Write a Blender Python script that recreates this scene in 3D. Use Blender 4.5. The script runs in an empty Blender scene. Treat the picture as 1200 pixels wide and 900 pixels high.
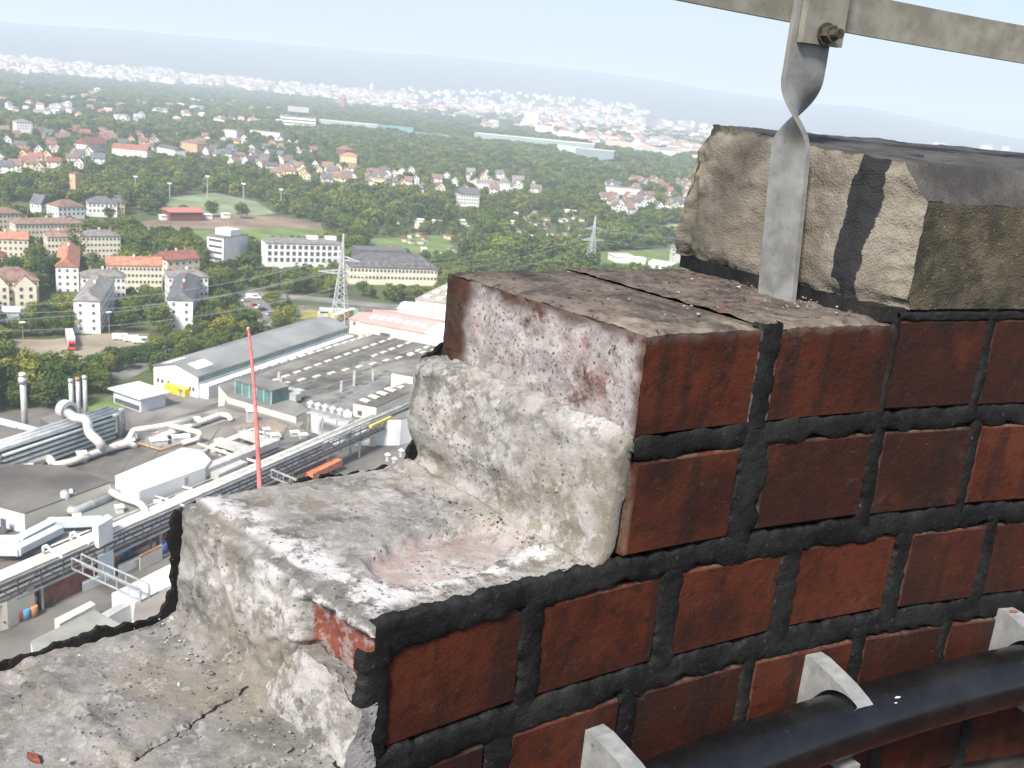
import bpy, math, random
import numpy as np
from mathutils import Vector, Matrix, noise

SC = bpy.context.scene
COL = SC.collection
random.seed(7); rng = np.random.default_rng(7)
R = math.radians

# ---------------------------------------------------------------- camera
CAM_H = 101.0
FPX = 1167.0                      # focal length for a 1200 px wide frame
ROLL = math.atan(0.0917)
PITCH = math.atan((450 - 115) * math.cos(ROLL) / FPX)
_fw = np.array([0, math.cos(PITCH), -math.sin(PITCH)])
_u0 = np.array([0, math.sin(PITCH), math.cos(PITCH)])
_r = math.cos(ROLL) * np.array([1., 0, 0]) + math.sin(ROLL) * _u0
_u = -math.sin(ROLL) * np.array([1., 0, 0]) + math.cos(ROLL) * _u0
cam_data = bpy.data.cameras.new('camera')
cam_data.sensor_fit = 'HORIZONTAL'; cam_data.sensor_width = 36.0
cam_data.lens = 36.0 * FPX / 1200.0
cam_data.dof.use_dof = True; cam_data.dof.focus_distance = 0.98; cam_data.dof.aperture_fstop = 30.0
cam_data.clip_start = 0.02; cam_data.clip_end = 60000
cam = bpy.data.objects.new('camera', cam_data); COL.objects.link(cam)
cam.matrix_world = Matrix(((_r[0], _u[0], -_fw[0], 0), (_r[1], _u[1], -_fw[1], 0),
                           (_r[2], _u[2], -_fw[2], CAM_H), (0, 0, 0, 1)))
SC.camera = cam

# ---------------------------------------------------------------- sky, sun, exposure
SUN_AZ, SUN_EL = 204.0, 47.0      # compass style: 0 = +Y, clockwise
world = bpy.data.worlds.new('World'); SC.world = world; world.use_nodes = True
wn = world.node_tree; wn.nodes.clear()
sky = wn.nodes.new('ShaderNodeTexSky'); sky.sky_type = 'NISHITA'; sky.sun_disc = False
sky.sun_elevation = R(SUN_EL); sky.sun_rotation = R(SUN_AZ)
sky.altitude = 100; sky.air_density = 1.0; sky.dust_density = 3.0; sky.ozone_density = 2.0
bg = wn.nodes.new('ShaderNodeBackground'); bg.inputs['Strength'].default_value = 0.10
wo = wn.nodes.new('ShaderNodeOutputWorld')
wn.links.new(sky.outputs[0], bg.inputs[0]); wn.links.new(bg.outputs[0], wo.inputs[0])
sd = bpy.data.lights.new('sun', 'SUN'); sd.energy = 4.2; sd.angle = R(12.0); sd.color = (1.0, 0.945, 0.85)
sun = bpy.data.objects.new('sun', sd); COL.objects.link(sun)
_sdir = Vector((math.sin(R(SUN_AZ)) * math.cos(R(SUN_EL)), math.cos(R(SUN_AZ)) * math.cos(R(SUN_EL)), math.sin(R(SUN_EL))))
sun.rotation_euler = _sdir.to_track_quat('Z', 'Y').to_euler()
sun.location = (0, -50, 200)
SC.view_settings.view_transform = 'Standard'; SC.view_settings.look = 'None'
SC.view_settings.gamma = 1.0; SC.view_settings.use_curve_mapping = False
SC.view_settings.exposure = 0.92
cy = SC.cycles
cy.use_denoising = True
try: cy.denoiser = 'OPENIMAGEDENOISE'
except Exception: pass
cy.max_bounces = 6; cy.diffuse_bounces = 3; cy.glossy_bounces = 2; cy.transmission_bounces = 2
cy.volume_bounces = 2; cy.transparent_max_bounces = 4
cy.use_adaptive_sampling = False
cy.caustics_reflective = False; cy.caustics_refractive = False
SC.render.film_transparent = False
HAZE = 1.95e-4

# ---------------------------------------------------------------- helpers
def ray(px, py): return _fw + _r * ((px - 600) / FPX) + _u * ((450 - py) / FPX)
def G(px, py, z=0.0):
    "point of the place at height z that the photograph shows at a pixel (survey of the layout)"
    d = ray(px, py); s = (z - CAM_H) / d[2]
    return np.array([d[0] * s, d[1] * s, z])
def AT(px, py, depth): return ray(px, py) * depth + np.array([0, 0, CAM_H])
def PX(P):
    q = np.asarray(P, float) - [0, 0, CAM_H]; d = q @ _fw
    return 600 + FPX * (q @ _r) / d, 450 - FPX * (q @ _u) / d
def fbm(v, o=4): return noise.fractal(Vector(v), 1.0, 2.0, o)
def n1(x, y=0.0, z=0.0): return noise.noise(Vector((x, y, z)))
def sstep(a, b, x):
    t = min(1, max(0, (x - a) / (b - a))) if a != b else float(x > a)
    return t * t * (3 - 2 * t)

class MB:
    def __init__(s): s.v = []; s.f = []; s.c = None
    def add(s, vs, fs):
        o = len(s.v); s.v += [tuple(map(float, p)) for p in vs]; s.f += [tuple(i + o for i in f) for f in fs]
    def box(s, c, u, v, w):
        "c centre, u v w half extents as vectors"
        c, u, v, w = map(np.asarray, (c, u, v, w))
        P = [c + a * u + b * v + d * w for d in (-1, 1) for b in (-1, 1) for a in (-1, 1)]
        s.add(P, [(0, 2, 3, 1), (4, 5, 7, 6), (0, 1, 5, 4), (2, 6, 7, 3), (0, 4, 6, 2), (1, 3, 7, 5)])
    def bar(s, a, b, w, h=None):
        "beam from a to b"
        a, b = np.asarray(a, float), np.asarray(b, float); d = b - a; L = np.linalg.norm(d); d = d / L
        up = np.array([0, 0, 1.]) if abs(d[2]) < .9 else np.array([1., 0, 0])
        x = np.cross(d, up); x /= np.linalg.norm(x); y = np.cross(x, d)
        s.box((a + b) / 2, d * L / 2, x * w / 2, y * (h or w) / 2)
    def tube(s, pts, r, n=8, cap=True):
        P = [np.asarray(p, float) for p in pts]; rs = r if hasattr(r, '__len__') else [r] * len(P)
        T = []
        for i in range(len(P)):
            t = P[min(i + 1, len(P) - 1)] - P[max(i - 1, 0)]; T.append(t / np.linalg.norm(t))
        ref = np.array([0, 0, 1.]) if abs(T[0][2]) < .9 else np.array([1., 0, 0])
        x = np.cross(T[0], ref); x /= np.linalg.norm(x)
        vs = []
        for p, t, q in zip(P, T, rs):
            x = x - t * (x @ t); x /= np.linalg.norm(x); y = np.cross(t, x)
            vs += [p + q * (math.cos(2 * math.pi * k / n) * x + math.sin(2 * math.pi * k / n) * y) for k in range(n)]
        fs = [(i * n + k, i * n + (k + 1) % n, (i + 1) * n + (k + 1) % n, (i + 1) * n + k) for i in range(len(P) - 1) for k in range(n)]
        if cap: fs += [tuple(range(n))[::-1], tuple((len(P) - 1) * n + k for k in range(n))]
        s.add(vs, fs)
    def prism(s, poly, z0, z1):
        n = len(poly); P = [np.asarray(p, float)[:2] for p in poly]
        area = sum(P[i][0] * P[(i + 1) % n][1] - P[(i + 1) % n][0] * P[i][1] for i in range(n))
        if area < 0: P = P[::-1]
        s.add([(*p, z0) for p in P] + [(*p, z1) for p in P],
              [tuple(range(n))[::-1], tuple(range(n, 2 * n))] + [(i, (i + 1) % n, n + (i + 1) % n, n + i) for i in range(n)])
    def grid(s, fn, nu, nv, flip=False):
        o = len(s.v)
        for j in range(nv + 1):
            for i in range(nu + 1): s.v.append(tuple(map(float, fn(i / nu, j / nv))))
        for j in range(nv):
            for i in range(nu):
                a = o + j * (nu + 1) + i; q = (a, a + 1, a + nu + 2, a + nu + 1)
                s.f.append(q[::-1] if flip else q)
    def mesh(s, name, off=(0, 0, 0), smooth=False, mats=()):
        me = bpy.data.meshes.new(name)
        V = np.array(s.v, float) - np.asarray(off, float)
        me.from_pydata(V.tolist(), [], s.f)
        for m in mats: me.materials.append(m)
        if smooth: me.polygons.foreach_set('use_smooth', [True] * len(me.polygons))
        if s.c is not None:
            at = me.color_attributes.new('mask', 'FLOAT_COLOR', 'POINT')
            at.data.foreach_set('color', np.asarray(s.c, float).ravel())
        me.update(); return me

def link(name, me, parent=None, loc=None):
    o = bpy.data.objects.new(name, me); COL.objects.link(o)
    if parent is not None: o.parent = parent
    if loc is not None: o.location = loc
    return o
def tag(o, label=None, cat=None, group=None, kind=None):
    if label: o['label'] = label
    if cat: o['category'] = cat
    if group: o['group'] = group
    if kind: o['kind'] = kind
    return o
def thing(name, loc, label, cat, group=None):
    o = link(name, None, None, tuple(map(float, loc))); o.empty_display_size = 0.5
    return tag(o, label, cat, group)
def part(name, mb, mat, parent, smooth=False):
    "a mesh in world coordinates, as child of a thing (or of a part that sits at its thing's origin)"
    root = parent
    off = np.array(root.location)
    while root.parent: root = root.parent; off = off + np.array(root.location)
    return link(name, mb.mesh(name, off, smooth, [mat] if mat else []), parent)
def solo(name, mb, mat, label=None, cat=None, group=None, kind=None, smooth=False):
    V = np.array(mb.v); loc = np.array([(V[:, 0].min() + V[:, 0].max()) / 2, (V[:, 1].min() + V[:, 1].max()) / 2, V[:, 2].min()])
    o = link(name, mb.mesh(name, loc, smooth, [mat] if mat else []), None, tuple(loc))
    return tag(o, label, cat, group, kind)

# ---------------------------------------------------------------- materials
MATS = {}
def mat(name, col, rough=.8, var=.15, scale=1.0, metal=0.0, bump=0.0, bscale=None, stretch=None, rnd=0.0, spec=None, col2=None):
    if name in MATS: return MATS[name]
    m = bpy.data.materials.new(name); m.use_nodes = True; nt = m.node_tree; N = nt.nodes; L = nt.links
    b = N['Principled BSDF']; b.inputs['Roughness'].default_value = rough; b.inputs['Metallic'].default_value = metal
    if spec is not None: b.inputs['Specular IOR Level'].default_value = spec
    tc = N.new('ShaderNodeTexCoord'); mp = N.new('ShaderNodeMapping'); L.new(tc.outputs['Object'], mp.inputs[0])
    if stretch: mp.inputs['Scale'].default_value = stretch
    nz = N.new('ShaderNodeTexNoise'); nz.inputs['Scale'].default_value = scale; nz.inputs['Detail'].default_value = 6
    L.new(mp.outputs[0], nz.inputs['Vector'])
    mx = N.new('ShaderNodeMix'); mx.data_type = 'RGBA'
    c2 = col2 or tuple(max(0, c * (1 - 2 * var)) for c in col)
    c1 = col if col2 else tuple(min(1, c * (1 + var)) for c in col)
    mx.inputs['A'].default_value = (*c2, 1); mx.inputs['B'].default_value = (*c1, 1)
    rp = N.new('ShaderNodeMapRange'); rp.inputs['From Min'].default_value = .33; rp.inputs['From Max'].default_value = .67
    L.new(nz.outputs[0], rp.inputs[0]); L.new(rp.outputs[0], mx.inputs['Factor'])
    out = mx.outputs['Result']
    if rnd:
        oi = N.new('ShaderNodeObjectInfo'); hs = N.new('ShaderNodeHueSaturation')
        mr = N.new('ShaderNodeMapRange'); mr.inputs['To Min'].default_value = 1 - rnd; mr.inputs['To Max'].default_value = 1 + rnd
        L.new(oi.outputs['Random'], mr.inputs[0]); L.new(mr.outputs[0], hs.inputs['Value']); L.new(out, hs.inputs['Color']); out = hs.outputs[0]
    L.new(out, b.inputs['Base Color'])
    if bump:
        bn = N.new('ShaderNodeTexNoise'); bn.inputs['Scale'].default_value = bscale or scale * 4; bn.inputs['Detail'].default_value = 5
        L.new(mp.outputs[0], bn.inputs['Vector'])
        bp = N.new('ShaderNodeBump'); bp.inputs['Strength'].default_value = bump; bp.inputs['Distance'].default_value = .01
        L.new(bn.outputs[0], bp.inputs['Height']); L.new(bp.outputs[0], b.inputs['Normal'])
    MATS[name] = m; return m
# ---------------------------------------------------------------- foreground materials
class NT:
    "small node-writing helper"
    def __init__(s, name):
        s.m = bpy.data.materials.new(name); s.m.use_nodes = True; s.nt = s.m.node_tree; s.b = s.nt.nodes['Principled BSDF']
        s.tc = s.nt.nodes.new('ShaderNodeTexCoord').outputs['Object']
    def n(s, t, **k):
        q = s.nt.nodes.new(t)
        for a, v in k.items(): setattr(q, a, v)
        return q
    def l(s, a, b): s.nt.links.new(a, b)
    def noise(s, scale, detail=5, rough=.55, stretch=None, off=(0, 0, 0)):
        q = s.n('ShaderNodeTexNoise'); q.inputs['Scale'].default_value = scale; q.inputs['Detail'].default_value = detail; q.inputs['Roughness'].default_value = rough
        mp = s.n('ShaderNodeMapping'); mp.inputs['Location'].default_value = off
        if stretch: mp.inputs['Scale'].default_value = stretch
        s.l(s.tc, mp.inputs[0]); s.l(mp.outputs[0], q.inputs['Vector']); return q.outputs[0]
    def voro(s, scale, feature='F1', stretch=None):
        q = s.n('ShaderNodeTexVoronoi', feature=feature); q.inputs['Scale'].default_value = scale
        s.l(s.tc, q.inputs['Vector']); return q.outputs['Distance']
    def ramp(s, x, a, b, lo=0., hi=1.):
        q = s.n('ShaderNodeMapRange'); q.interpolation_type = 'SMOOTHSTEP'
        for k, v in (('From Min', a), ('From Max', b), ('To Min', lo), ('To Max', hi)): q.inputs[k].default_value = v
        s.l(x, q.inputs[0]); return q.outputs[0]
    def mix(s, f, a, b):
        q = s.n('ShaderNodeMix', data_type='RGBA')
        for k, v in (('Factor', f), ('A', a), ('B', b)):
            if isinstance(v, (tuple, list)): q.inputs[k].default_value = (*v, 1)
            elif isinstance(v, float): q.inputs[k].default_value = v
            else: s.l(v, q.inputs[k])
        return q.outputs['Result']
    def math(s, op, a, b=None):
        q = s.n('ShaderNodeMath', operation=op)
        for i, v in enumerate((a, b)):
            if v is None: continue
            if isinstance(v, (int, float)): q.inputs[i].default_value = v
            else: s.l(v, q.inputs[i])
        return q.outputs[0]
    def mask(s):
        q = s.n('ShaderNodeVertexColor', layer_name='mask'); sp = s.n('ShaderNodeSeparateColor'); s.l(q.outputs[0], sp.inputs[0])
        return sp.outputs[0], sp.outputs[1], sp.outputs[2], q.outputs[1]
    def bump(s, h, strength, dist, prev=None):
        q = s.n('ShaderNodeBump'); q.inputs['Strength'].default_value = strength; q.inputs['Distance'].default_value = dist
        s.l(h, q.inputs['Height'])
        if prev is not None: s.l(prev, q.inputs['Normal'])
        return q.outputs[0]
    def done(s, col, rough, nrm=None):
        s.l(col, s.b.inputs['Base Color'])
        if isinstance(rough, float): s.b.inputs['Roughness'].default_value = rough
        else: s.l(rough, s.b.inputs['Roughness'])
        if nrm is not None: s.l(nrm, s.b.inputs['Normal'])
        return s.m

def m_mortar():
    "rough lime and cement mortar left on the broken courses; mask r = bare brick, g = white lime, b = black tar, painted crack shade and dark hole, a = pink brick dust"
    t = NT('broken_mortar'); r, g, b, a = t.mask()
    base = t.mix(t.ramp(t.noise(17, 7, .68), .38, .62), (.085, .082, .076), (.185, .178, .165))
    base = t.mix(t.math('MULTIPLY', t.ramp(t.noise(7, 4, .6, off=(8, 1, 2)), .48, .62), .55), base, (.190, .170, .130))
    base = t.mix(t.ramp(t.noise(85, 5, .7, off=(3, 1, 2)), .54, .64), base, (.245, .240, .230))
    lime = t.math('MULTIPLY', g, t.ramp(t.noise(34, 7, .74, off=(1, 5, 2)), .42, .54))
    base = t.mix(lime, base, (.45, .44, .445))
    base = t.mix(t.math('MULTIPLY', a, t.ramp(t.noise(70, 6, .7, off=(6, 2, 2)), .34, .60)), base, (.285, .215, .200))
    brickc = t.mix(t.ramp(t.noise(40, 5, .6), .38, .62), (.115, .024, .013), (.175, .048, .030))
    brickc = t.mix(t.math('MULTIPLY', t.ramp(t.noise(75, 5, .7, off=(4, 4, 1)), .48, .60), .8), brickc, (.26, .215, .215))
    red = t.ramp(t.math('ADD', r, t.math('MULTIPLY', t.math('SUBTRACT', t.noise(60, 5, .6), .5), .7)), .42, .58)
    red = t.math('MULTIPLY', red, t.ramp(r, .02, .1))
    base = t.mix(red, base, brickc)
    # sand grain, pebbles of dark aggregate, round air pits
    sand = t.ramp(t.voro(520), .08, .32)
    base = t.mix(t.math('MULTIPLY', t.math('SUBTRACT', 1.0, sand), .45), base, (.05, .048, .046))
    where = t.ramp(t.noise(20, 3, .6, off=(9, 2, 7)), .44, .60)
    pit = t.math('MULTIPLY', t.math('SUBTRACT', 1.0, t.ramp(t.voro(150), .10, .24)), where)
    pit2 = t.math('MULTIPLY', t.math('SUBTRACT', 1.0, t.ramp(t.voro(62), .055, .10)), where)
    base = t.mix(t.math('MULTIPLY', pit, .72), base, (.030, .029, .028))
    base = t.mix(t.math('MULTIPLY', pit2, .85), base, (.026, .025, .025))
    tar = t.ramp(t.math('ADD', b, t.math('MULTIPLY', t.math('SUBTRACT', t.noise(50, 5), .5), .8)), .45, .55)
    base = t.mix(tar, base, (.012, .012, .013))
    n = t.bump(t.noise(60, 7, .72), .45, .004)
    n = t.bump(t.noise(230, 6, .75, off=(4, 4, 2)), .6, .0018, n)
    n = t.bump(sand, .5, .0012, n)
    n = t.bump(t.math('SUBTRACT', 1.0, t.math('MAXIMUM', pit, pit2)), .8, .0022, n)
    return t.done(base, .95, n)

def m_brick():
    "hard dark red engineering brick, sooty; mask r = weathered top, g = lime smear, b = beige dust and worn edges"
    t = NT('sooty_red_brick'); r, g, b, a = t.mask(); t.b.inputs['Specular IOR Level'].default_value = .25
    oi = t.n('ShaderNodeObjectInfo').outputs['Random']
    col = t.mix(t.ramp(t.noise(11, 6, .65), .35, .65), (.034, .0088, .0048), (.076, .0180, .0076))
    col = t.mix(t.ramp(oi, .1, 1.0, 0., .80), col, (.020, .0078, .0058))
    col = t.mix(t.math('MULTIPLY', t.ramp(t.noise(6, 3, .5, off=(4, 9, 1)), .56, .68), .7), col, (.090, .0235, .0100))
    soot = t.ramp(t.noise(26, 3, .5, stretch=(1, 1, .10), off=(3, 2, 1)), .50, .62)
    col = t.mix(t.math('MULTIPLY', soot, .55), col, (.012, .0078, .0070))
    soot2 = t.ramp(t.noise(48, 6, .7, off=(7, 2, 1)), .50, .66)
    col = t.mix(t.math('MULTIPLY', soot2, .65), col, (.011, .0078, .0072))
    bloom = t.math('MULTIPLY', t.ramp(t.noise(15, 7, .75, off=(1, 1, 8)), .56, .70), t.ramp(t.noise(180, 4, .7), .42, .60))
    col = t.mix(t.math('MULTIPLY', bloom, .35), col, (.10, .075, .066))
    chip = t.math('MAXIMUM', t.ramp(t.noise(130, 5, .7), .64, .69), t.math('MULTIPLY', t.math('SUBTRACT', 1.0, t.ramp(t.voro(95), .05, .11)), t.ramp(t.noise(14, 3, .6, off=(2, 7, 3)), .50, .58)))
    col = t.mix(t.math('MULTIPLY', chip, .6), col, (.115, .042, .024))
    scr = t.ramp(t.noise(60, 5, .8, stretch=(1, .18, 1.6), off=(2, 2, 2)), .685, .71)
    col = t.mix(t.math('MULTIPLY', scr, .45), col, (.11, .09, .08))
    top = t.mix(t.ramp(t.noise(26, 7, .7), .36, .62), (.048, .041, .037), (.140, .115, .097))
    top = t.mix(t.ramp(t.noise(10, 6, .65, off=(5, 5, 5)), .57, .70), top, (.115, .058, .042))
    top = t.mix(t.ramp(t.noise(130, 4, .65, off=(1, 2, 5)), .56, .64), top, (.022, .020, .019))
    col = t.mix(r, col, top)
    beige = t.mix(t.ramp(t.noise(70, 6, .65), .35, .65), (.125, .102, .078), (.225, .192, .155))
    col = t.mix(t.math('MULTIPLY', b, t.ramp(t.noise(34, 6, .72, off=(4, 1, 0)), .40, .58)), col, beige)
    lime = t.math('MULTIPLY', g, t.ramp(t.noise(20, 7, .75, off=(0, 3, 0)), .32, .50))
    lc = t.mix(t.ramp(t.noise(60, 7, .72), .36, .64), (.20, .180, .180), (.355, .335, .34))
    pk = t.ramp(t.noise(9, 6, .65, off=(7, 1, 3)), .52, .64)
    lc = t.mix(t.math('MULTIPLY', pk, .85), lc, (.215, .108, .105))
    col = t.mix(lime, col, lc)
    col = t.mix(t.math('MULTIPLY', g, t.ramp(t.noise(260, 3, .6), .58, .65)), col, (.08, .068, .064))
    n = t.bump(t.noise(75, 7, .74), .65, .0035)
    n = t.bump(t.math('SUBTRACT', 1.0, chip), .7, .0016, n)
    n = t.bump(t.noise(420, 4, .6), .25, .0008, n)
    rough = t.math('ADD', t.math('MULTIPLY', t.math('MAXIMUM', r, g), .3), .62)
    return t.done(col, rough, n)

def m_tar():
    t = NT('black_bitumen'); t.b.inputs['Specular IOR Level'].default_value = .25
    col = t.mix(t.ramp(t.noise(24, 7, .7), .40, .64), (.0042, .0043, .0047), (.0125, .0128, .0134))
    col = t.mix(t.ramp(t.noise(9, 4, .6, off=(5, 1, 3)), .52, .66, 0., .8), col, (.021, .0205, .020))
    col = t.mix(t.ramp(t.noise(170, 5, .7, off=(3, 3, 1)), .62, .70), col, (.062, .060, .056))
    n = t.bump(t.noise(65, 7, .72), .8, .004); n = t.bump(t.noise(300, 5, .7), .6, .0012, n)
    return t.done(col, t.ramp(t.noise(25, 3), .3, .7, .5, .85), n)

def m_stone():
    "sandstone coping: r = weathered and sooty skin, b = tar"
    t = NT('coping_sandstone'); r, g, b, a = t.mask()
    fresh = t.mix(t.ramp(t.noise(30, 6, .65), .36, .64), (.120, .107, .086), (.195, .178, .148))
    fresh = t.mix(t.ramp(t.voro(420), .05, .28, .75, 0.), fresh, (0.0600, 0.0464, 0.0336))
    fresh = t.mix(t.ramp(t.noise(9, 4), .52, .7), fresh, (.145, .126, .098))
    skin = t.mix(t.ramp(t.noise(24, 6, .65), .36, .64), (.024, .0215, .0155), (.078, .068, .044))
    skin = t.mix(t.ramp(t.noise(8, 5, .6, off=(4, 4, 4)), .5, .68), skin, (.062, .056, .030))
    skin = t.mix(t.ramp(t.noise(190, 3, .6), .62, .70), skin, (0.1360, 0.1200, 0.0920))
    top = t.mix(t.ramp(t.noise(20, 6, .65, off=(2, 8, 4)), .36, .64), (0.0288, 0.0280, 0.0272), (0.0640, 0.0616, 0.0584))
    skin = t.mix(g, skin, top)
    rr = t.ramp(t.math('ADD', r, t.math('MULTIPLY', t.math('SUBTRACT', t.noise(80, 5), .5), .6)), .4, .6)
    col = t.mix(rr, fresh, skin)
    tar = t.ramp(t.math('ADD', b, t.math('MULTIPLY', t.math('SUBTRACT', t.noise(70, 6, .7), .5), 1.1)), .46, .54)
    col = t.mix(tar, col, (0.0128, 0.0136, 0.0168))
    n = t.bump(t.noise(60, 6, .7), .45, .004); n = t.bump(t.voro(430), .5, .0015, n)
    return t.done(col, .9, n)

def m_galv(name, c0, c1, rough=.5, metal=.75, tint=None):
    t = NT(name)
    col = t.mix(t.ramp(t.noise(30, 6, .65), .34, .66), c0, c1)
    col = t.mix(t.ramp(t.noise(11, 5, .6, off=(2, 2, 2)), .50, .72), col, tint or c0)
    col = t.mix(t.ramp(t.noise(160, 4, .6, off=(1, 5, 1)), .66, .72, 0., .6), col, (.07, .06, .045))
    t.b.inputs['Metallic'].default_value = metal
    n = t.bump(t.noise(120, 5, .65), .3, .001)
    return t.done(col, t.ramp(t.noise(40, 4), .3, .7, rough - .1, rough + .15), n)

M_MORTAR = m_mortar(); M_BRICK = m_brick(); M_TAR = m_tar(); M_STONE = m_stone()
M_STRAP = m_galv('zinc_strap', (.22, .22, .215), (.33, .33, .325), .55, .55, (.27, .255, .22))
M_RAIL = m_galv('weathered_flat_rail', (.20, .19, .155), (.30, .285, .24), .6, .45, (.175, .165, .125))
M_BRACKET = m_galv('galvanised_bracket', (.26, .27, .275), (.40, .41, .41), .55, .45)
def m_pipe():
    t = NT('black_plastic_pipe')
    col = t.mix(t.ramp(t.noise(20, 5), .4, .7), (.006, .006, .0066), (.012, .012, .013))
    col = t.mix(t.ramp(t.noise(90, 5, .7, stretch=(1, 1, 1)), .66, .74, 0., .5), col, (.05, .05, .05))
    return t.done(col, t.ramp(t.noise(50, 4), .3, .7, .20, .36), t.bump(t.noise(200, 4), .15, .0006))
M_PIPE = m_pipe()
# ---------------------------------------------------------------- chimney head (arc of a round brick chimney, camera inside it)
P0 = np.array([0.10771889, 0.80325138, CAM_H - 0.17167278])
A_L, A_T, KAP = R(55.944), R(-41.09), .42371
def W(l, t, z):
    "l along the inner face, t outwards through the wall, z above the top brick course"
    a = A_L + KAP * l; b = a + A_T - A_L
    return np.array([P0[0] + (-math.cos(a) + math.cos(A_L)) / KAP + t * math.sin(b),
                     P0[1] + (math.sin(a) - math.sin(A_L)) / KAP + t * math.cos(b), P0[2] + z])
RC = 1 / KAP
CEN = np.array([P0[0] + math.cos(A_L) * RC, P0[1] - math.sin(A_L) * RC, 0.])
chim = thing('brick_chimney', (CEN[0], CEN[1], 0), 'round red brick chimney head with broken stepped courses, black joints and grey mortar', 'chimney')

def gridbox(fn, na, nb, nc, disp=None, mask=None, a_pow=1.0):
    "closed box of grids; fn maps (a,b,c) in the unit cube to (l,t,z), disp(l,t,z,face) returns an offset in (l,t,z)"
    mb = MB(); cols = []
    faces = {'a0': lambda u, v: (0, u, v), 'a1': lambda u, v: (1, u, v), 'b0': lambda u, v: (u, 0, v),
             'b1': lambda u, v: (u, 1, v), 'c0': lambda u, v: (u, v, 0), 'c1': lambda u, v: (u, v, 1)}
    size = {'a': (nb, nc), 'b': (na, nc), 'c': (na, nb)}
    for k, g in faces.items():
        def f(u, v, g=g, k=k):
            q = g(u, v); p = np.array(fn(q[0] ** a_pow, q[1], q[2]), float)
            if disp: p = p + np.asarray(disp(p, k))
            cols.append(mask(p, k) if mask else (0, 0, 0, 1))
            return W(*p)
        mb.grid(f, *size[k[0]], flip=k in ('a0', 'b1', 'c0'))
    mb.c = cols; return mb

# shaft of the chimney below the head
sh = MB(); NS = 72
def shaft_ring(rad, z): return [(CEN[0] + rad * math.sin(2 * math.pi * k / NS), CEN[1] + rad * math.cos(2 * math.pi * k / NS), z) for k in range(NS)]
zt = P0[2] - .62
rings = [shaft_ring(4.6, 0), shaft_ring(RC + .30, zt), shaft_ring(RC + .012, zt), shaft_ring(3.9, 0.0)]
sh.add(sum(rings, []), [(i * NS + k, i * NS + (k + 1) % NS, (i + 1) * NS + (k + 1) % NS, (i + 1) * NS + k) for i in range(3) for k in range(NS)])
part('shaft', sh, mat('shaft_brick', (.10, .03, .02), .8, .3, 3.0), chim)
# inner filling of the wall so that no gap opens behind the facing bricks
fl = MB()
def wallblock(l0, l1, t0, t1, z0, z1, n=16):
    vs = [];
    for i in range(n + 1):
        l = l0 + (l1 - l0) * i / n
        vs += [W(l, t0, z0), W(l, t1, z0), W(l, t1, z1), W(l, t0, z1)]
    fs = [(4 * i + k, 4 * i + (k + 1) % 4, 4 * i + 4 + (k + 1) % 4, 4 * i + 4 + k) for i in range(n) for k in range(4)]
    fs += [(0, 3, 2, 1), tuple(4 * n + k for k in range(4))]
    fl.add(vs, fs)
wallblock(-1.6, 1.7, .02, .272, -.64, -.352, 40)
wallblock(-.222, 1.7, .02, .272, -.352, -.236, 30)
wallblock(.012, 1.7, .02, .272, -.236, -.12, 30)
wallblock(.30, 1.7, .02, .272, -.12, -.004, 24)
part('filling', fl, mat('wall_filling', (.05, .045, .04), .95, .3, 30), chim)

# facing bricks
def brick_mesh(l0, l1, z0, z1, depth=.11, seed=0):
    l0, l1, z0, z1 = l0 - .002, l1 + .002, z0 - .0018, z1 + .0018
    j = lambda k: .0016 * n1(k * 1.7 + seed * 3.1, seed * .77)
    bv = .0035; vs = []; sgn = [(-1, -1), (1, -1), (1, 1), (-1, 1)]
    tl = random.uniform(-.0015, .0025)
    def ringpts(ins, t, e):
        o = []
        for q, (a, b) in enumerate(sgn):
            l = (l0 + ins - e) if a < 0 else (l1 - ins + e); z = (z0 + ins - e) if b < 0 else (z1 - ins + e)
            o.append(W(l + j(q + t * 90), t + tl, z + j(q + 9 + t * 50)))
        return o
    rg = [ringpts(bv, 0.0, 0), ringpts(.001, bv * .8, 0), ringpts(0, depth, 0)]
    mb = MB(); mb.add(sum(rg, []), [(3, 2, 1, 0)] + [(4 * i + k, 4 * i + (k + 1) % 4, 4 * i + 4 + (k + 1) % 4, 4 * i + 4 + k) for i in range(2) for k in range(4)] + [(8, 9, 10, 11)])
    mb.c = [(0, 0, 0, 1)] * 4 + [(0, 0, .38, 1)] * 4 + [(0, 0, 0, 1)] * 4; return mb
ROWS = [  # z0, z1, bricks
    (-.094, -.003, [(.304, .425), (.436, .556), (.570, .69), (.705, .825), (.84, .96), (.975, 1.1), (1.115, 1.24), (1.255, 1.38)]),
    (-.207, -.119, [(.006, .127), (.163, .299), (.314, .436), (.449, .572), (.586, .71), (.722, .84), (.855, .98), (.995, 1.12), (1.135, 1.26)]),
    (-.325, -.238, [(-.228, -.097), (-.076, .056), (.080, .206), (.231, .364), (.384, .492), (.508, .63), (.645, .77), (.785, .91), (.925, 1.05), (1.065, 1.19)]),
    (-.442, -.358, [(-.66, -.54), (-.52, -.40), (-.385, -.26), (-.245, -.125), (-.098, .024), (.044, .179), (.195, .329), (.347, .458), (.472, .60), (.615, .74), (.755, .88), (.895, 1.02), (1.035, 1.16)]),
    (-.558, -.474, [(-.60, -.48), (-.46, -.34), (-.32, -.2), (-.18, -.045), (-.03, .10), (.118, .25), (.27, .392), (.41, .53), (.546, .67), (.685, .81), (.825, .95), (.965, 1.09)]),
]
sd_ = 0
for z0, z1, bl in ROWS:
    for l0, l1 in bl:
        sd_ += 1
        part('brick', brick_mesh(l0, l1, z0, z1, seed=sd_), M_BRICK, chim)

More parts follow.
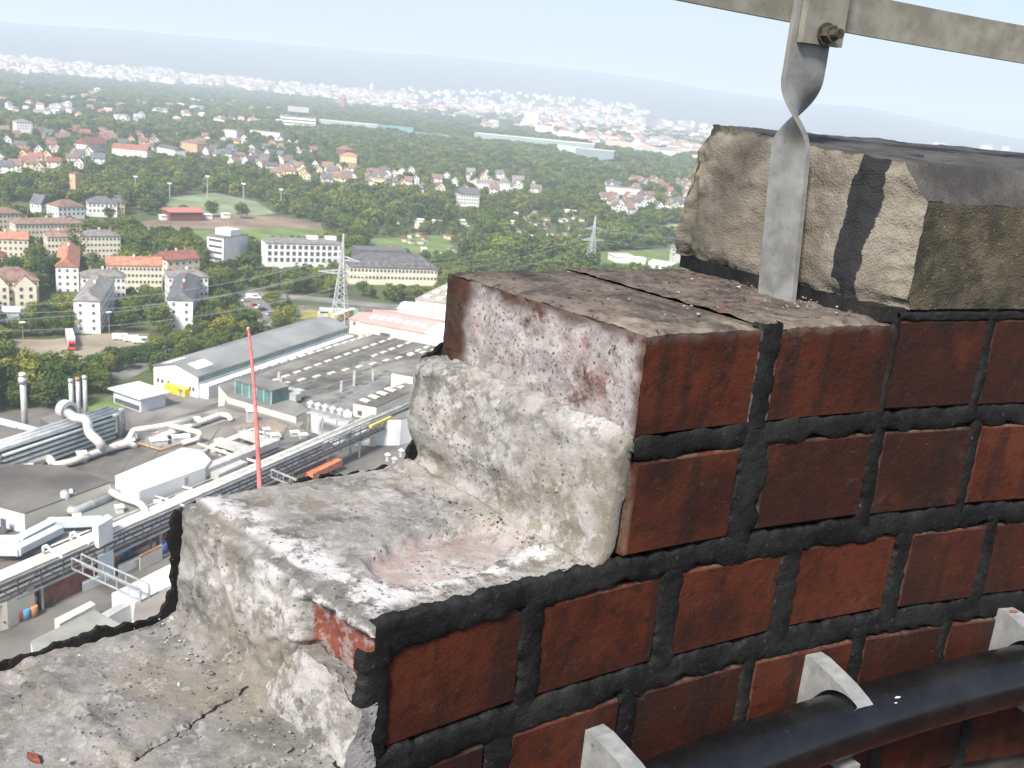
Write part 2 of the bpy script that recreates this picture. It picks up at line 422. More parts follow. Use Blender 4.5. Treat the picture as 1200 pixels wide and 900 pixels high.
# the two bricks at the step whose upper and end faces lie open: they run through the whole wall
def end_brick(l0, l1, first):
    def fn(a, b, c): return (l0 + a * (l1 - l0), b * .279, -.094 + c * .092)
    def disp(p, k):
        l, t, z = p
        e = .0035
        dl = (e * math.exp(-(l - l0) / .004) if first else 0) - e * math.exp(-(l1 - l) / .004) * (0 if first else 1)
        n = fbm((l * 22, t * 22, z * 22)); m = fbm((l * 90 + 5, t * 90, z * 90))
        d = [0, 0, 0]
        if k == 'c1' or z > -.006: d[2] += .0028 * n + .0016 * m - .0012
        if k == 'a0' and first: d[0] += .0025 * n + .0016 * m
        edge = math.exp(-abs(t) / .005) + math.exp(-abs(.279 - t) / .006) + math.exp(-abs(l - l0) / .006) + math.exp(-abs(l1 - l) / .006)
        if z > -.02: d[2] -= .0030 * min(1.4, edge) * math.exp(-(-.002 - z) / .008) * (1 + .8 * n)
        return d
    def mask(p, k):
        l, t, z = p
        r = 1.0 if k == 'c1' else sstep(-.016, -.004, z + .006 * n1(l * 60, t * 60, 3)) * .8
        g = b = 0.0
        if k == 'a0' and first:
            s = sstep(.253, .228, t + .012 * n1(z * 60, t * 40, 1)) * sstep(-.004, -.022, z + .007 * n1(t * 35, 2, z * 30) - .035 * sstep(.20, .27, t))
            s *= sstep(-.001, .012, t + .006 * n1(z * 50, 7, 1))
            g = s; r = max(r, .25 * (1 - s))
        if k == 'c1':
            b = sstep(.075, .01, t + .03 * n1(l * 18, t * 18, 9)) * (1 if l < .2 else .55) + .7 * sstep(.03, .0, l) * sstep(-.3, .4, n1(t * 20, l * 20, 2))
        return (r, g, min(1, b), 1)
    return gridbox(fn, 34, 66, 22, disp, mask)
part('brick', end_brick(.0, .130, True), M_BRICK, chim, True)['label'] = 'top brick with lime white end face and sooty upper side'
part('brick', end_brick(.1545, .300, False), M_BRICK, chim, True)
# crumbling joint between these two on the upper face
jt = gridbox(lambda a, b, c: (.130 + a * .0245, b * .279, -.094 + c * .090), 6, 60, 4,
             lambda p, k: (0, 0, (.0030 * fbm((p[0] * 60, p[1] * 40, 2)) + .0022) if k == 'c1' else 0), lambda p, k: (1, 0, .35 * sstep(.1, .02, p[1]), 1))
part('mortar_joint', jt, M_BRICK, chim, True)

# black bitumen pointing
def bed_joint(l0, l1, zc, hh, seed):
    prof = [(.008, 1.10), (.0002, 1.03), (-.0009, .93), (-.0012, .3), (-.0013, -.3), (-.0011, -.90), (.0002, -1.04), (.008, -1.12)]
    nl = int((l1 - l0) / .0022)
    def f(u, v):
        l = l0 + u * (l1 - l0); k = min(7, int(round(v * 7))); t, q = prof[k]
        up = .96 + .36 * fbm((l * 45, seed, 1)) + .07 * fbm((l * 240, seed, 4)); dn = .96 + .62 * fbm((l * 34, seed, 7)) + .10 * fbm((l * 200, seed, 6))
        z = zc + hh * .88 * q * (up if q > 0 else dn)
        t += .0011 * fbm((l * 40, q * 2.5, seed + 3)) + .0004 * n1(l * 260, q * 5, seed)
        return W(l, t, z)
    mb = MB(); mb.grid(f, nl, 7, True); return mb
def head_joint(l0, l1, z0, z1, seed):
    lc, hw = (l0 + l1) / 2, (l1 - l0) / 2
    prof = [(.009, -1.12), (.0004, -1.0), (-.0012, -.8), (-.0016, 0.), (-.0012, .8), (.0004, 1.0), (.009, 1.12)]
    def f(u, v):
        z = z0 + v * (z1 - z0); t, q = prof[min(6, int(round(u * 6)))]
        w = .93 + .36 * fbm((z * 60, seed, 1 if q > 0 else 5)) + .14 * n1(z * 300, seed, 2 if q > 0 else 8)
        return W(lc + hw * q * w + .003 * n1(z * 25, seed), t + .0012 * fbm((z * 60, q * 2, seed)), z)
    mb = MB(); mb.grid(f, 6, 44, False); return mb
BEDS = [(.302, 1.4, .0015, .005), (.0, 1.4, -.1065, .0122), (-.241, 1.3, -.2235, .0142), (-.62, 1.2, -.3415, .0155), (-.62, 1.1, -.458, .0155)]
for i, (a, b, zc, hh) in enumerate(BEDS):
    part('mortar_joint', bed_joint(a, b, zc, hh, i * 7.3), M_TAR, chim, True)
part('mortar_joint', head_joint(.1295, .1555, -.10, -.001, 55), M_TAR, chim, True)
part('mortar_joint', head_joint(.2985, .3055, -.10, .0, 57), M_TAR, chim, True)
part('mortar_joint', head_joint(-.2490, -.2240, -.335, -.232, 59), M_TAR, chim, True)
for ri, (z0, z1, bl) in enumerate(ROWS):
    for (a0, a1), (b0, b1) in zip(bl, bl[1:]):
        part('mortar_joint', head_joint(a1 - .001, b0 + .001, z0 - .012, z1 + .012, ri * 5 + a1 * 11), M_TAR, chim, True)

# broken, mortar covered steps: one continuous sheet that follows the stepped profile
def resample(pts, step):
    out = []
    for (a, b), (c, d) in zip(pts, pts[1:]):
        n = max(1, int(math.hypot(c - a, d - b) / step))
        out += [(a + (c - a) * i / n, b + (d - b) * i / n) for i in range(n)]
    return out + [pts[-1]]
PATH = [(.012, -.092), (-.002, -.094), (-.010, -.104), (-.014, -.13), (-.018, -.18), (-.021, -.209), (-.028, -.2145), (-.06, -.2155), (-.236, -.2145),
        (-.245, -.2165), (-.2485, -.223), (-.250, -.27), (-.251, -.312), (-.256, -.323), (-.268, -.327), (-.372, -.3285), (-.378, -.333), (-.388, -.336), (-.62, -.338), (-.95, -.342)]
_p = resample(PATH, .0026); _p = np.array(_p)
for _ in range(1): _p[1:-1] = (_p[:-2] + 2 * _p[1:-1] + _p[2:]) / 4
_n = np.zeros_like(_p); _tg = np.gradient(_p, axis=0); _n[:, 0] = _tg[:, 1]; _n[:, 1] = -_tg[:, 0]
_n /= np.linalg.norm(_n, axis=1)[:, None]
TN = 112; TT = np.linspace(-.001, .2845, TN)
core = MB(); cc = []
lab = [fbm((3.3 * k, 1, 2)) for k in range(4)]
for i, (pl, pz) in enumerate(_p):
    nl, nz = _n[i]
    riser1 = pl > -.03; tread2 = -.232 < pl < -.03 and pz > -.225; riser2 = -.262 < pl < -.228 and pz < -.217; tread3 = pl < -.262
    coarse = pl < -.5
    for jj, t in enumerate(TT):
        l, z = pl, pz
        q = (l * 1.0, t, z)
        n25 = fbm((l * 26, t * 26, z * 26)); n90 = fbm((l * 95 + 9, t * 95, z * 95)); n12 = n1(l * 11, t * 11, z * 11 + 5)
        n300 = n1(l * 310, t * 310, z * 310)
        d = .0010 * n12 + .0010 * n25 + .0011 * n90 + .0005 * n300
        pit = n1(l * 210, t * 210, z * 210)
        if pit > .40: d -= .0075 * (pit - .40)
        r = g = b = al = 0.0
        if riser1:
            l -= .017 * (t / .28) * sstep(-.21, -.16, z)
            rim = sstep(-.125, -.105, z); d += (.0025 + .0025 * n90 + .002 * n25) * rim + .004 * sstep(-.2, -.21, z)
            g = .38 + .4 * n12 + .3 * n25
            fr_ = sstep(.022, .004, t + .012 * n1(z * 40, 3, 1)); g *= 1 - fr_; d -= .0025 * fr_ * (1 + n25)
            b = .25 * sstep(.235, .28, t)
        elif tread2:
            dd = math.hypot((l + .112) / .088, (t - .088 - .12 * (l + .11)) / .042) + .16 * n25 + .10 * n12
            dep = sstep(1.08, .86, dd); d = d * (1 - .5 * dep) - .0105 * dep
            al = dep * (.75 + .5 * n12)
            ring = math.exp(-((t - .045 - .1 * n12 * .05) / .022) ** 2) * sstep(-.02, -.06, l)
            g = .25 + 1.0 * ring + .25 * n25 + .8 * sstep(.05, .012, l + .235) * sstep(-.2, .3, n25 + .3) + .35 * dep
            d += .0045 * sstep(1.0, 1.25, dd) * sstep(.11, .16, t)
            d -= .006 * sstep(.010, .0, t)
            d += .010 * sstep(-.055, -.03, l) * (.6 + .4 * n12)
        elif riser2:
            bt = .082 + .009 * n1(z * 45, 2, 8) + .004 * n1(z * 160, 2, 3)
            zb = -.300
            br = sstep(bt + .004, bt - .004, t) * sstep(-.2185, -.2235, z + .004 * n1(t * 70, 1, 2)) * sstep(zb - .012, zb, z)
            lip = math.exp(-((t - bt - .010) / .008) ** 2)
            d += .006 * lip - .017 * br
            r = .75 * br; g = .75 * br * sstep(-.238, -.224, z) + .75 * sstep(-.3, .3, n12 + .5 * n25) * (1 - br) * sstep(-.31, -.25, z)
            d += (.0018 * n25 + .0016 * n90) * (1 - br)
            hole = math.exp(-((t - .105) / .010) ** 2 - ((z + .300) / .012) ** 2); d -= .022 * hole; b = .35 * hole  # hole, sunk and darker towards its middle
        else:
            g = .12 + .15 * n12
            edge = sstep(.02, .0, abs(l + .376)); d += edge * (.0045 * (n25 + .6) + .004 * n90)
            sm = sstep(-.378, -.36, l); d = d * (1 - .45 * sm)
            r = .42 * sstep(.3, .7, n1(l * 60, t * 60, 4)) * edge
            # crack from the riser towards the broken edge, its inner shade painted dark
            tc_ = .140 - .36 * (-.253 - l) + .006 * n1(l * 60, 1, 1) + .004 * n1(l * 160, 2, 2)
            if -.372 < l < -.255: ck_ = math.exp(-((t - tc_) / .0022) ** 2); d -= .0075 * ck_; b = .95 * ck_
            d += .004 * sstep(.262, .285, t) * n25
        # outer rim crumbles
        d -= .004 * sstep(.272, .2845, t) * (1 + n90)
        lo = 0.0
        if jj == 0: d -= .016
        core.v.append(tuple(W(l + nl * d, t if jj else .006, z + nz * d))); cc.append((max(0, r), min(1, max(0, g)), b, min(1, max(0, al))))
for i in range(len(_p) - 1):
    for jj in range(TN - 1):
        a = i * TN + jj; core.f.append((a, a + 1, a + TN + 1, a + TN))
core.c = cc
part('mortar_bed', core, M_MORTAR, chim, True)['label'] = 'rough grey mortar over the broken steps, pinkish and lime white in places'

# wedge of grey mortar leaning against the lower step
def lump_fn(a, b, c):
    t = -.002 + b * .135
    top = -.280 + .014 * sstep(.0, .045, t) - .062 * sstep(.08, .135, t) + .004 * n1(t * 60, 3, 3)
    top = max(top, -.33)
    z = -.336 + c * (top + .336)
    return (-.238 - .030 * (1 - .55 * c) * (1 - a) + 0.002, t, z)
lump = gridbox(lump_fn, 8, 44, 26, lambda p, k: (.0035 * fbm((p[0] * 40, p[1] * 40, p[2] * 40)) + .0015 * fbm((p[0] * 110, p[1] * 110, p[2] * 110)), 0,
               .0035 * fbm((p[0] * 45, p[1] * 45, 7)) if k == 'c1' else 0), lambda p, k: (0, .55 if k != 'c1' else .1, .0, 0))
part('mortar_lump', lump, M_MORTAR, chim, True)

# bitumen coat of the outer face: a ragged black rim that follows the steps
CP = [(.02, -.02), (.012, -.075), (-.020, -.094), (-.023, -.13), (-.025, -.18), (-.029, -.202), (-.042, -.2085), (-.12, -.2085), (-.20, -.2110), (-.236, -.214), (-.252, -.222),
      (-.256, -.24), (-.257, -.29), (-.261, -.314), (-.276, -.3205), (-.40, -.321), (-.55, -.325), (-.9, -.33)]
cpts = np.array(resample(CP, .0024))
for _ in range(2): cpts[1:-1] = (cpts[:-2] + 2 * cpts[1:-1] + cpts[2:]) / 4
tg = np.gradient(cpts, axis=0); cn = np.stack([tg[:, 1], -tg[:, 0]], 1); cn /= np.linalg.norm(cn, axis=1)[:, None]
coat = MB(); prof = [(.2822, -.035), (.2822, -.010), (.2826, -.001), (.2842, .001), (.2868, -.0015), (.2885, -.006), (.289, -.05)]
arc = np.concatenate([[0], np.cumsum(np.linalg.norm(np.diff(cpts, axis=0), axis=1))])
for i, (l, z) in enumerate(cpts):
    s = arc[i]
    rag = .0050 * abs(fbm((s * 34, 4, 1))) * 1.6 + .0022 * n1(s * 240, 3, 1) + .0045 * n1(s * 13, 8, 2) - .0065
    vert = abs(cn[i][0])
    for (t, o) in prof:
        top = o > -.02
        dd = o + (rag if top else 0) + (.003 if top and vert > .5 else 0)
        coat.v.append(tuple(W(l + cn[i][0] * dd, t + .0022 * n1(s * 30, t * 300, 5) + (-.0045 * n1(s * 18, 2, 9) if top else 0), z + cn[i][1] * dd)))
m = len(prof)
for i in range(len(cpts) - 1):
    for k in range(m - 1):
        a = i * m + k; coat.f.append((a, a + 1, a + m + 1, a + m))
part('bitumen_coat', coat, M_TAR, chim, False)['label'] = 'black bitumen coat with a ragged edge'
# outer skin of the wall under the coat
osk = MB(); osk.grid(lambda u, v: W(-1.6 + u * 3.3, .2835 + .002 * n1(u * 60, v * 20), -.66 + v * ((-.35 if u < .41 else (-.24 if u < .4866 else -.105)) + .66)), 120, 8)
part('outer_skin', osk, M_TAR, chim, True)

# ---------------------------------------------------------------- coping stone
def st_fn(a, b, c):
    t = b * .012 / .1 if b < .1 else (.012 + (b - .1) / .9 * .278)
    t = .022 * b / .12 if b < .12 else .022 + (b - .12) / .88 * .266
    ztop = .112 + .034 * (t / .022) if t < .022 else .146 + .016 * min(1, (t - .022) / .24)
    z = .009 + c * (ztop - .009)
    t = t * (1 + .055 * (1 - c)) + (.006 if b == 1 else 0) * (1 - c)
    return (.283 + a * 1.15, t, z)
def st_disp(p, k):
    l, t, z = p; e = sstep(.40, .285, l)
    n = fbm((l * 14, t * 14, z * 14)); m_ = fbm((l * 55, t * 55, z * 55)); h = fbm((l * 140, t * 140, z * 140), 3)
    dl = (.0026 * n + .0010 * m_ + .0009 * h) * sstep(.33, .283, l)
    ed = math.exp(-abs(.288 - t) / .010) + .9 * math.exp(-abs(.160 - z) / .008) + .7 * math.exp(-abs(z - .01) / .007)
    dl += .0085 * ed * (1 + .6 * m_) * sstep(.32, .283, l)
    cr = max(0, 1 - t / .036); dl += .026 * cr * (1 + .12 * m_) * sstep(.35, .283, l)
    tar = math.exp(-((t - .047 - .006 * n1(z * 30, 2)) / .010) ** 2)
    dl -= .003 * tar * sstep(.30, .283, l)
    dt = (.0016 * n + .0006 * m_) * (1 if k in ('b0', 'b1', 'a0') else .4)
    dz = (.0022 * n + .0013 * m_ + .0007 * h) * (1 if k in ('c1', 'a0') else .3)
    if k == 'b1': dt -= .012 * e * max(0, n)
    return (dl, dt, dz)
def st_mask(p, k):
    l, t, z = p; r = g = b = 0.0
    if k == 'a0':
        w = .011 + .003 * n1(z * 40, 5)
        b = 1.15 * math.exp(-(abs(t - .052 + .06 * (z - .08) - .004 * n1(z * 26, 2)) / (w + .007)) ** 4) - .75 * sstep(.1, .5, n1(z * 32 + 4, t * 70, 2)) * sstep(.050, .062, t)
        b += .5 * math.exp(-abs(z - .012) / .006) * sstep(.05, .1, t)
        r = .55 * sstep(.135, .16, z) + .4 * sstep(.262, .288, t)
    else:
        cut = .300 + .006 * n1(z * 60, t * 60, 3)
        r = sstep(cut - .006, cut + .006, l + (.5 if k != 'b0' else -.004))
        if k == 'c1': g = 1.0; r = 1.0
        b = .42 * math.exp(-abs(l - .300) / .006) if k == 'b0' else 0
        if k == 'c1': b = .75 * sstep(.30, .55, n1(l * 26, t * 40, 1)) * sstep(.04, .09, t)
    return (r, g, b, 1)
stone = gridbox(st_fn, 150, 84, 46, st_disp, st_mask, 2.0)
coping = thing('coping_stone', W(.7, .14, .009), 'weathered sandstone coping block with a broken beige end smeared with black tar', 'stone')
part('stone_block', stone, M_STONE, coping, True)
# tar bed squeezed out under the stone
bedm = gridbox(lambda a, b, c: (.281 + a * 1.1, .0035 + b * .290, -.004 + c * .014), 70, 50, 3,
               lambda p, k: (.008 * fbm((p[1] * 40, 2, 1)) * sstep(.32, .281, p[0]), .004 * fbm((p[0] * 30, 5, 1)) * (1 if k == 'b0' else 0), .0015 * fbm((p[0] * 60, p[1] * 60, 2))))
part('tar_bed', bedm, M_TAR, coping, True)

# ---------------------------------------------------------------- guard rail: twisted strap, flat rail, clip, bolt
gr = thing('guard_rail', W(.268, .12, -.002), 'grey flat steel rail bolted to a twisted strap on the coping stone end', 'railing')
stp = MB(); nz_ = 180
def strap_pt(v, a, b):
    z = -.0045 + v * .37; phi = math.pi / 2 * sstep(.144, .216, z)
    cl = .2655 - .010 * sstep(.14, .23, z); ct = .119 + .085 * min(z, .155) - .012 * sstep(.15, .23, z)
    w_, h_ = a * .0235, b * .0027
    return W(cl + h_ * math.cos(phi) + w_ * math.sin(phi), ct + w_ * math.cos(phi) - h_ * math.sin(phi), z)
for (a0, b0), (a1, b1_) in (((-1, -1), (1, -1)), ((1, -1), (1, 1)), ((1, 1), (-1, 1)), ((-1, 1), (-1, -1))):
    stp.grid(lambda u, v, a0=a0, b0=b0, a1=a1, b1_=b1_: strap_pt(v, a0 + (a1 - a0) * u, b0 + (b1_ - b0) * u), 4, nz_)
part('strap', stp, M_STRAP, gr, True)
tS = .119 + .085 * .155 - .012
rl = MB()
for i in range(61):
    l = -.8 + i / 60 * 2.2; zl = .2665 - .026 * (l - .2)
    rl.v += [tuple(W(l, tS + .0035, zl)), tuple(W(l, tS + .0095, zl)), tuple(W(l, tS + .0095, zl + .0375)), tuple(W(l, tS + .0035, zl + .0375))]
for i in range(60):
    for k in range(4): a = 4 * i + k; b = 4 * i + (k + 1) % 4; rl.f.append((a, b, b + 4, a + 4))
rl.f += [(3, 2, 1, 0), (240, 241, 242, 243)]
part('rail', rl, M_RAIL, gr)
cpn = MB()
def wbox(mb, l0, l1, t0, t1, z0, z1):
    mb.add([W(l, t, z) for z in (z0, z1) for t in (t0, t1) for l in (l0, l1)], [(0, 2, 3, 1), (4, 5, 7, 6), (0, 1, 5, 4), (2, 6, 7, 3), (0, 4, 6, 2), (1, 3, 7, 5)])
wbox(cpn, .2375, .2865, tS - .0105, tS - .0038, .2475, .372)
clip_o = part('clip_plate', cpn, M_RAIL, gr)
bl = MB(); ctr = np.array((.2635, .258))
def wcyl(mb, l, z, t0, t1, r, n):
    v = []
    for t in (t0, t1): v += [W(l + r * math.cos(2 * math.pi * k / n + .3), t, z + r * math.sin(2 * math.pi * k / n + .3)) for k in range(n)]
    mb.add(v, [(k, (k + 1) % n, n + (k + 1) % n, n + k) for k in range(n)] + [tuple(range(n))[::-1], tuple(range(n, 2 * n))])
wcyl(bl, .2635, .258, tS - .0105, tS - .0125, .0105, 16); wcyl(bl, .2635, .258, tS - .0125, tS - .0205, .0082, 6); wcyl(bl, .2635, .258, tS - .0205, tS - .029, .0048, 12)
part('bolt', bl, mat('rusty_bolt', (.085, .075, .055), .6, .4, 120, metal=.5), clip_o)

def chip_(c, r):
    return ([c + np.array(q) * r for q in ((-1, -.4, 0), (.2, -.6, .25), (1, .1, .3), (.3, .6, .2), (-.7, .5, 0), (0, 0, .45))], [(0, 1, 5), (1, 2, 5), (2, 3, 5), (3, 4, 5), (4, 0, 5), (0, 4, 3, 2, 1)])
# ---------------------------------------------------------------- black pipe on the inner face with three galvanised brackets
PT = -.056
def pz(l): return -.428 + .062 * l
pp = MB(); pp.tube([W(l, PT, pz(l)) for l in np.linspace(-.7, 1.4, 64)], .0315, 28)
pth = thing('black_pipe', W(0, PT, pz(0) - .0315), 'smooth black pipe held by galvanised brackets along the brick face', 'pipe')
part('tube', pp, M_PIPE, pth, True)
for l_, an_, s_ in ((.318, 58, .0036), (.312, 50, .002)):
    fk = MB(); c = W(l_, PT - .0318 * math.cos(R(an_)), pz(l_) + .0318 * math.sin(R(an_))); fk.add(*chip_(c, s_)); part('paint_fleck', fk, mat('white_fleck', (.6, .6, .58), .7), pth)
def bracket(lc, lbl):
    z0 = pz(lc); prof = [(0.004, .050), (-.014, .050), (-.034, .045), (-.052, .040), (-.068, .033), (-.074, .0295), (-.072, .0265)]
    for k in range(9):
        an = R(20 + 15 * k); prof.append((PT + -.0345 * math.cos(an) * 1.0, .0345 * math.sin(an)))
    prof = prof[:7] + [(PT - .0345 * math.cos(R(a)), .0345 * math.sin(R(a))) for a in range(62, 151, 11)] + [(-.014, .0), (-.014, -.052), (.004, -.052)]
    b = thing('pipe_bracket', W(lc, 0, z0 - .05), lbl, 'bracket', 'brackets of the black pipe')
    mb = MB(); n = len(prof); hw = .0105
    mb.add([W(lc - hw, t, z0 + z) for t, z in prof] + [W(lc + hw, t, z0 + z) for t, z in prof],
           [(i, (i + 1) % n, n + (i + 1) % n, n + i) for i in range(n)])
    # side cheeks as quads between the upper edge and the cut-out
    up = prof[:7]; lo = prof[7:]
    part('hook', mb, M_BRACKET, b)
    for s in (-hw, hw):
        ck = MB(); poly = [W(lc + s, t, z0 + z) for t, z in prof]
        ck.add(poly, [tuple(range(n)) if s > 0 else tuple(range(n))[::-1]])
        me = part('cheek', ck, M_BRACKET, b)
    ft = MB(); wbox(ft, lc - .009, lc + .009, -.075, -.014, z0 - .050, z0 - .040)
    part('foot', ft, M_BRACKET, b)
    bo = MB(); wcyl(bo, lc + .001, z0 - .010, -.014, -.021, .006, 6)
    part('bolt_head', bo, mat('rusty_bolt', (.085, .075, .055)), b); return b
bracket(-.004, 'galvanised bracket closest to the broken end of the brick wall')
bracket(.272, 'galvanised bracket with white paint flecks on the pipe beside it')
b3 = bracket(.548, 'galvanised bracket with a rusty bolt spot on its top')
rs_ = MB(); rs_.add(*chip_(W(.548, -.012, pz(.548) + .0505), .0055)); part('rust_spot', rs_, mat('rust_spot', (.22, .07, .03), .9), b3)

# ---------------------------------------------------------------- thin red rod outside the wall
p1, p2 = AT(304.5, 573, 1.35), AT(291, 386, 2.6)
rod = MB(); d_ = p2 - p1
rod.tube([p1 + d_ * s + np.array([.003 * math.sin(s * 3), 0, 0]) for s in np.linspace(-.27, 1, 24)], .0034, 12)
rr = thing('red_rod', p1 - d_ * .27, 'thin red rod sticking out from behind the stepped wall', 'rod')
part('rod', rod, mat('red_rod_paint', (.66, .17, .15), .5, .15, 30), rr, True)
tip = MB(); tip.tube([p2, p2 + d_ * .012], .0046, 12); part('tip', tip, mat('rod_tip', (.7, .45, .4), .5), rr, True)
# short clamp that carries the rod at the outer face
cl_ = MB(); base = p1 - d_ * .27; cl_.bar(base + np.array([0, 0, 0.02]), W(-.20, .28, -.40), .02); part('clamp', cl_, M_TAR, rr)

# ---------------------------------------------------------------- crumbs and chips
def chip(c, r, seed, flat=.55):
    vs = []; rr_ = random.Random(seed)
    ph = (1 + 5 ** .5) / 2
    ico = [(-1, ph, 0), (1, ph, 0), (-1, -ph, 0), (1, -ph, 0), (0, -1, ph), (0, 1, ph), (0, -1, -ph), (0, 1, -ph), (ph, 0, -1), (ph, 0, 1), (-ph, 0, -1), (-ph, 0, 1)]
    f = [(0, 11, 5), (0, 5, 1), (0, 1, 7), (0, 7, 10), (0, 10, 11), (1, 5, 9), (5, 11, 4), (11, 10, 2), (10, 7, 6), (7, 1, 8), (3, 9, 4), (3, 4, 2), (3, 2, 6), (3, 6, 8), (3, 8, 9), (4, 9, 5), (2, 4, 11), (6, 2, 10), (8, 6, 7), (9, 8, 1)]
    sx, sy = rr_.uniform(.7, 1.5), rr_.uniform(.6, 1.2); an = rr_.uniform(0, 6.28)
    for p in ico:
        k = r / 1.9 * rr_.uniform(.7, 1.25); x, y = p[0] * sx * k, p[1] * sy * k
        vs.append((c[0] + x * math.cos(an) - y * math.sin(an), c[1] + x * math.sin(an) + y * math.cos(an), c[2] + p[2] * k * flat))
    return vs, f
cr = MB(); rs = random.Random(3)
for k in range(330):
    w = rs.random()
    if w < .30: l, t, z = -.256 - abs(rs.gauss(0, .02)), rs.uniform(.0, .28), -.3255
    elif w < .55: l, t, z = -.036 - abs(rs.gauss(0, .018)), rs.uniform(.0, .28), -.2085
    elif w < .75: l, t, z = rs.uniform(-.5, -.262), rs.uniform(.0, .27), -.328
    elif w < .87: l, t, z = rs.uniform(.2, .284), rs.uniform(.03, .2) * rs.random() + .02, .0005
    else: l, t, z = rs.uniform(.01, .28), rs.uniform(.02, .27), -.0005
    r = rs.uniform(.0006, .0016) * (2.0 if rs.random() < .10 else 1)
    cr.add(*chip(W(l, t, z + r * .2), r, k))
crumbs = solo('mortar_crumbs', cr, mat('crumb_mortar', (.26, .245, .23), .95, .5, 40), kind='stuff')
crumbs['label'] = 'loose grey mortar crumbs on the broken steps'
M_CHIP = mat('chip_brick', (.17, .045, .03), .9, .35, 120)
for k, (px, py, r) in enumerate([(70, 818, .0055), (40, 888, .006), (184, 880, .0045)]):
    d = ray(px, py); zz = P0[2] - .3335; s = (zz - CAM_H) / d[2]; c = np.array([d[0] * s, d[1] * s, zz])
    mb = MB(); mb.add(*chip(c, r, 77 + k, .5))
    solo('brick_chip', mb, M_CHIP, ['red brick chip lying beside the lumpy mortar ridge', 'reddish brick chip below the mortar ridge on the lowest step', 'flat red brick chip alone on the smooth lowest step'][k], 'brick chip', 'brick chips on the lowest step')
# ---------------------------------------------------------------- terrain: plain, hills
RIDGE = [(-60, 330), (-40, 345), (-27.5, 368), (-25.2, 377), (-21.65, 403), (-17.5, 412), (-14, 420), (-9.95, 427), (-5.35, 458), (-1.6, 453), (3.1, 446), (7.8, 385), (9.4, 352),
         (13.7, 313), (17.2, 328), (21.1, 229), (25.2, 150), (32, 140), (60, 160)]
_ra = [a for a, _ in RIDGE]; _rh = [h for _, h in RIDGE]
def hz(x, y):
    d = math.hypot(x, y)
    if d < 4200: return 0.0
    az = math.degrees(math.atan2(x, y)); h = float(np.interp(az, _ra, _rh))
    u = (d - 4200) / 6800
    if u <= 1: s = .10 * sstep(0, .55, u) + .90 * sstep(.35, 1.0, u)
    else: s = 1 - .25 * sstep(1, 1.6, u)
    w = sstep(4200, 7000, d)
    return h * s + w * (14 * n1(x / 900, y / 900, 1) + 5 * n1(x / 260, y / 260, 4)) * min(1, u * 1.2)
M_GRASS = mat('rough_grass', (.075, .105, .030), .95, .35, .05, col2=(.055, .068, .026))
M_HILL = mat('wooded_hillside', (.030, .052, .026), .95, .35, .004)
gd = MB()
# near sheet, out to where the hills start
gd.add([(-15000, -3000, 0), (15000, -3000, 0), (15000, 4300, 0), (-15000, 4300, 0)], [(0, 1, 2, 3)])
solo('ground', gd, M_GRASS, kind='structure')
hl = MB(); NA, ND = 170, 70
def hill_pt(u, v):
    az = R(-58 + 116 * u); d = 4100 + 10400 * v ** 1.25
    x, y = d * math.sin(az), d * math.cos(az); return (x, y, hz(x, y) - (.6 if v < .01 else -.4))
hl.grid(hill_pt, NA, ND)
solo('hills', hl, M_HILL, kind='structure', smooth=True)

M_ASPH = mat('asphalt', (.140, .133, .123), .9, .25, .06)
M_ASPH2 = mat('worn_yard_paving', (.20, .19, .18), .92, .2, .10)
M_DIRT = mat('sandy_yard', (.28, .235, .175), .95, .2, .06)
M_PITCH = mat('sports_turf', (.19, .235, .13), .95, .2, .03)
M_TRACK = mat('bare_field_earth', (.23, .17, .115), .95, .25, .03)
M_MEADOW = mat('mown_meadow', (.13, .19, .05), .95, .2, .05)
M_YELLOWG = mat('dry_yellow_grass', (.28, .25, .07), .95, .25, .1)
SHEETS = []
EXC = []           # ground polygons where no tree may stand
def sheet(name, pxs, z, m, exc=True, kind='structure', label=None):
    P = [G(x, y, 0)[:2] for x, y in pxs]; mb = MB(); n = len(P)
    ar = sum(P[i][0] * P[(i + 1) % n][1] - P[(i + 1) % n][0] * P[i][1] for i in range(n))
    if ar < 0: P = P[::-1]
    mb.add([(p[0], p[1], z) for p in P], [tuple(range(n))])
    if exc:
        EXC.append((P, 2.0)); SHEETS.append(P)
    return solo(name, mb, m, kind=kind)
sheet('factory_yard', [(-120, 960), (420, 1000), (640, 560), (560, 400), (430, 372), (385, 376), (178, 452), (105, 470), (-120, 500)], .05, M_ASPH)
sheet('road', [(-60, 860), (150, 800), (250, 700), (500, 560), (520, 520), (470, 520), (300, 620), (140, 660), (70, 702), (-60, 760)], .09, mat('road_asphalt', (.150, .143, .132), .9, .18, .1), False)
sheet('paving', [(150, 478), (196, 466), (262, 455), (282, 462), (205, 490), (155, 505)], .09, M_ASPH2, False)
sheet('lawn', [(100, 470), (150, 464), (175, 468), (130, 485), (105, 482)], .13, M_MEADOW, False)
sheet('yard', [(5, 398), (60, 398), (118, 391), (175, 391), (172, 402), (118, 412), (108, 424), (90, 428), (45, 420)], .05, M_DIRT)
sheet('street', [(82, 441), (95, 424), (112, 420), (178, 418), (235, 392), (242, 396), (190, 424), (150, 445)], .07, M_ASPH2)
sheet('street', [(278, 343), (300, 344), (312, 355), (330, 370), (345, 380), (300, 383), (292, 367)], .05, M_ASPH2)
sheet('street', [(282, 340), (520, 362), (520, 368), (282, 345)], .07, M_ASPH2)
sheet('sports_field', [(192, 246), (200, 232), (250, 226), (300, 236), (322, 250), (300, 253), (240, 252)], .05, M_PITCH)
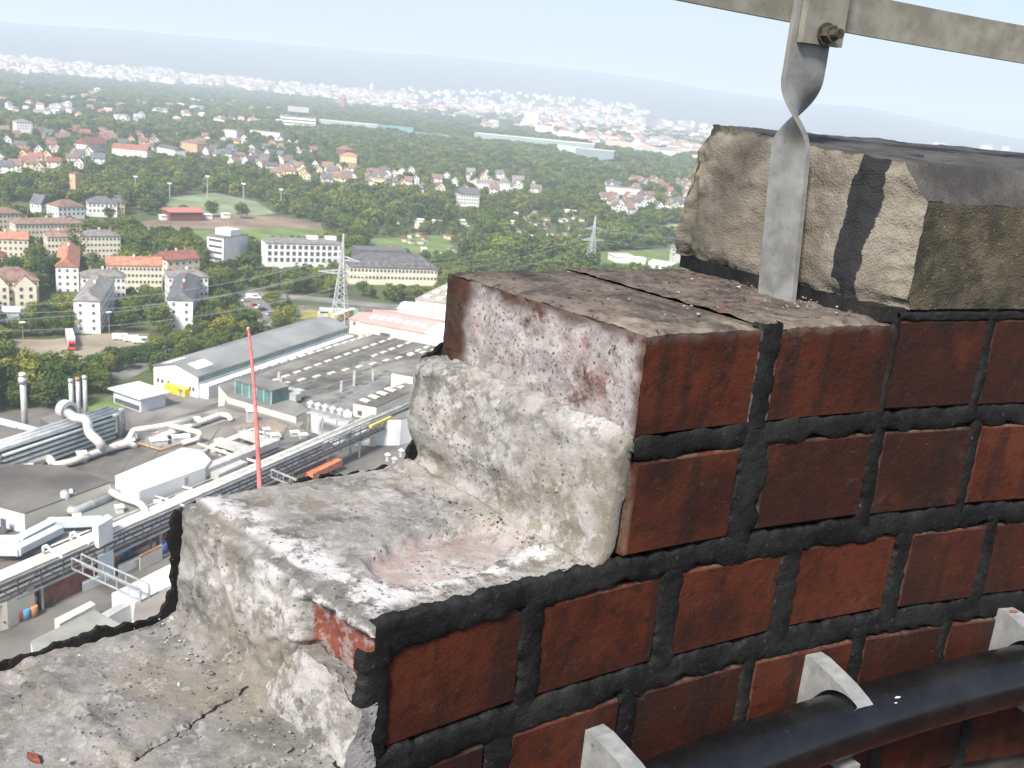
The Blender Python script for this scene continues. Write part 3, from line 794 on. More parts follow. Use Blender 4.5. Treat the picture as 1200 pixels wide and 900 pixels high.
sheet('track_ground', [(160, 262), (200, 254), (250, 252), (330, 254), (375, 262), (380, 272), (300, 272), (230, 268), (180, 274)], .09, M_TRACK)
sheet('meadow', [(225, 270), (300, 268), (370, 268), (400, 276), (330, 284), (240, 282)], .11, M_MEADOW)
sheet('dry_grass', [(352, 364), (404, 362), (404, 374), (352, 374)], .07, M_YELLOWG)
sheet('field', [(765, 265), (800, 262), (830, 262), (830, 270), (800, 271)], .06, mat('stubble_field', (.34, .28, .17), .95, .2, .03))
sheet('meadow', [(700, 296), (810, 290), (830, 312), (705, 316)], .06, M_MEADOW)
sheet('railway_bed', [(345, 358), (520, 362), (640, 352), (640, 357), (520, 369), (345, 364)], .06, mat('ballast', (.17, .14, .12), .95, .25, .3))
sheet('meadow', [(430, 280), (520, 276), (540, 300), (430, 303)], .06, M_MEADOW)
# ---------------------------------------------------------------- buildings
M_WHITE = mat('white_render', (.76, .75, .73), .85, .06, .15)
M_CREAM = mat('cream_render', (.72, .66, .52), .85, .06, .15)
M_BEIGE = mat('beige_render', (.60, .54, .43), .85, .08, .15)
M_YEL = mat('yellow_render', (.72, .58, .32), .85, .08, .15)
M_BLUEW = mat('bluish_cladding', (.62, .68, .74), .7, .06, .2)
M_PEACH = mat('peach_render', (.62, .40, .26), .85, .08, .15)
M_ROOFG = mat('grey_roof_tiles', (.20, .19, .185), .85, .18, .5, rnd=.15)
M_ROOFD = mat('dark_slate_roof', (.115, .115, .125), .75, .2, .5, rnd=.15)
M_ROOFO = mat('orange_roof_tiles', (.40, .175, .115), .85, .2, .5, rnd=.12)
M_ROOFR = mat('red_roof_tiles', (.27, .105, .080), .85, .2, .5, rnd=.15)
M_ROOFB = mat('brown_roof_tiles', (.22, .14, .11), .85, .2, .5, rnd=.15)
M_FELT = mat('roof_felt', (.175, .162, .142), .92, .34, .05)
M_FELT2 = mat('pale_roof_felt', (.20, .195, .18), .92, .2, .09)
M_PINK = mat('faded_pink_sheet_roof', (.62, .33, .30), .7, .10, .08)
M_SHEETG = mat('grey_sheet_roof', (.22, .225, .22), .75, .2, .06)
M_SKYL = mat('skylight_glazing', (.62, .60, .50), .45, .1, .5)
M_WIN = mat('window_glass', (.10, .11, .13), .25, .2, 1)
M_STEEL = mat('galvanised_steelwork', (.42, .43, .43), .6, .15, .4, metal=.2)
M_DSTEEL = mat('dark_steelwork', (.13, .135, .14), .6, .2, .4)
M_LAG = mat('aluminium_lagging', (.52, .53, .52), .55, .12, .4, metal=.25)
M_WPIPE = mat('white_lagging', (.66, .64, .58), .7, .15, .3)
M_BRICKW = mat('red_brick_wall', (.26, .085, .060), .9, .2, .6)
M_TERRA = mat('terracotta_edging', (.42, .20, .12), .9, .2, .4)
M_TEAL = mat('teal_glazing', (.10, .20, .19), .35, .2, .3)

WINMESH = None
def win_mesh():
    global WINMESH
    if WINMESH is None:
        mb = MB(); mb.box((0, 0, 0), (.5, 0, 0), (0, .06, 0), (0, 0, .5)); WINMESH = mb.mesh('window_pane', mats=[M_WIN])
    return WINMESH
def window(root, c, dirn, w, h, parent=None):
    o = link('window', win_mesh(), root); off = np.asarray(c) - np.array(root.location)
    o.location = tuple(off); o.rotation_euler = (0, 0, math.atan2(dirn[1], dirn[0])); o.scale = (w, 1, h); return o

def footprint(A, B, D):
    A, B = np.asarray(A, float)[:2], np.asarray(B, float)[:2]; u = B - A; Wd = np.linalg.norm(u); u /= Wd
    v = np.array([-u[1], u[0]])
    if v @ A < 0: v = -v
    return A, u, v, Wd
LOWZ = []          # strips in front of buildings where only low growth stands
def exclude(corners, front=0.0, marg=2.0):
    if front:
        C = np.array([np.asarray(c)[:2] for c in corners]); m = C.mean(0); dv = -m / np.linalg.norm(m) * front * 2.6
        LOWZ.append((hull(np.concatenate([C, C + dv])), 3.0))
    EXC.append(([np.asarray(c)[:2] for c in corners], marg))
    if front:
        C = np.array([np.asarray(c)[:2] for c in corners]); m = C.mean(0); dv = -m / np.linalg.norm(m) * front
        Q = np.concatenate([C, C + dv]); a = np.arctan2(*(Q - Q.mean(0)).T)
        # hull of both
        EXC.append((hull(Q), marg))
def hull(P):
    P = sorted(map(tuple, P)); lo = []; up = []
    def cr(o, a, b): return (a[0] - o[0]) * (b[1] - o[1]) - (a[1] - o[1]) * (b[0] - o[0])
    for p in P:
        while len(lo) > 1 and cr(lo[-2], lo[-1], p) <= 0: lo.pop()
        lo.append(p)
    for p in P[::-1]:
        while len(up) > 1 and cr(up[-2], up[-1], p) <= 0: up.pop()
        up.append(p)
    return [np.array(p) for p in lo[:-1] + up[:-1]]

def building(name, label, A, B, D, h, roof='flat', rh=3.0, ridge='u', wm=None, rm=None, wins=None, floors=0, z0=0.0, over=.4, front=0, group=None, cat='building', fl=3.0, far=None, chims=0, ww=1.2, wh=1.4):
    """A, B: pixels (or world points) of the upper edge of the near wall; D depth away from the camera or (px,py) of a far eave corner"""
    conv = lambda p: G(p[0], p[1], h) if len(p) == 2 else np.asarray(p, float)
    A_, B_ = conv(A), conv(B); O, u, v, Wd = footprint(A_, B_, 0)
    if isinstance(D, tuple): D = abs((G(D[0], D[1], h)[:2] - O) @ v)
    C = [O, O + u * Wd, O + u * Wd + v * D, O + v * D]
    wm = wm or M_WHITE; rm = rm or M_ROOFG
    cen = (C[0] + C[2]) / 2
    t = thing(name, (cen[0], cen[1], z0), label, cat, group)
    wl = MB(); wl.prism(C, z0, h)
    up = lambda a, b, z: np.array([*(O + u * a + v * b), z])
    if roof in ('gable', 'half'):
        if ridge == 'u': tri = [[(0, 0), (0, D), (0, D / 2)], [(Wd, 0), (Wd, D), (Wd, D / 2)]]
        else: tri = [[(0, 0), (Wd, 0), (Wd / 2, 0)], [(0, D), (Wd, D), (Wd / 2, D)]]
        for tr in tri:
            P = [up(*tr[0], h), up(*tr[1], h), up(*tr[2], h + rh)]
            e = (v if ridge == 'v' else u) * .0
            wl.add(P, [(0, 1, 2), ]); wl.add(P, [(2, 1, 0)])
    part('wall', wl, wm, t)
    rf = MB(); o = over; th = .25
    if roof == 'flat':
        rf.prism([up(-o, -o, 0), up(Wd + o, -o, 0), up(Wd + o, D + o, 0), up(-o, D + o, 0)], h + .002, h + .35)
    else:
        if ridge == 'u':
            e0, e1 = (up(-o, -o, h), up(Wd + o, -o, h)), (up(-o, D + o, h), up(Wd + o, D + o, h))
            ins = D / 2 if roof == 'hip' else 0
            r0, r1 = up(-o + ins, D / 2, h + rh), up(Wd + o - ins, D / 2, h + rh)
        else:
            e0, e1 = (up(-o, -o, h), up(-o, D + o, h)), (up(Wd + o, -o, h), up(Wd + o, D + o, h))
            ins = Wd / 2 if roof == 'hip' else 0
            r0, r1 = up(Wd / 2, -o + ins, h + rh), up(Wd / 2, D + o - ins, h + rh)
        P = [e0[0], e0[1], e1[0], e1[1], r0, r1]
        Q = [p + np.array([0, 0, th]) for p in P]; P = [p + np.array([0, 0, .01]) for p in P]
        rf.add(P + Q, [(6, 7, 11, 10), (8, 10, 11, 9), (0, 4, 5, 1), (2, 3, 5, 4), (0, 1, 7, 6), (2, 8, 9, 3), (0, 6, 10, 4), (2, 4, 10, 8), (1, 5, 11, 7), (3, 9, 11, 5), (6, 10, 8), (7, 9, 11)])
    rfo = part('roof', rf, rm, t)
    for k in range(chims):
        f = (k + .7) / (chims + .4)
        c = up(Wd * f, D / 2, h + rh) if ridge == 'u' else up(Wd / 2, D * f, h + rh)
        cm = MB(); cm.box(c + np.array([0, 0, .3]), u_(u, .45), u_(v, .45), (0, 0, .9)); part('roof_stack', cm, M_CREAM if k % 2 else M_TERRA, rfo)
    # windows on the faces the camera can see
    if floors:
        for (P, Q, nrm, L) in ((C[0], C[1], -v, Wd), (C[0], C[3], -u, D), (C[1], C[2], u, D)):
            mid = (P + Q) / 2
            if nrm @ mid > 0: continue
            dr = (Q - P) / L; n = int(wins or max(1, round(L / 3.2))) if L == Wd else max(1, round(L / 3.6))
            if L < 4: continue
            for f in range(floors):
                for i in range(n):
                    q = P + dr * (L * (i + .5) / n) + nrm * .03
                    window(t, (q[0], q[1], h - 1.5 - f * fl), dr, ww, wh)
    exclude(C, front)
    t['_c'] = 0; del t['_c']
    return t, C, u, v, Wd, D
def u_(v, k): return np.array([v[0] * k, v[1] * k, 0])

# --- housing estate on the left
def apt(label, A, B, D, h=12.5, **k):
    d = dict(roof='hip', rh=2.6, floors=4, front=16, chims=3, ww=1.0, wh=1.15); d.update(k)
    return building('apartment_block', label, A, B, D, h, cat='building', group='apartment blocks of the housing estate', **d)
apt('white apartment block end on with a long grey roof beside the sandy yard', (86, 353), (117, 354), (66, 325), ridge='v', wins=2, front=28)
apt('white apartment block with grey roof and colourful balcony behind the sandy yard', (96, 325), (147, 325), 10, wins=9)
apt('white apartment block end on with dark grey roof and reddish chimneys', (196, 352), (226, 353), (167, 322), ridge='v', wins=2, rm=M_ROOFD, front=26)
apt('white apartment block with grey roof behind the block with reddish chimneys', (197, 325), (244, 325), 10, wins=9)
apt('white house end on with a bright orange gabled roof', (65, 313), (92, 313.5), (56, 291), h=11, roof='gable', rh=4.0, ridge='v', rm=M_ROOFO, wins=3, chims=2)
apt('long yellowish block under a bright orange roof', (125, 311), (190, 312), 11, h=12, rm=M_ROOFO, wm=M_CREAM, roof='gable', rh=3.2, wins=14)
apt('block with dark red gabled roof behind the long orange roofed one', (179, 301), (196, 306), (166, 284), h=12, rm=M_ROOFR, wm=M_CREAM, roof='gable', rh=3.5, ridge='v', wins=3)
apt('cream block with a brownish roof beside the two poplars', (55, 278), (86, 278), 11, wm=M_CREAM, rm=M_ROOFB, wins=7)
apt('cream block with a grey violet roof and stacked balconies right of the poplars', (96, 277), (141, 277), 11, wm=M_CREAM, rm=M_ROOFG, wins=10)
apt('long cream block under a dull grey brown roof behind the poplars', (18, 263), (98, 262), 12, h=11, wm=M_BEIGE, rm=M_ROOFB, wins=18)
apt('cream block with pale brown roof farthest along the estate street', (-30, 251), (26, 250), 12, h=11, wm=M_BEIGE, rm=M_ROOFB, wins=12)
apt('cream block with orange roof half hidden by leafy trees', (-22, 280), (33, 281), 11, h=11, wm=M_CREAM, rm=M_ROOFO, wins=9, roof='gable', rh=3)
apt('small pinkish house with red roof cut by the photo edge', (-25, 300), (3, 301), 10, h=9, wm=M_PEACH, rm=M_ROOFR, wins=4, floors=3)
# tall villa with gables at the left edge
tv, C, u, v, Wd, D = building('gabled_villa', 'large cream villa with two front gables and a brown grey roof', (-14, 330), (45, 329), 14, 11, roof='hip', rh=4.5, wm=M_CREAM, rm=M_ROOFB, floors=3, wins=8, front=12)
for k, (a, w_) in enumerate(((.22, 6), (.72, 8))):
    g_ = MB(); c = C[0] + u * (Wd * a)
    for s_ in (0,):
        P = [c - u * w_ / 2 - v * 3.2, c + u * w_ / 2 - v * 3.2, c + u * w_ / 2 + v * 4, c - u * w_ / 2 + v * 4]
        g_.prism(P, 0, 9.5); P3 = [np.array([*P[0], 9.5]), np.array([*P[1], 9.5]), np.array([*(P[0] + P[1]) / 2, 13.5])]
        g_.add(P3, [(0, 1, 2)])
    part('gable_wing', g_, M_CREAM, tv)
    g2 = MB(); r0 = np.array([*(P[0] + P[1]) / 2, 13.7]); r1 = np.array([*(P[2] + P[3]) / 2, 13.7])
    g2.add([np.array([*(P[0] - u * .5), 9.2]), r0, r1, np.array([*(P[3] - u * .5), 9.2])], [(0, 1, 2, 3)]); g2.add([np.array([*(P[1] + u * .5), 9.2]), r0, r1, np.array([*(P[2] + u * .5), 9.2])], [(3, 2, 1, 0)])
    part('wing_roof', g2, M_ROOFB, tv)
    for f in range(3):
        for i in (-1, 1): q = c + u * (i * w_ * .22) - v * 3.24; window(tv, (q[0], q[1], 8.2 - 3 * f), u, 1.2, 1.5)
building('garden_shed', 'low pale shed below the gabled villa', (-10, 366), (22, 366), 9, 4, wm=M_BLUEW, rm=mat('pale_sheet_roof', (.62, .66, .66), .7, .05), cat='shed', front=10)
building('white_house', 'white house with dark hipped roof and dormers beside the sports ground', (103, 238), (137, 239), 13, 9, roof='hip', rh=4, rm=M_ROOFD, floors=2, wins=7, front=35, fl=3.4)
building('ochre_house', 'narrow ochre house joined to the white dormered one', (137, 237), (146, 237), 12, 9, roof='hip', rh=4, wm=M_YEL, rm=M_ROOFD, floors=2, wins=2, front=25)
building('white_house', 'white house with a low dark brown roof on the estate street', (68, 243), (99, 242), 14, 8, roof='hip', rh=4, rm=M_ROOFB, floors=2, wins=6, front=25)
building('timbered_house', 'small half timbered house with steep slate roof', (48, 240), (59, 239), 9, 7, roof='gable', rh=6, ridge='v', rm=M_ROOFD, floors=1, wins=2, front=25)
building('red_house', 'ochre brick tower house rising from the dark trees', (81, 203), (88, 204), 8, 14, roof='flat', wm=M_PEACH, rm=M_ROOFR, front=30)
# --- white modern block and long school
tb, C, u, v, Wd, D = building('office_block', 'white flat roofed office block with dark ribbon windows among trees', (243, 276), (262, 279), 22, 14, wm=M_WHITE, rm=M_FELT2, front=26)
for f in range(4):
    for (P, Q, nr) in ((C[0], C[1], -v), (C[0], C[3], -u)):
        if nr @ P > 0: continue
        L = np.linalg.norm(Q - P); c = (P + Q) / 2 + nr * .04; window(tb, (c[0], c[1], 12 - 3.3 * f), (Q - P) / L, L * .82, 1.3)
ph = MB(); c = (C[0] + C[2]) / 2; ph.box((c[0], c[1], 16), u_(u, 5), u_(v, 4.5), (0, 0, 1.6)); part('roof_house', ph, M_WHITE, tb)
mst = MB(); mst.tube([(c[0], c[1], 17.5), (c[0], c[1], 22)], .12, 6); part('mast', mst, M_STEEL, tb)
building('office_wing', 'low white wing of the ribbon windowed office block', (262, 280), (288, 278), 14, 12, wm=M_WHITE, rm=M_FELT2, floors=2, wins=5, front=10)
tb, C, u, v, Wd, D = building('school_building', 'long white building with rows of teal window bays and grey roof', (312, 285), (403, 287), 14, 13, roof='hip', rh=2.2, wm=M_WHITE, rm=M_ROOFG, front=22)
for i in range(13):
    for f in range(3):
        q = C[0] + u * (Wd * (i + .6) / 13) - v * .04
        o = window(tb, (q[0], q[1], 11 - 3.5 * f), u, 1.9, 2.2)
for k in (.62, .86):
    b_ = MB(); q = C[0] + u * Wd * k + v * 7; b_.box((q[0], q[1], 15.6), u_(u, 3), u_(v, 2), (0, 0, 1)); part('roof_house', b_, M_WHITE, tb)
tb, C, u, v, Wd, D = building('barracks_building', 'long slate roofed building with cream front and dormers above the railway trees', (410, 313), (513, 316), 18, 9, roof='hip', rh=6.5, wm=M_CREAM, rm=M_ROOFD, floors=2, wins=24, front=26, fl=3.6)
for i in range(11):
    q = C[0] + u * (Wd * (i + .7) / 12) + v * 2.0; dm = MB(); dm.box((q[0], q[1], 10.7), u_(u, .9), u_(v, 1.2), (0, 0, .8)); part('dormer', dm, M_ROOFG, tb)
hd = MB(); q = C[0] + u * Wd * .42 + v * 22; hd.box((q[0], q[1], 8), u_(u, 14), u_(v, 7), (0, 0, 8)); part('rear_wing', hd, M_ROOFD, tb)
# red grandstand hall on the sports ground
building('sports_hall', 'dark red roofed hall at the edge of the sports ground', (199, 249), (238, 249), 16, 6, roof='gable', rh=2.2, wm=mat('dark_red_boards', (.17, .06, .05), .8), rm=mat('salmon_sheet_roof', (.42, .17, .13), .7, .08), front=20, over=1.0)
for k, (x, y) in enumerate(((189, 257), (241, 256), (262, 255))): building('equipment_hut', 'small white hut beside the dark red sports hall' if k != 0 else 'small grey hut on the near side of the dark red sports hall', (x, y - 4), (x + 8, y - 4), 5, 3, wm=M_WHITE, rm=M_WHITE, cat='hut', group='huts of the sports ground')
for k, (x, y, h) in enumerate(((159, 231, 16), (199, 236, 14), (243, 240, 22), (285, 246, 20), (329, 246, 16))):
    p = G(x, y); t = thing('floodlight_mast', p, ['floodlight mast at the wooded end of the sports field', 'floodlight mast behind the dark red sports hall', 'tallest floodlight mast beside the pale green pitch', 'floodlight mast between two dark trees on the pitch edge', 'floodlight mast at the bushy end of the pitch'][k], 'mast', 'floodlight masts')
    mb = MB(); mb.tube([p, p + [0, 0, h]], .38, 6); part('pole', mb, M_STEEL, t)
    mb = MB(); mb.box(p + [0, 0, h], (1.6, 0, 0), (0, .3, 0), (0, 0, .5)); part('lamp_head', mb, M_WHITE, t)

# --- factory halls beyond the yard
def poly_building(name, label, pxs, h, wm, rm, z0=0.0, cat='building', group=None, para=.35):
    P = [G(x, y, h)[:2] for x, y in pxs]; c = np.mean(P, 0)
    t = thing(name, (c[0], c[1], z0), label, cat, group)
    a = MB(); a.prism(P, z0, h); part('wall', a, wm, t)
    b = MB(); Q = [c + (p - c) * 1.0 for p in P]; b.prism(Q, h + .01, h + .30); part('roof', b, rm, t)
    exclude(P); return t, P
def skylights(t, p00, p10, p01, p11, nu, nv, h, su, sv, hz_=.45, m=None, skip=None):
    "grid of dome lights between four pixel corners on a roof"
    q = [G(*p, h) for p in (p00, p10, p01, p11)]
    me = None
    for j in range(nv):
        for i in range(nu):
            if skip and skip(i, j): continue
            a, b = i / max(1, nu - 1), j / max(1, nv - 1)
            c = q[0] * (1 - a) * (1 - b) + q[1] * a * (1 - b) + q[2] * (1 - a) * b + q[3] * a * b
            d = q[1] - q[0]
            if me is None:
                mb = MB(); mb.add([(x * .5 * s_, y * .5 * s_, z) for z, s_ in ((0, 1), (.7, 1), (1, .7)) for x, y in ((-1, -1), (1, -1), (1, 1), (-1, 1))],
                                  [(4 * r + k, 4 * r + (k + 1) % 4, 4 * r + 4 + (k + 1) % 4, 4 * r + 4 + k) for r in range(2) for k in range(4)] + [(8, 9, 10, 11)])
                me = mb.mesh('skylight_dome', mats=[m or M_SKYL])
            o = link('skylight', me, t); o.location = tuple(c + [0, 0, .25] - np.array(t.location)); o.rotation_euler = (0, 0, math.atan2(d[1], d[0])); o.scale = (su, sv, hz_)

# gabled warehouse with clerestory band
hA, hB, hF = G(180, 429, 7), G(232, 442, 7), G(408, 384, 7)
t = thing('gabled_warehouse', (*(hA + hB)[:2] / 2, 0), 'long white warehouse with shallow grey roof and dark clerestory band', 'warehouse')
u = hB - hA; Wd = np.linalg.norm(u); u = u / Wd; v = hF - hB; D = np.linalg.norm(v); v = v / D
cor = [hA, hB, hF, hA + v * D]
wl = MB(); wl.prism([p[:2] for p in cor], 0, 7)
m0 = (hA + hB) / 2 + [0, 0, 2.6]; m1 = m0 + v * D
wl.add([hA, hB, m0], [(0, 1, 2)]); wl.add([cor[3], cor[2], m1], [(2, 1, 0)]); part('wall', wl, M_WHITE, t)
rf = MB(); e = .5; zz = np.array([0, 0, .02]); T_ = np.array([0, 0, .3])
Pq = [hA - u * e - v * e + zz, m0 - v * e + zz, m1 + v * e + zz, cor[3] - u * e + v * e + zz]; Pr = [hB + u * e - v * e + zz, m0 - v * e + zz, m1 + v * e + zz, hF + u * e + v * e + zz]
for q in (Pq, Pr[::-1]):
    rf.add(q + [p + T_ for p in q], [(3, 2, 1, 0), (4, 5, 6, 7), (0, 1, 5, 4), (1, 2, 6, 5), (2, 3, 7, 6), (3, 0, 4, 7)])
part('roof', rf, M_SHEETG, t)
cb = MB(); cc_ = hB + v * D / 2 + u * .03 - [0, 0, 1.15]; cb.box(cc_, v * D / 2 * .99, u * .06, (0, 0, .75)); part('clerestory_band', cb, M_TEAL, t)
ld = MB(); cc_ = hB + v * D / 2 + u * 1.8; cc_[2] = 2.2; ld.box(cc_, v * D * .49, u * 1.75, (0, 0, 2.2)); part('lean_to', ld, M_WHITE, t)
for k, (a, b) in enumerate(((.22, .06), (.73, .08))):
    sl = MB(); q = hA + u * Wd * a + v * D * b; q[2] = 7.35 + 2.6 * (1 - abs(2 * a - 1)); sg = 1 if a < .5 else -1
    sl.box(q, v * 4.0 + [0, 0, 0], u * 2.0 + np.array([0, 0, sg * 2.0 * 2.6 / (Wd / 2)]), (0, 0, .12)); part('roof_light', sl, M_WHITE, t)
for a in (.1, .2, .34, .82, .9):
    q = hA + u * Wd * a - v * .04; window(t, (q[0], q[1], 2.6), u, 1.0, 1.3)
exclude([p[:2] for p in cor], 0)

# large flat roofed works hall with rows of skylights
ph_, P = poly_building('works_hall', 'large flat dark roofed works hall with rows of pale skylights', [(262, 455), (432, 391), (600, 424), (560, 470), (470, 492), (400, 492), (330, 478)], 8, M_WHITE, M_FELT)
skylights(ph_, (272, 444), (432, 394), (316, 455), (548, 402), 16, 2, 8, 3.4, 1.5)
skylights(ph_, (308, 452), (458, 398), (352, 467), (500, 408), 14, 3, 8, 3.4, 1.5, skip=lambda i, j: (j == 1 and i < 9) or (j == 2 and i < 11))
skylights(ph_, (330, 462), (440, 418), (420, 478), (470, 440), 9, 4, 8, 3.2, 1.3, .3, M_DSTEEL, skip=lambda i, j: (i + j) % 5 == 0)
# front building of the works hall with glazed roof plant
fb, P = poly_building('works_plant_house', 'cream front building of the works hall with green glazed roof plant', [(256, 452), (283, 446), (345, 470), (362, 482), (347, 489), (268, 466)], 9, M_CREAM, M_FELT2)
fb2, P2 = poly_building('annex', 'lower cream annex along the felt roof with small dark windows', [(264, 468), (352, 491), (356, 497), (348, 505), (262, 480)], 7, M_CREAM, M_FELT2)
for (x, y) in ((308, 492), (313, 493.5), (347, 499), (344, 508)): q = G(x, y, 4); window(fb2, q, (P2[1] - P2[0]) / np.linalg.norm(P2[1] - P2[0]), 1.6, 1.3)
gl = MB(); a_, b_ = G(286, 458, 9.3), G(328, 471, 9.3); dd = b_ - a_; L = np.linalg.norm(dd); dd /= L; nn = np.array([-dd[1], dd[0], 0])
gl.box((a_ + b_) / 2 + [0, 0, 2.0], dd * L / 2, nn * 3.4, (0, 0, 2.0)); part('glazed_plant', gl, M_TEAL, fb)
for k in range(6): gb = MB(); q = a_ + dd * L * k / 5 - nn * 3.5 * np.sign(nn @ a_) * 1; gb.box(q + [0, 0, 2.1], dd * .15, nn * .15, (0, 0, 2.1)); part('frame_post', gb, M_LAG, fb)
gtop = MB(); gtop.box((a_ + b_) / 2 + [0, 0, 4.2], dd * (L / 2 + .4), nn * 3.8, (0, 0, .2)); part('plant_roof', gtop, M_FELT2, fb)
for (x, y, h_) in ((327, 446, 4), (400, 459, 5), (415, 452, 7), (330, 452, 4), (437, 446, 5)):
    p = G(x, y, 8.3); s_ = MB(); s_.tube([p, p + [0, 0, h_ * .7]], .5, 8); part('vent_stack', s_, M_LAG, ph_)
for (x, y) in ((345, 468), (350, 464), (338, 462)): p = G(x, y, 9.3); s_ = MB(); s_.box(p + [0, 0, 1], dd * 1.6, nn * 1.2, (0, 0, 1)); part('air_unit', s_, M_LAG, fb)
# silos
for k in range(6):
    p = G(363 + 8.6 * k, 508 + 2.2 * k, 0); t = thing('steel_silo', p, 'upright steel silo in the row beside the cream works front' , 'silo', 'row of steel silos')
    s_ = MB(); s_.tube([p, p + [0, 0, 9.6]], 1.25, 16); part('tank', s_, mat('dull_steel_silo', (.22, .23, .24), .5, .15, .4, metal=.3) if k < 5 else M_WHITE, t, True)
    s_ = MB(); s_.tube([p + [0, 0, 9.6], p + [0, 0, 10.3]], [1.25, .3], 16); part('lid', s_, M_LAG, t)
st_ = thing('silo_gantry', G(384, 505), 'steel walkway frame above the row of silos', 'gantry')
g1, g2 = G(362, 482, 10.6), G(412, 494, 10.6); mb = MB(); mb.bar(g1, g2, 3.2, .25); part('deck', mb, M_STEEL, st_)
mb = MB(); mb.bar(g1 + [0, 0, 1.1], g2 + [0, 0, 1.1], .15); mb.bar(g1 + [0, 0, .6], g2 + [0, 0, .6], .12); part('handrail', mb, M_STEEL, st_)
for k in range(4): q = g1 + (g2 - g1) * k / 3; mb = MB(); mb.bar(q, [q[0], q[1], 0], .3); part('post', mb, M_STEEL, st_)

# white office building with lettering
of, P = poly_building('office_building', 'white office building with a faded dark name on its long side', [(414, 473), (441, 478), (524, 440), (482, 446), (468, 452)], 12, M_CREAM, M_FELT)
skylights(of, (426, 470), (464, 453), (430, 471.5), (470, 455), 5, 2, 12.2, 2.2, 1.6)
pa, pb = P[1], P[2]; dr = (pb - pa) / np.linalg.norm(pb - pa); L = np.linalg.norm(pb - pa); nr = np.array([dr[1], -dr[0]]); nr = nr if nr @ pa < 0 else -nr
lt = MB(); rl_ = random.Random(5); x = L * .09
for wlen in (3, 7, 8):
    for k in range(wlen):
        for s_ in range(rl_.choice((2, 2, 3))):
            q = pa + dr * (x + s_ * .45) + nr * .06; hh = rl_.choice((.85, .85, .5)); lt.box((q[0], q[1], 9.3 + (.85 - hh)), u_(dr, .12), u_(nr, .04), (0, 0, hh))
        q = pa + dr * (x + .4) + nr * .06; lt.box((q[0], q[1], rl_.choice((8.55, 9.3, 10.05))), u_(dr, .45), u_(nr, .04), (0, 0, .12))
        x += 1.75
    x += 1.6
part('lettering', lt, mat('faded_sign_paint', (.16, .15, .14), .8), of)
for k in range(9):
    q = pa + dr * L * (.08 + .1 * k) + nr * .04
    for z in (2.2, 6.0): window(of, (q[0], q[1], z), dr, 1.9, 1.3)
for (x, y) in ((418, 480), (418, 491)):
    q = G(x, y, 8); window(of, (*(P[0] + (P[1] - P[0]) * .3 + np.array([(P[1] - P[0])[1], -(P[1] - P[0])[0]]) * 0)[:2], 9.5 if y < 485 else 5.5), (P[1] - P[0]) / np.linalg.norm(P[1] - P[0]), 1.5, 1.5)
building('roof_block', 'tall white block standing behind the office with the faded name', (459, 436), (520, 447), 16, 15, wm=M_CREAM, rm=M_FELT2, cat='building')

# pink roofed hall and its neighbours
tp_, C, u, v, Wd, D = building('pink_roofed_hall', 'cream hall with faded pink sheet roof beside the yellow lorry', (421, 377), (499, 391), 26, 8, roof='gable', rh=2.2, ridge='u', wm=M_CREAM, rm=M_PINK)
for k in range(7): q = C[0] + u * Wd * (k + .8) / 8 + v * 7; s_ = MB(); s_.box((q[0], q[1], 9.4), u_(u, 1.2), u_(v, 2) + [0, 0, .34], (0, 0, .1)); part('roof_light', s_, M_WHITE, tp_)
q = C[0] + u * Wd * .4 - v * .05; window(tp_, (q[0], q[1], 3), u, 4.5, 4.5)
building('pink_porch_hall', 'small cream hall with pink roof at the lorry end', (410, 374), (421, 376), 16, 6, roof='gable', rh=1.6, wm=M_CREAM, rm=M_PINK, floors=1, wins=1)
tq, C, u, v, Wd, D = building('blue_white_hall', 'pale blue clad hall joined to the pink roofed one', (499, 391), (545, 400), 24, 8, roof='gable', rh=2.2, wm=M_BLUEW, rm=M_WHITE)
q = C[0] + u * Wd * .55 - v * .05; window(tq, (q[0], q[1], 2.6), u, 5, 4.5)
tq, C, u, v, Wd, D = building('tall_white_hall', 'tall white hall with rows of roof lights behind the pink roof', (487, 351), (580, 364), 46, 13, wm=mat('pinkish_white_cladding', (.72, .68, .66), .8, .04), rm=mat('beige_felt', (.36, .32, .27), .9, .1, .1))
for i in range(5):
    for j in range(3): q = C[0] + u * Wd * (i + .5) / 6 + v * D * (j + .6) / 3.6; s_ = MB(); s_.box((q[0], q[1], 13.6), u_(u, 1.4), u_(v, 2.2), (0, 0, .3)); part('roof_light', s_, M_WHITE, tq)
building('domed_store', 'low rounded white store beside the tall white hall', (466, 362), (487, 364), 14, 7, roof='hip', rh=2, wm=M_WHITE, rm=M_WHITE)
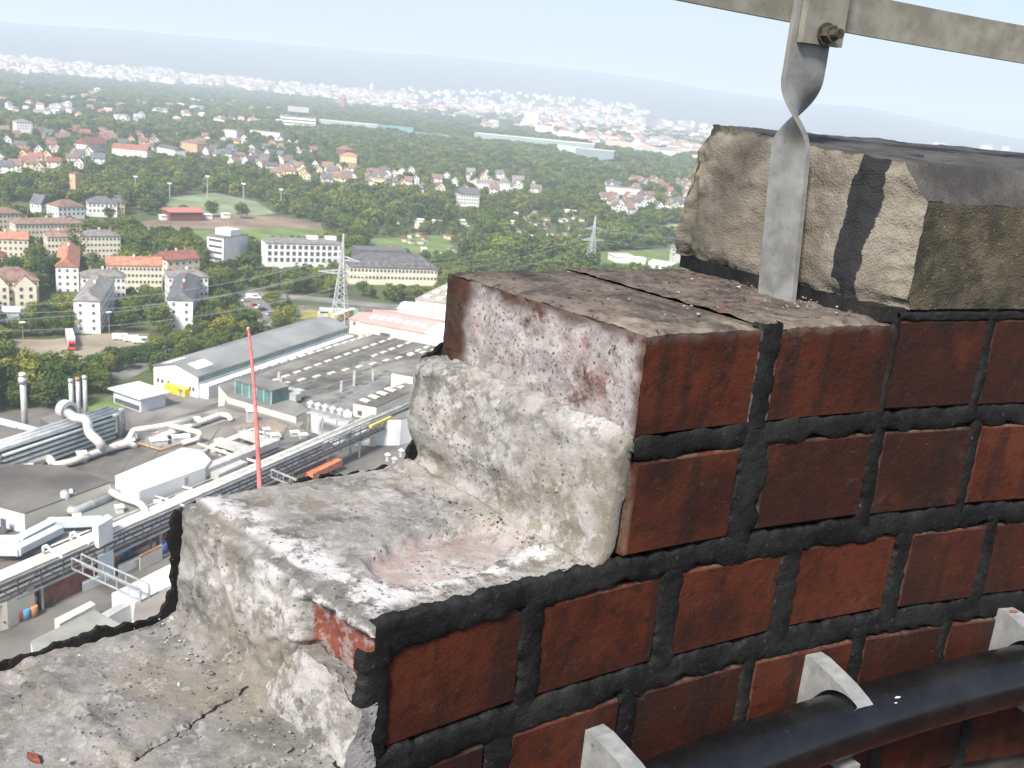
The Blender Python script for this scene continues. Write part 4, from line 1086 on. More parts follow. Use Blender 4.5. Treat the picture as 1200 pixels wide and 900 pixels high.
# white canopy shed, containers
tq, C, u, v, Wd, D = building('canopy_shed', 'white flat canopy shed beside the small lawn', (133, 456), (165, 467), 9, 4.5, wm=M_BLUEW, rm=M_WHITE, over=1.2)
q = C[0] + u * Wd * .5 - v * .05; window(tq, (q[0], q[1], 1.2), u, Wd * .9, 1.6)
for k, (A, B, l_) in enumerate((((196, 449), (220, 456), 'long yellow skip container in front of the gabled warehouse'), ((181, 458), (189, 461), 'small yellow container at the end of the white canopy shed'))):
    a, b = G(*A, 2.6), G(*B, 2.6); t = thing('container', (*(a + b)[:2] / 2, 0), l_, 'container', 'yellow containers'); dd = b - a; L = np.linalg.norm(dd); dd /= L; nn = np.array([-dd[1], dd[0], 0])
    s_ = MB(); s_.box((a + b) / 2 - [0, 0, 1.25], dd * L / 2, nn * 1.2, (0, 0, 1.3)); part('body', s_, mat('yellow_paint', (.72, .56, .03), .5, .1), t)
    for r_ in range(int(L / 1.2)): s_ = MB(); q = a + dd * (r_ + .6) * 1.2; s_.box(q - nn * 1.25 * 1 - [0, 0, 1.2], dd * .08, nn * .06, (0, 0, 1.2)); part('rib', s_, mat('yellow_paint_dark', (.60, .45, .03), .5, .1), t)
# ---------------------------------------------------------------- near factory: felt roofs, pipework, pipe bridge
HR = 8.0
R1, P1 = poly_building('production_building', 'wide production building with brown felt roof crowded with pipes', [(-90, 712), (0, 671), (130, 618), (250, 565), (378, 512), (318, 491), (264, 476), (205, 489), (150, 505), (60, 528), (-90, 580)], HR, M_BRICKW, M_FELT)
# terracotta parapet along the pipe bridge side
def along(p, q, z): return G(*p, z), G(*q, z)
pr = MB(); a, b = along((-90, 712), (378, 512), HR); pr.bar(a + [0, 0, .3], b + [0, 0, .3], .5, .9); part('parapet', pr, M_TERRA, R1)
# raised roof block, its cream side towards the bridge
rb, Pb = poly_building('raised_roof_block', 'grey felted roof block with a cream long side standing on the production roof', [(-70, 576), (29, 603), (130, 566), (72, 546), (-20, 545)], 12.5, M_CREAM, mat('dark_roof_felt', (.120, .112, .102), .92, .28, .06), z0=HR + .31)
q = G(4, 616, 10); d_ = Pb[1] - Pb[0]; d_ = d_ / np.linalg.norm(d_); window(rb, q, d_, 1.3, 3.0)
sd2 = MB(); c = (Pb[0] + Pb[1]) / 2; nn = np.array([d_[1], -d_[0]]); nn = nn if nn @ c < 0 else -nn
sd2.box((*(c + nn * .03), 10.4), u_(d_, np.linalg.norm(Pb[1] - Pb[0]) / 2), u_(nn, .05), (0, 0, 2.0)); part('end_face', sd2, mat('lilac_end_face', (.55, .57, .63), .8, .05), rb)  # end face coloured lilac, unlike the cream long side
# white lower shelf roof strip in front of the block
lo, Pl = poly_building('duct_roof', 'green grey flat roof strip carrying the zigzag duct', [(-60, 668), (40, 650), (110, 622), (195, 590), (150, 580), (112, 597), (30, 626), (-60, 640)], HR + .62, M_FELT2, mat('greenish_felt', (.20, .21, .195), .9, .15, .1), z0=HR + .31)
# white tank house
tk, Pt = poly_building('tank_house', 'long white rounded roof enclosure on the production roof', [(135, 559), (214, 526), (236, 529), (247, 540), (240, 549), (163, 577)], 12.2, M_WHITE, mat('white_membrane', (.80, .80, .79), .6, .03), z0=HR + .31)
un, Pu = poly_building('fan_unit', 'white ventilation unit with a black fan mouth beside the long white enclosure', [(152, 571), (168, 566), (178, 572), (165, 580)], 11.2, M_WHITE, M_WHITE, z0=HR + .31)
q = (Pu[0] + Pu[3]) / 2; d_ = (Pu[3] - Pu[0]) / np.linalg.norm(Pu[3] - Pu[0]); nn = np.array([d_[1], -d_[0]]); nn = nn if nn @ q < 0 else -nn
window(un, (*(q + nn * .03), 9.8), d_, 2.2, 2.2)
wb, Pw = poly_building('duct_head', 'white box at the end of the zigzag duct', [(108, 614), (115, 618), (132, 608), (126, 604)], 13.2, M_WHITE, M_WHITE, z0=HR + .62)

def pipe(name, label, pts, r, m, group='pipes on the production roof', sup=None, smooth=True, cat='pipe', n=10):
    "pts: (px, py, z); bends are rounded"
    P = [G(x, y, z) for x, y, z in pts]; Q = [P[0]]
    for a, b, c in zip(P, P[1:], P[2:]):
        la, lc = np.linalg.norm(a - b), np.linalg.norm(c - b); k = min(r * 2.2, la * .45, lc * .45); s, e = b + (a - b) / la * k, b + (c - b) / lc * k
        for i in range(5): t = i / 4; Q.append(s * (1 - t) ** 2 + 2 * b * t * (1 - t) + e * t * t)
    Q.append(P[-1]); t = thing(name, (P[0][0], P[0][1], min(p[2] for p in P) - r), label, cat, group)
    mb = MB(); mb.tube(Q, r, n); part('run', mb, m, t, smooth)
    fl_ = MB(); tot = 0
    for a, b in zip(P, P[1:]):
        L = np.linalg.norm(b - a)
        for k in range(1, int(L / 7) + 1):
            c = a + (b - a) * k / (int(L / 7) + 1)
            if sup is not None and abs(b[2] - a[2]) < 2 and c[2] - r > sup + .3:
                s_ = MB(); s_.bar(c - [0, 0, r * .9], [c[0], c[1], sup], .22); part('stand', s_, M_STEEL, t)
            dirn = (b - a) / L; fl_ = MB(); fl_.tube([c - dirn * .12, c + dirn * .12], r * 1.12, n); part('flange', fl_, M_STEEL, t)
    return t
zr = HR + .31
pipe('lagged_pipe', 'fat white pipe running along the edge of the raised roof block', [(-60, 582, 10), (0, 553, 10), (56, 535, 10), (62, 543, 9.2)], .95, M_WPIPE, sup=zr)
pipe('lagged_pipe', 'long pale pipe that ends in a down bend near the white enclosure', [(62, 546, 9.2), (85, 541, 9.6), (120, 528, 9.6), (150, 520, 9.6), (160, 523, 8.6)], .85, M_WPIPE, sup=zr)
pipe('lagged_pipe', 'pale pipe beside the cooling rack that rises over a step and runs on', [(122, 527, 9.6), (150, 517, 9.6), (156, 504, 11.2), (166, 503, 11.2), (186, 500, 11), (226, 492, 11)], .75, M_WPIPE, sup=zr)
pipe('lagged_pipe', 'straight white pipe with a hooked end on the felt roof', [(186, 512, 9.6), (258, 486, 9.6), (268, 487, 9.6), (271, 493, 8.6)], .75, M_WPIPE, sup=zr)
pipe('lagged_pipe', 'cross pipe with square elbows on the felt roof', [(197, 498, 11.4), (235, 507, 11.4), (233, 514, 9.4), (214, 519, 9.4)], .65, M_WPIPE, sup=zr)
pipe('lagged_pipe', 'thin cream pipe across the felt roof towards the cream annex', [(246, 523, 9.2), (297, 503, 9.2), (302, 504, 9.0)], .4, M_WPIPE, sup=zr)
pipe('lagged_pipe', 'long thin cream pipe slanting past the square ducts', [(232, 520, 10), (262, 530, 10), (300, 541, 10)], .35, M_CREAM, sup=zr)
pipe('exhaust_duct', 'curved lilac exhaust duct dropping over the roof edge', [(128, 575, 10.5), (140, 582, 10.5), (165, 590, 10.5), (172, 600, 10), (173, 608, 7)], .8, mat('lilac_duct', (.55, .55, .60), .5, .1, .4), sup=zr)
pipe('exhaust_duct', 'upright grey duct with a flared collar beside the raised block', [(76, 577, 14), (77, 594, 10.0), (85, 600, 9.6), (128, 583, 9.6)], .9, M_LAG, sup=None)
pipe('exhaust_duct', 'thin white twin vent bent over the raised block side', [(83, 573, 13.5), (86, 592, 10.2), (102, 586, 10.2)], .35, M_WHITE)
# snail shaped fan and its S duct
pipe('fan_duct', 'silver S shaped duct falling from the fan over the cooling rack', [(80, 484, 17), (88, 490, 17), (102, 491, 17), (104, 508, 13.5), (118, 519, 12.5), (120, 529, 9)], 1.15, mat('silver_duct', (.62, .60, .60), .45, .1, .4, metal=.25), n=12)
fan = thing('fan_housing', G(78, 487, 9), 'round silver fan housing above the cooling rack', 'fan')
c = G(78, 480, 16); mb = MB(); mb.tube([c + [-1.0, .6, 0], c + [1.0, -.6, 0]], 2.4, 20); part('casing', mb, MATS['silver_duct'], fan)
mb = MB(); mb.tube([c + [1.0, -.6, 0], c + [1.25, -.75, 0]], 1.5, 16); part('mouth', mb, M_DSTEEL, fan)
mb = MB(); mb.bar(c, c - [0, 0, 7.6], 1.6); part('pedestal', mb, M_STEEL, fan)
pl, Pp = poly_building('fan_platform', 'pale concrete platform under the round fan housing', [(47, 491), (62, 499), (84, 489), (68, 484)], 12, M_DSTEEL, M_FELT2, z0=HR + .31)
# cooling rack: roofed frame with stacked horizontal pipes
ck = thing('cooling_rack', G(70, 530, HR), 'roofed pipe cooling rack with five long stacked pipes', 'cooling rack')
ra, rbp = G(-40, 543, 15), G(140, 484, 15)
rd = (rbp - ra) / np.linalg.norm(rbp - ra); rn = np.array([-rd[1], rd[0], 0]); rn = rn if rn @ ra > 0 else -rn
mb = MB(); mb.box((ra + rbp) / 2 + rn * 2.4 + [0, 0, .15], (rbp - ra) / 2, rn * 2.5, (0, 0, .15)); part('canopy', mb, mat('pale_blue_sheet', (.50, .57, .60), .55, .08, .3), ck)
for k in range(3): mb = MB(); o_ = rn * (.6 + 1.7 * k) + [0, 0, .5]; mb.tube([ra + o_, rbp + o_], .55, 10); part('roof_pipe', mb, M_LAG, ck, True)
for k in range(5):
    z = -1.0 - 1.25 * k; a, b = ra + rd * 9 + [0, 0, z], rbp - rd * (1 + .2 * k) + [0, 0, z]
    mb = MB(); mb.tube([a, b], .42, 10); part('long_pipe', mb, mat('pale_green_lagging', (.56, .60, .56), .55, .1, .4), ck, True)
for k in (0, 1): mb = MB(); e_ = ra + rd * 9; mb.tube([e_ + [0, 0, -1.0 - 1.25 * (2 * k)]] + [e_ - rd * .9 * math.sin(math.pi * i / 6) + [0, 0, -1.0 - 1.25 * 2 * k - 1.25 * (1 - math.cos(math.pi * i / 6)) / 2] for i in range(1, 6)] + [e_ + [0, 0, -2.25 - 2.5 * k]], .42, 10); part('return_bend', mb, M_LAG, ck, True)
mb = MB(); mb.box((ra + rbp) / 2 + rn * 2.2 - [0, 0, 3.4], (rbp - ra) / 2 * .97, rn * 1.4, (0, 0, 3.1)); part('core_frame', mb, mat('shaded_rack_steel', (.14, .155, .15), .7), ck)  # core coloured dark to stand for the shade behind the stacked pipes
mb = MB(); e_ = ra + rd * 4; mb.box(e_ + rn * 1.2 - [0, 0, 3.4], rd * 4, rn * 1.6, (0, 0, 3.4)); part('end_cabinet', mb, M_BLUEW, ck)
for k in (0, 1, 2):
    o_ = rbp + rd * (.2 + 1.5 * k) + rn * (.2 + .8 * k); mb = MB(); mb.tube([o_ - rd * 2.5 - [0, 0, .2], o_ - [0, 0, .2], o_ - [0, 0, 1], o_ - [0, 0, 6.4]], .5, 10); part('down_pipe', mb, M_LAG, ck, True)
# stacks
p = G(30, 512, 0); t = thing('steel_chimney', p, 'single silver steel chimney beside the trees', 'chimney'); mb = MB(); mb.tube([p, p + [0, 0, 17.5]], .8, 16); part('flue', mb, M_LAG, t, True)
mb = MB(); mb.tube([p + [0, 0, 15.5], p + [0, 0, 17]], 1.15, 16); part('collar', mb, M_LAG, t, True); mb = MB(); mb.tube([p + [0, 0, 17.5], p + [0, 0, 18.3]], .95, 16); part('cap', mb, M_WPIPE, t, True)
for k, x in enumerate((84, 92, 100)):
    p = G(x + .8, 500 - k, 0); t = thing('steel_chimney', p, ['silver flue with a rust tinged head, closest to the fan housing', 'middle flue of the three silver flues', 'silver flue closest to the small lawn'][k], 'chimney', 'three silver flues'); mb = MB(); mb.tube([p, p + [0, 0, 14 + .3 * k]], .62, 12); part('flue', mb, M_LAG, t, True)
    mb = MB(); mb.tube([p + [0, 0, 13.2 + .3 * k], p + [0, 0, 14.2 + .3 * k]], .7, 12); part('head', mb, M_TERRA if k == 1 else M_LAG, t, True)
pipe('inlet_pipe', 'blue grey pipe crossing from the photo edge to the cooling rack', [(-40, 485, 14), (0, 494, 14), (44, 505, 13)], .9, M_BLUEW, group=None)
# zigzag duct
def duct(label, pts, w, h, m):
    P = [G(x, y, z) for x, y, z in pts]; t = thing('air_duct', (*P[0][:2], P[0][2] - h), label, 'duct', 'rectangular air ducts')
    for i_, (a, b) in enumerate(zip(P, P[1:])):
        a = a + [0, 0, .03 * i_]; b = b + [0, 0, .03 * i_]
        d = (b - a) / np.linalg.norm(b - a)
        mb = MB(); mb.bar(a - d * w * .48, b + d * w * .48, w, h); part('section', mb, m, t)
        n = max(1, int(np.linalg.norm(b - a) / 6))
        for k in range(n): q = a + (b - a) * (k + .5) / n; s_ = MB(); s_.bar(q - [0, 0, h / 2], [q[0], q[1], HR + .3], .2); part('stand', s_, M_STEEL, t)
    return t
M_DUCT = mat('pale_blue_duct', (.52, .58, .61), .55, .08, .4); M_DUCT2 = mat('grey_duct', (.46, .45, .43), .6, .1, .4)
duct('pale zigzag duct along the green grey roof strip', [(-40, 634, 10.8), (22, 634, 10.8), (62, 613, 10.8), (112, 611, 10.8)], 2.2, 1.5, M_DUCT)
duct('second pale duct bending beside the zigzag one', [(-40, 645, 10.6), (20, 645, 10.6), (66, 622, 10.6)], 1.9, 1.4, M_DUCT)
duct('long grey square duct beside the long white enclosure', [(216, 561, 10.8), (268, 540, 10.8), (318, 520, 10.8)], 2.6, 1.8, M_DUCT2)
duct('grey square duct branch towards the felt roof', [(318, 520, 10.8), (286, 509, 10.8)], 2.2, 1.7, M_DUCT2)
duct('short grey square duct in the middle of the roof', [(290, 528, 10.8), (258, 518, 10.8)], 2.2, 1.7, M_DUCT2)
duct('low grey duct casing near the parapet', [(255, 556, 9.8), (280, 545, 9.8)], 3.0, 1.6, M_DUCT2)
rs2 = random.Random(11)
for k, (x, y, w_, d_, h_) in enumerate(((33, 556, 2, 2, 2), (96, 541, 2, 2, 2.2), (153, 522, 1.6, 1.6, 1.5), (172, 512, 5, 2.2, 1.4), (212, 520, 4, 2.2, 2), (186, 520, 4, 2.5, 1.2), (230, 497, 2, 2, 1.5), (345, 511, 2, 1.4, 1.2), (355, 513, 2, 1.5, .9), (322, 515, 2.2, 1.8, 1.4), (312, 511, 1.5, 1.5, 2), (293, 494, 1.8, 1.8, 3.2), (140, 603, 1.5, 1.5, 1.8), (185, 596, 1.2, 1.2, 1.6), (252, 532, 1.6, 1.6, .8), (260, 533, 1.6, 1.6, .8), (90, 607, 1.4, 1.4, .7), (215, 463, 3, 3, 2), (5, 570, 2, 2, 1))):
    p = G(x, y, zr if k != 17 else 0.1); mb = MB(); a_ = .55
    t = thing('roof_vent', p, 'small roof vent or unit among the pipework' if k != 17 else 'white kiosk with red top on the paving', 'vent' if k != 17 else 'kiosk', 'small units on the production roof' if k != 17 else None)
    du, dv = np.array([math.cos(a_), math.sin(a_), 0]), np.array([-math.sin(a_), math.cos(a_), 0])
    if p[2] > 1 and k in (0, 16, 18): pass
    mb.box(p + [0, 0, h_ / 2], du * w_ / 2, dv * d_ / 2, (0, 0, h_ / 2)); part('body', mb, M_LAG if k % 3 else M_WPIPE, t)
    mb = MB(); mb.box(p + [0, 0, h_ + .12], du * (w_ / 2 + .2), dv * (d_ / 2 + .2), (0, 0, .12)); part('cover', mb, M_WHITE if k != 17 else mat('red_cover', (.6, .12, .09)), t)

# pipe bridge: lattice girder on legs with pipes on top
# felt sheets, patches and seams of the wide roofs
def roof_patch(root, name, pxs, z, m):
    P = [G(x, y, z)[:2] for x, y in pxs]; n = len(P); mb = MB()
    if sum(P[i][0] * P[(i + 1) % n][1] - P[(i + 1) % n][0] * P[i][1] for i in range(n)) < 0: P = P[::-1]
    mb.add([(*p, z) for p in P], [tuple(range(n))]); return part(name, mb, m, root)
FM = [mat('felt_patch_a', (.24, .225, .195), .92, .2, .2), mat('felt_patch_b', (.125, .118, .108), .92, .2, .2), mat('felt_patch_c', (.26, .215, .165), .92, .2, .2), mat('felt_patch_d', (.19, .19, .18), .92, .2, .2)]
for k, q in enumerate([[(150, 505), (262, 477), (290, 486), (170, 522)], [(100, 540), (160, 520), (180, 527), (118, 548)], [(270, 500), (318, 492), (345, 501), (300, 516)], [(330, 520), (372, 512), (352, 503), (312, 516)], [(60, 592), (130, 566), (140, 572), (75, 598)],
                       [(205, 545), (240, 530), (262, 538), (226, 556)], [(10, 545), (60, 530), (70, 536), (20, 552)], [(190, 580), (250, 556), (256, 560), (198, 586)], [(252, 556), (340, 520), (346, 523), (258, 560)], [(182, 535), (205, 527), (214, 530), (192, 539)]]):
    roof_patch(R1, 'felt_patch', q, HR + .315 + .004 * (k % 3), FM[k % 4])
for k in range(9):
    t0 = k / 8.0; a, b = G(150 + 215 * t0, 505 - 8 * t0 + 12 * (t0 > .9), HR + .33), G(40 + 320 * t0, 655 - 140 * t0, HR + .33)
    mb = MB(); mb.bar(a, b, .35, .05); part('felt_seam', mb, FM[1], R1)
for k in range(8):
    t0 = (k + .5) / 8; a, b = G(262 + 60 * t0, 455 + 22 * t0, 8.33), G(432 + 120 * t0, 391 + 24 * t0, 8.33)
    mb = MB(); mb.bar(a, b, .5, .06); part('felt_seam', mb, FM[k % 2], ph_)
for k, q in enumerate([[(300, 450), (420, 405), (450, 412), (340, 462)], [(360, 470), (470, 430), (500, 440), (400, 485)]]): roof_patch(ph_, 'felt_patch', q, 8.318, FM[3 if k else 1])
pipe('thin_pipe', 'thin grey pipe along the parapet of the production roof', [(60, 640, 9.0), (200, 582, 9.0), (370, 508, 9.0)], .22, M_LAG, sup=zr)
pipe('thin_pipe', 'thin rusty pipe crossing the felt roof beside the long white enclosure', [(158, 518, 8.9), (188, 527, 8.9), (212, 521, 8.9)], .25, mat('rusty_pipe', (.42, .26, .14), .7), sup=zr)
pipe('thin_pipe', 'thin white pipe beside the square ducts', [(238, 528, 9.3), (300, 505, 9.3), (330, 512, 9.3)], .25, M_WPIPE, sup=zr)
pipe('thin_pipe', 'thin pale pipe frame near the parapet', [(176, 578, 9.6), (200, 568, 9.6), (226, 573, 9.6), (206, 582, 9.6)], .25, M_CREAM, sup=zr)
pipe('thin_pipe', 'thin lilac pipe dropping from the roof edge near the fan unit', [(180, 581, 9.8), (205, 588, 9.8), (222, 596, 9.0)], .25, MATS['lilac_duct'], sup=zr)
bz0, bz1 = 5.0, 9.2
A0, A1 = G(-70, 716, bz1), G(560, 441, bz1)
bd = (A1 - A0); BL = np.linalg.norm(bd); bd /= BL; bn = np.array([-bd[1], bd[0], 0]); bn = bn if bn @ A0 > 0 else -bn
br = thing('pipe_bridge', A0 - [0, 0, bz1], 'long steel pipe bridge with white pipes on top crossing the works', 'pipe bridge')
for s_, nm in ((0, 'chord'), (3.4, 'chord')):
    for z in (bz0, bz1):
        a = A0 + bn * s_; b = A1 + bn * s_; a = a.copy(); b = b.copy(); a[2] = b[2] = z
        mb = MB(); mb.bar(a, b, .35, .4); part(nm, mb, M_STEEL, br)
nb = int(BL / 5.0)
me_d = None
for k in range(nb):
    a = A0 + bd * (k * BL / nb); b = A0 + bd * ((k + 1) * BL / nb)
    for s_ in (0, 3.4):
        p, q = a + bn * s_, b + bn * s_; mb = MB()
        p0, p1, q0, q1 = [np.array([*x[:2], z]) for x, z in ((p, bz0), (p, bz1), (q, bz0), (q, bz1))]
        mb.bar(p0, p1, .2)
        if k % 2: mb.bar(p0, q1, .16)
        else: mb.bar(p1, q0, .16)
        if s_ == 0: part('web_frame', mb, M_DSTEEL, br)
        else: part('web_frame', mb, M_DSTEEL, br)
mb = MB(); a = (A0 + A1) / 2 + bn * 1.7; a[2] = bz0 + .3; mb.box(a, bd * BL / 2, bn * 1.6, (0, 0, .1)); part('walkway', mb, M_DSTEEL, br)
for k, (o_, z, r_, m_) in enumerate(((.5, .65, .42, M_WPIPE), (1.5, .6, .36, M_LAG), (2.5, .62, .42, M_WPIPE), (3.3, .5, .25, M_LAG), (.3, -1.1, .32, M_LAG), (.3, -2.2, .26, M_WPIPE), (.35, -3.2, .3, mat('brown_lagging', (.34, .29, .24), .7, .1, .3)))):
    a, b = A0 + bn * o_ + [0, 0, z], A1 + bn * o_ + [0, 0, z]
    if k < 3 and 0: pass
    mb = MB(); mb.tube([a, b], r_, 10); part('bridge_pipe', mb, m_, br, True)
for k in range(13):
    c = A0 + bd * (BL * (k + .35) / 13)
    for s_ in (.2, 3.2):
        q = c + bn * s_; mb = MB(); mb.bar([*q[:2], 0], [*q[:2], bz0], .4); part('leg', mb, M_STEEL, br)
mb = MB(); q1_, q2_ = G(434, 500, bz1 + .9), G(458, 489, bz1 + .9); mb.bar(q1_, q2_, .7); part('yellow_section', mb, mat('yellow_lagging', (.75, .66, .12), .6), br)
# cross gantry over the road
ga, gb = G(84, 654, bz1), G(164, 690, bz1 - 1)
gt = thing('cross_gantry', [*G(160, 712)[:2], 0], 'light steel gantry reaching from the pipe bridge across the road', 'gantry')
for o_ in (0, 2.2):
    for dz in (0, -2.2):
        mb = MB(); gd_ = (gb - ga) / np.linalg.norm(gb - ga); gn = np.array([-gd_[1], gd_[0], 0]); mb.bar(ga + gn * o_ + [0, 0, dz], gb + gn * o_ + [0, 0, dz], .24); part('beam', mb, M_STEEL, gt)
for k in range(7):
    q = ga + (gb - ga) * k / 6
    for o_ in (0, 2.2): mb = MB(); mb.bar(q + gn * o_, q + gn * o_ - [0, 0, 2.2], .15); part('hanger', mb, M_STEEL, gt)
for o_ in (0, 2.2): mb = MB(); q = gb + gn * o_; mb.bar(q, [*q[:2], 0], .4); part('leg', mb, M_STEEL, gt)
mb = MB(); q = gb + gn * 1.1; q[2] = .3; mb.box(q, gd_ * 1.8, gn * 2, (0, 0, .3)); part('footing', mb, M_WHITE, gt)
ga2, gb2 = G(318, 550, bz1), G(347, 562, bz1 - 1)
gt2 = thing('cross_gantry', [*gb2[:2], 0], 'second light gantry from the bridge near the orange trailer', 'gantry')
mb = MB(); mb.bar(ga2, gb2, .35); part('beam', mb, M_STEEL, gt2); mb = MB(); mb.bar(ga2 - [0, 0, 2], gb2 - [0, 0, 2], .3); part('beam', mb, M_STEEL, gt2); mb = MB(); mb.bar(gb2, [*gb2[:2], 0], .4); part('leg', mb, M_STEEL, gt2)
for k in range(5): mb = MB(); q = ga2 + (gb2 - ga2) * k / 4; mb.bar(q, q - [0, 0, 2], .14); part('hanger', mb, M_STEEL, gt2)
# hooked vents over the bridge
for k, (x, y) in enumerate(((60, 652), (92, 636))):
    p = G(x, y, bz1 + 1); t = thing('vent_hook', p, ['white hooked vent pipe over the bridge above the gantry', 'white hooked vent pipe over the bridge near the duct head'][k], 'vent', 'hooked vents'); mb = MB(); mb.tube([p - bn * -2, p + [0, 0, 1.4] - bn * -2, p + [0, 0, 1.9] - bn * -1.2, p + [0, 0, 1.3], p - bn * 3 + [0, 0, .6]], .3, 8); part('tube', mb, M_WHITE, t, True)
# side buildings under and beyond the bridge
def low(name, label, pxs, h, wm, rm): return poly_building(name, label, pxs, h, wm, rm)
low('side_office', 'cream side building with white panels under the pipe bridge', [(-30, 716), (8, 705), (40, 688), (36, 682), (0, 697), (-30, 706)], 5.6, M_CREAM, M_FELT)
low('brick_store', 'red brick loading bay building behind the bridge legs', [(46, 690), (120, 655), (116, 649), (42, 682)], 4.6, M_BRICKW, M_FELT)
low('brick_wall', 'long low wall of reddish brick beside the parking bays', [(164, 654), (190, 641), (189, 639), (163, 652)], 3.0, M_CREAM, M_TERRA)
low('white_tank', 'white upright block under the pipe bridge beside brick store', [(115, 654), (133, 646), (131, 640), (113, 648)], 6.0, M_BLUEW, M_WHITE)
low('pillar_block', 'tall white pillar block under the bridge close to the broken wall', [(222, 604), (230, 600), (229, 596), (221, 600)], 8.0, M_WHITE, M_WHITE)
low('flat_roofed_store', 'flat greyish roofed store with white parapet close to the chimney foot', [(36, 753), (110, 716), (140, 732), (230, 770), (60, 850)], 4.5, M_WHITE, mat('grey_green_felt', (.25, .25, .225), .9, .12, .2))
low('long_cabin', 'long pale cabin at the road edge', [(64, 727), (106, 706), (112, 710), (70, 733)], 3.2, M_CREAM, M_WPIPE)
low('canopy_roof', 'bright white canopy roof stripe next to the road', [(131, 697), (205, 660), (240, 668), (158, 708)], 4.2, M_WHITE, mat('white_sheet', (.82, .82, .81), .6, .02))
low('dark_roof_store', 'brown grey felted store behind the white canopy', [(158, 708), (205, 685), (330, 730), (200, 790), (156, 726)], 5.2, M_CREAM, mat('brown_felt', (.26, .24, .21), .9, .15, .1))
low('rail_store', 'slim store roof with rails beside the white canopy', [(116, 722), (150, 704), (157, 708), (123, 727)], 3.6, M_BLUEW, M_LAG)
for k, (x, y, c_) in enumerate(((22, 727, 'red_bin'), (30, 725, 'blue_bin'), (39, 722, 'rust_bin'), (188, 644, 'blue_drum'), (195, 640, 'red_drum'), (191, 648, 'navy_drum'), (143, 657, 'blue_drum'), (151, 654, 'blue_drum'), (136, 661, 'rust_bin'))):
    col_ = {'red_bin': (.45, .13, .08), 'blue_bin': (.12, .32, .50), 'rust_bin': (.42, .22, .10), 'blue_drum': (.05, .16, .38), 'red_drum': (.55, .10, .12), 'navy_drum': (.05, .10, .30)}[c_]
    p = G(x, y, .1); t = thing('storage_tank', p, {'red_bin': 'red storage bin at the road edge under the bridge', 'blue_bin': 'light blue storage drum between reddish bins', 'rust_bin': 'rust brown storage bin in the loading bay', 'blue_drum': 'blue storage drum by the brick loading bay', 'red_drum': 'red drum at the end of the low wall', 'navy_drum': 'dark blue drum at the end of the low wall'}[c_], 'drum', 'drums and bins in the yard')
    mb = MB(); mb.tube([p, p + [0, 0, 2.0]], .85, 12); part('barrel', mb, mat(c_, col_, .5, .15), t, True)
    mb = MB(); mb.tube([p + [0, 0, 2.0], p + [0, 0, 2.15]], [.9, .8], 12); part('lid', mb, mat(c_ + '_lid', tuple(min(1, q * 1.3) for q in col_), .5, .15), t)
# hedges along the office
for k, (x0, y0, x1, y1) in enumerate(((98, 690, 126, 677), (140, 669, 164, 658), (46, 714, 60, 709), (2, 737, 14, 732), (476, 503, 500, 494))):
    a, b = G(x0, y0), G(x1, y1); mb = MB(); rr_ = random.Random(k); L = np.linalg.norm(b - a)
    for i in range(int(L * 40)):
        p = a + (b - a) * rr_.random() + np.array([rr_.gauss(0, .45), rr_.gauss(0, .45), abs(rr_.gauss(.8, .45))]); n_ = np.array([rr_.gauss(0, 1), rr_.gauss(0, 1), rr_.gauss(.3, 1)]); n_ /= np.linalg.norm(n_); x_ = np.cross(n_, [0.3, .2, .9]); x_ /= np.linalg.norm(x_); y_ = np.cross(n_, x_); s_ = .28
        mb.add([p + x_ * s_, p + y_ * s_, p - x_ * s_, p - y_ * s_], [(0, 1, 2, 3)])
    solo('hedge', mb, mat('hedge_leaves', (.07, .13, .03), .8, .3, .5), ['clipped hedge below the white low wall', 'clipped hedge beside the parking bays', 'small bush at a bridge leg', 'small bush beside the red bin', 'green bush at the far end of the office building'][k], 'hedge')
low('garden_wall', 'white low wall with hedge in front of the brick loading bay', [(97, 686), (128, 672), (127, 669), (96, 683)], 1.6, M_WHITE, M_WHITE)
low('garden_wall', 'white low wall beside the hedge of the parking bays', [(139, 667), (165, 655), (164, 652), (138, 664)], 1.6, M_WHITE, M_WHITE)
tr = thing('flat_trailer', G(392, 552), 'orange red flat trailer beside the bridge', 'trailer'); a, b = G(362, 558, 2.5), G(397, 541, 2.5); mb = MB(); mb.bar(a, b, 2.4, 1.8); part('bed', mb, mat('orange_tarpaulin', (.62, .20, .10), .7), tr)
for k in range(4):
    q = a + (b - a) * (k + .5) / 4; mb = MB(); mb.tube([q - bn * 1.2 - [0, 0, 1.9], q + bn * 1.2 - [0, 0, 1.9]], .5, 12); part('wheel', mb, M_DSTEEL, tr)
low('pump_house', 'small white pump house with vents close to the broken step', [(427, 553), (442, 546), (480, 552), (462, 566), (430, 562)], 3.5, M_WHITE, M_FELT2)
for k, (x, y) in enumerate(((454, 540), (462, 545), (470, 535))):
    p = G(x, y, 3.8); t = thing('roof_vent', p, 'round vent on the small pump house roof', 'vent', 'vents of the pump house'); mb = MB(); mb.tube([p, p + [0, 0, 1.8]], .6, 10); part('pipe', mb, M_LAG, t); mb = MB(); mb.tube([p + [0, 0, 1.8], p + [0, 0, 2.3]], [.9, .3], 10); part('cowl', mb, M_WPIPE, t)
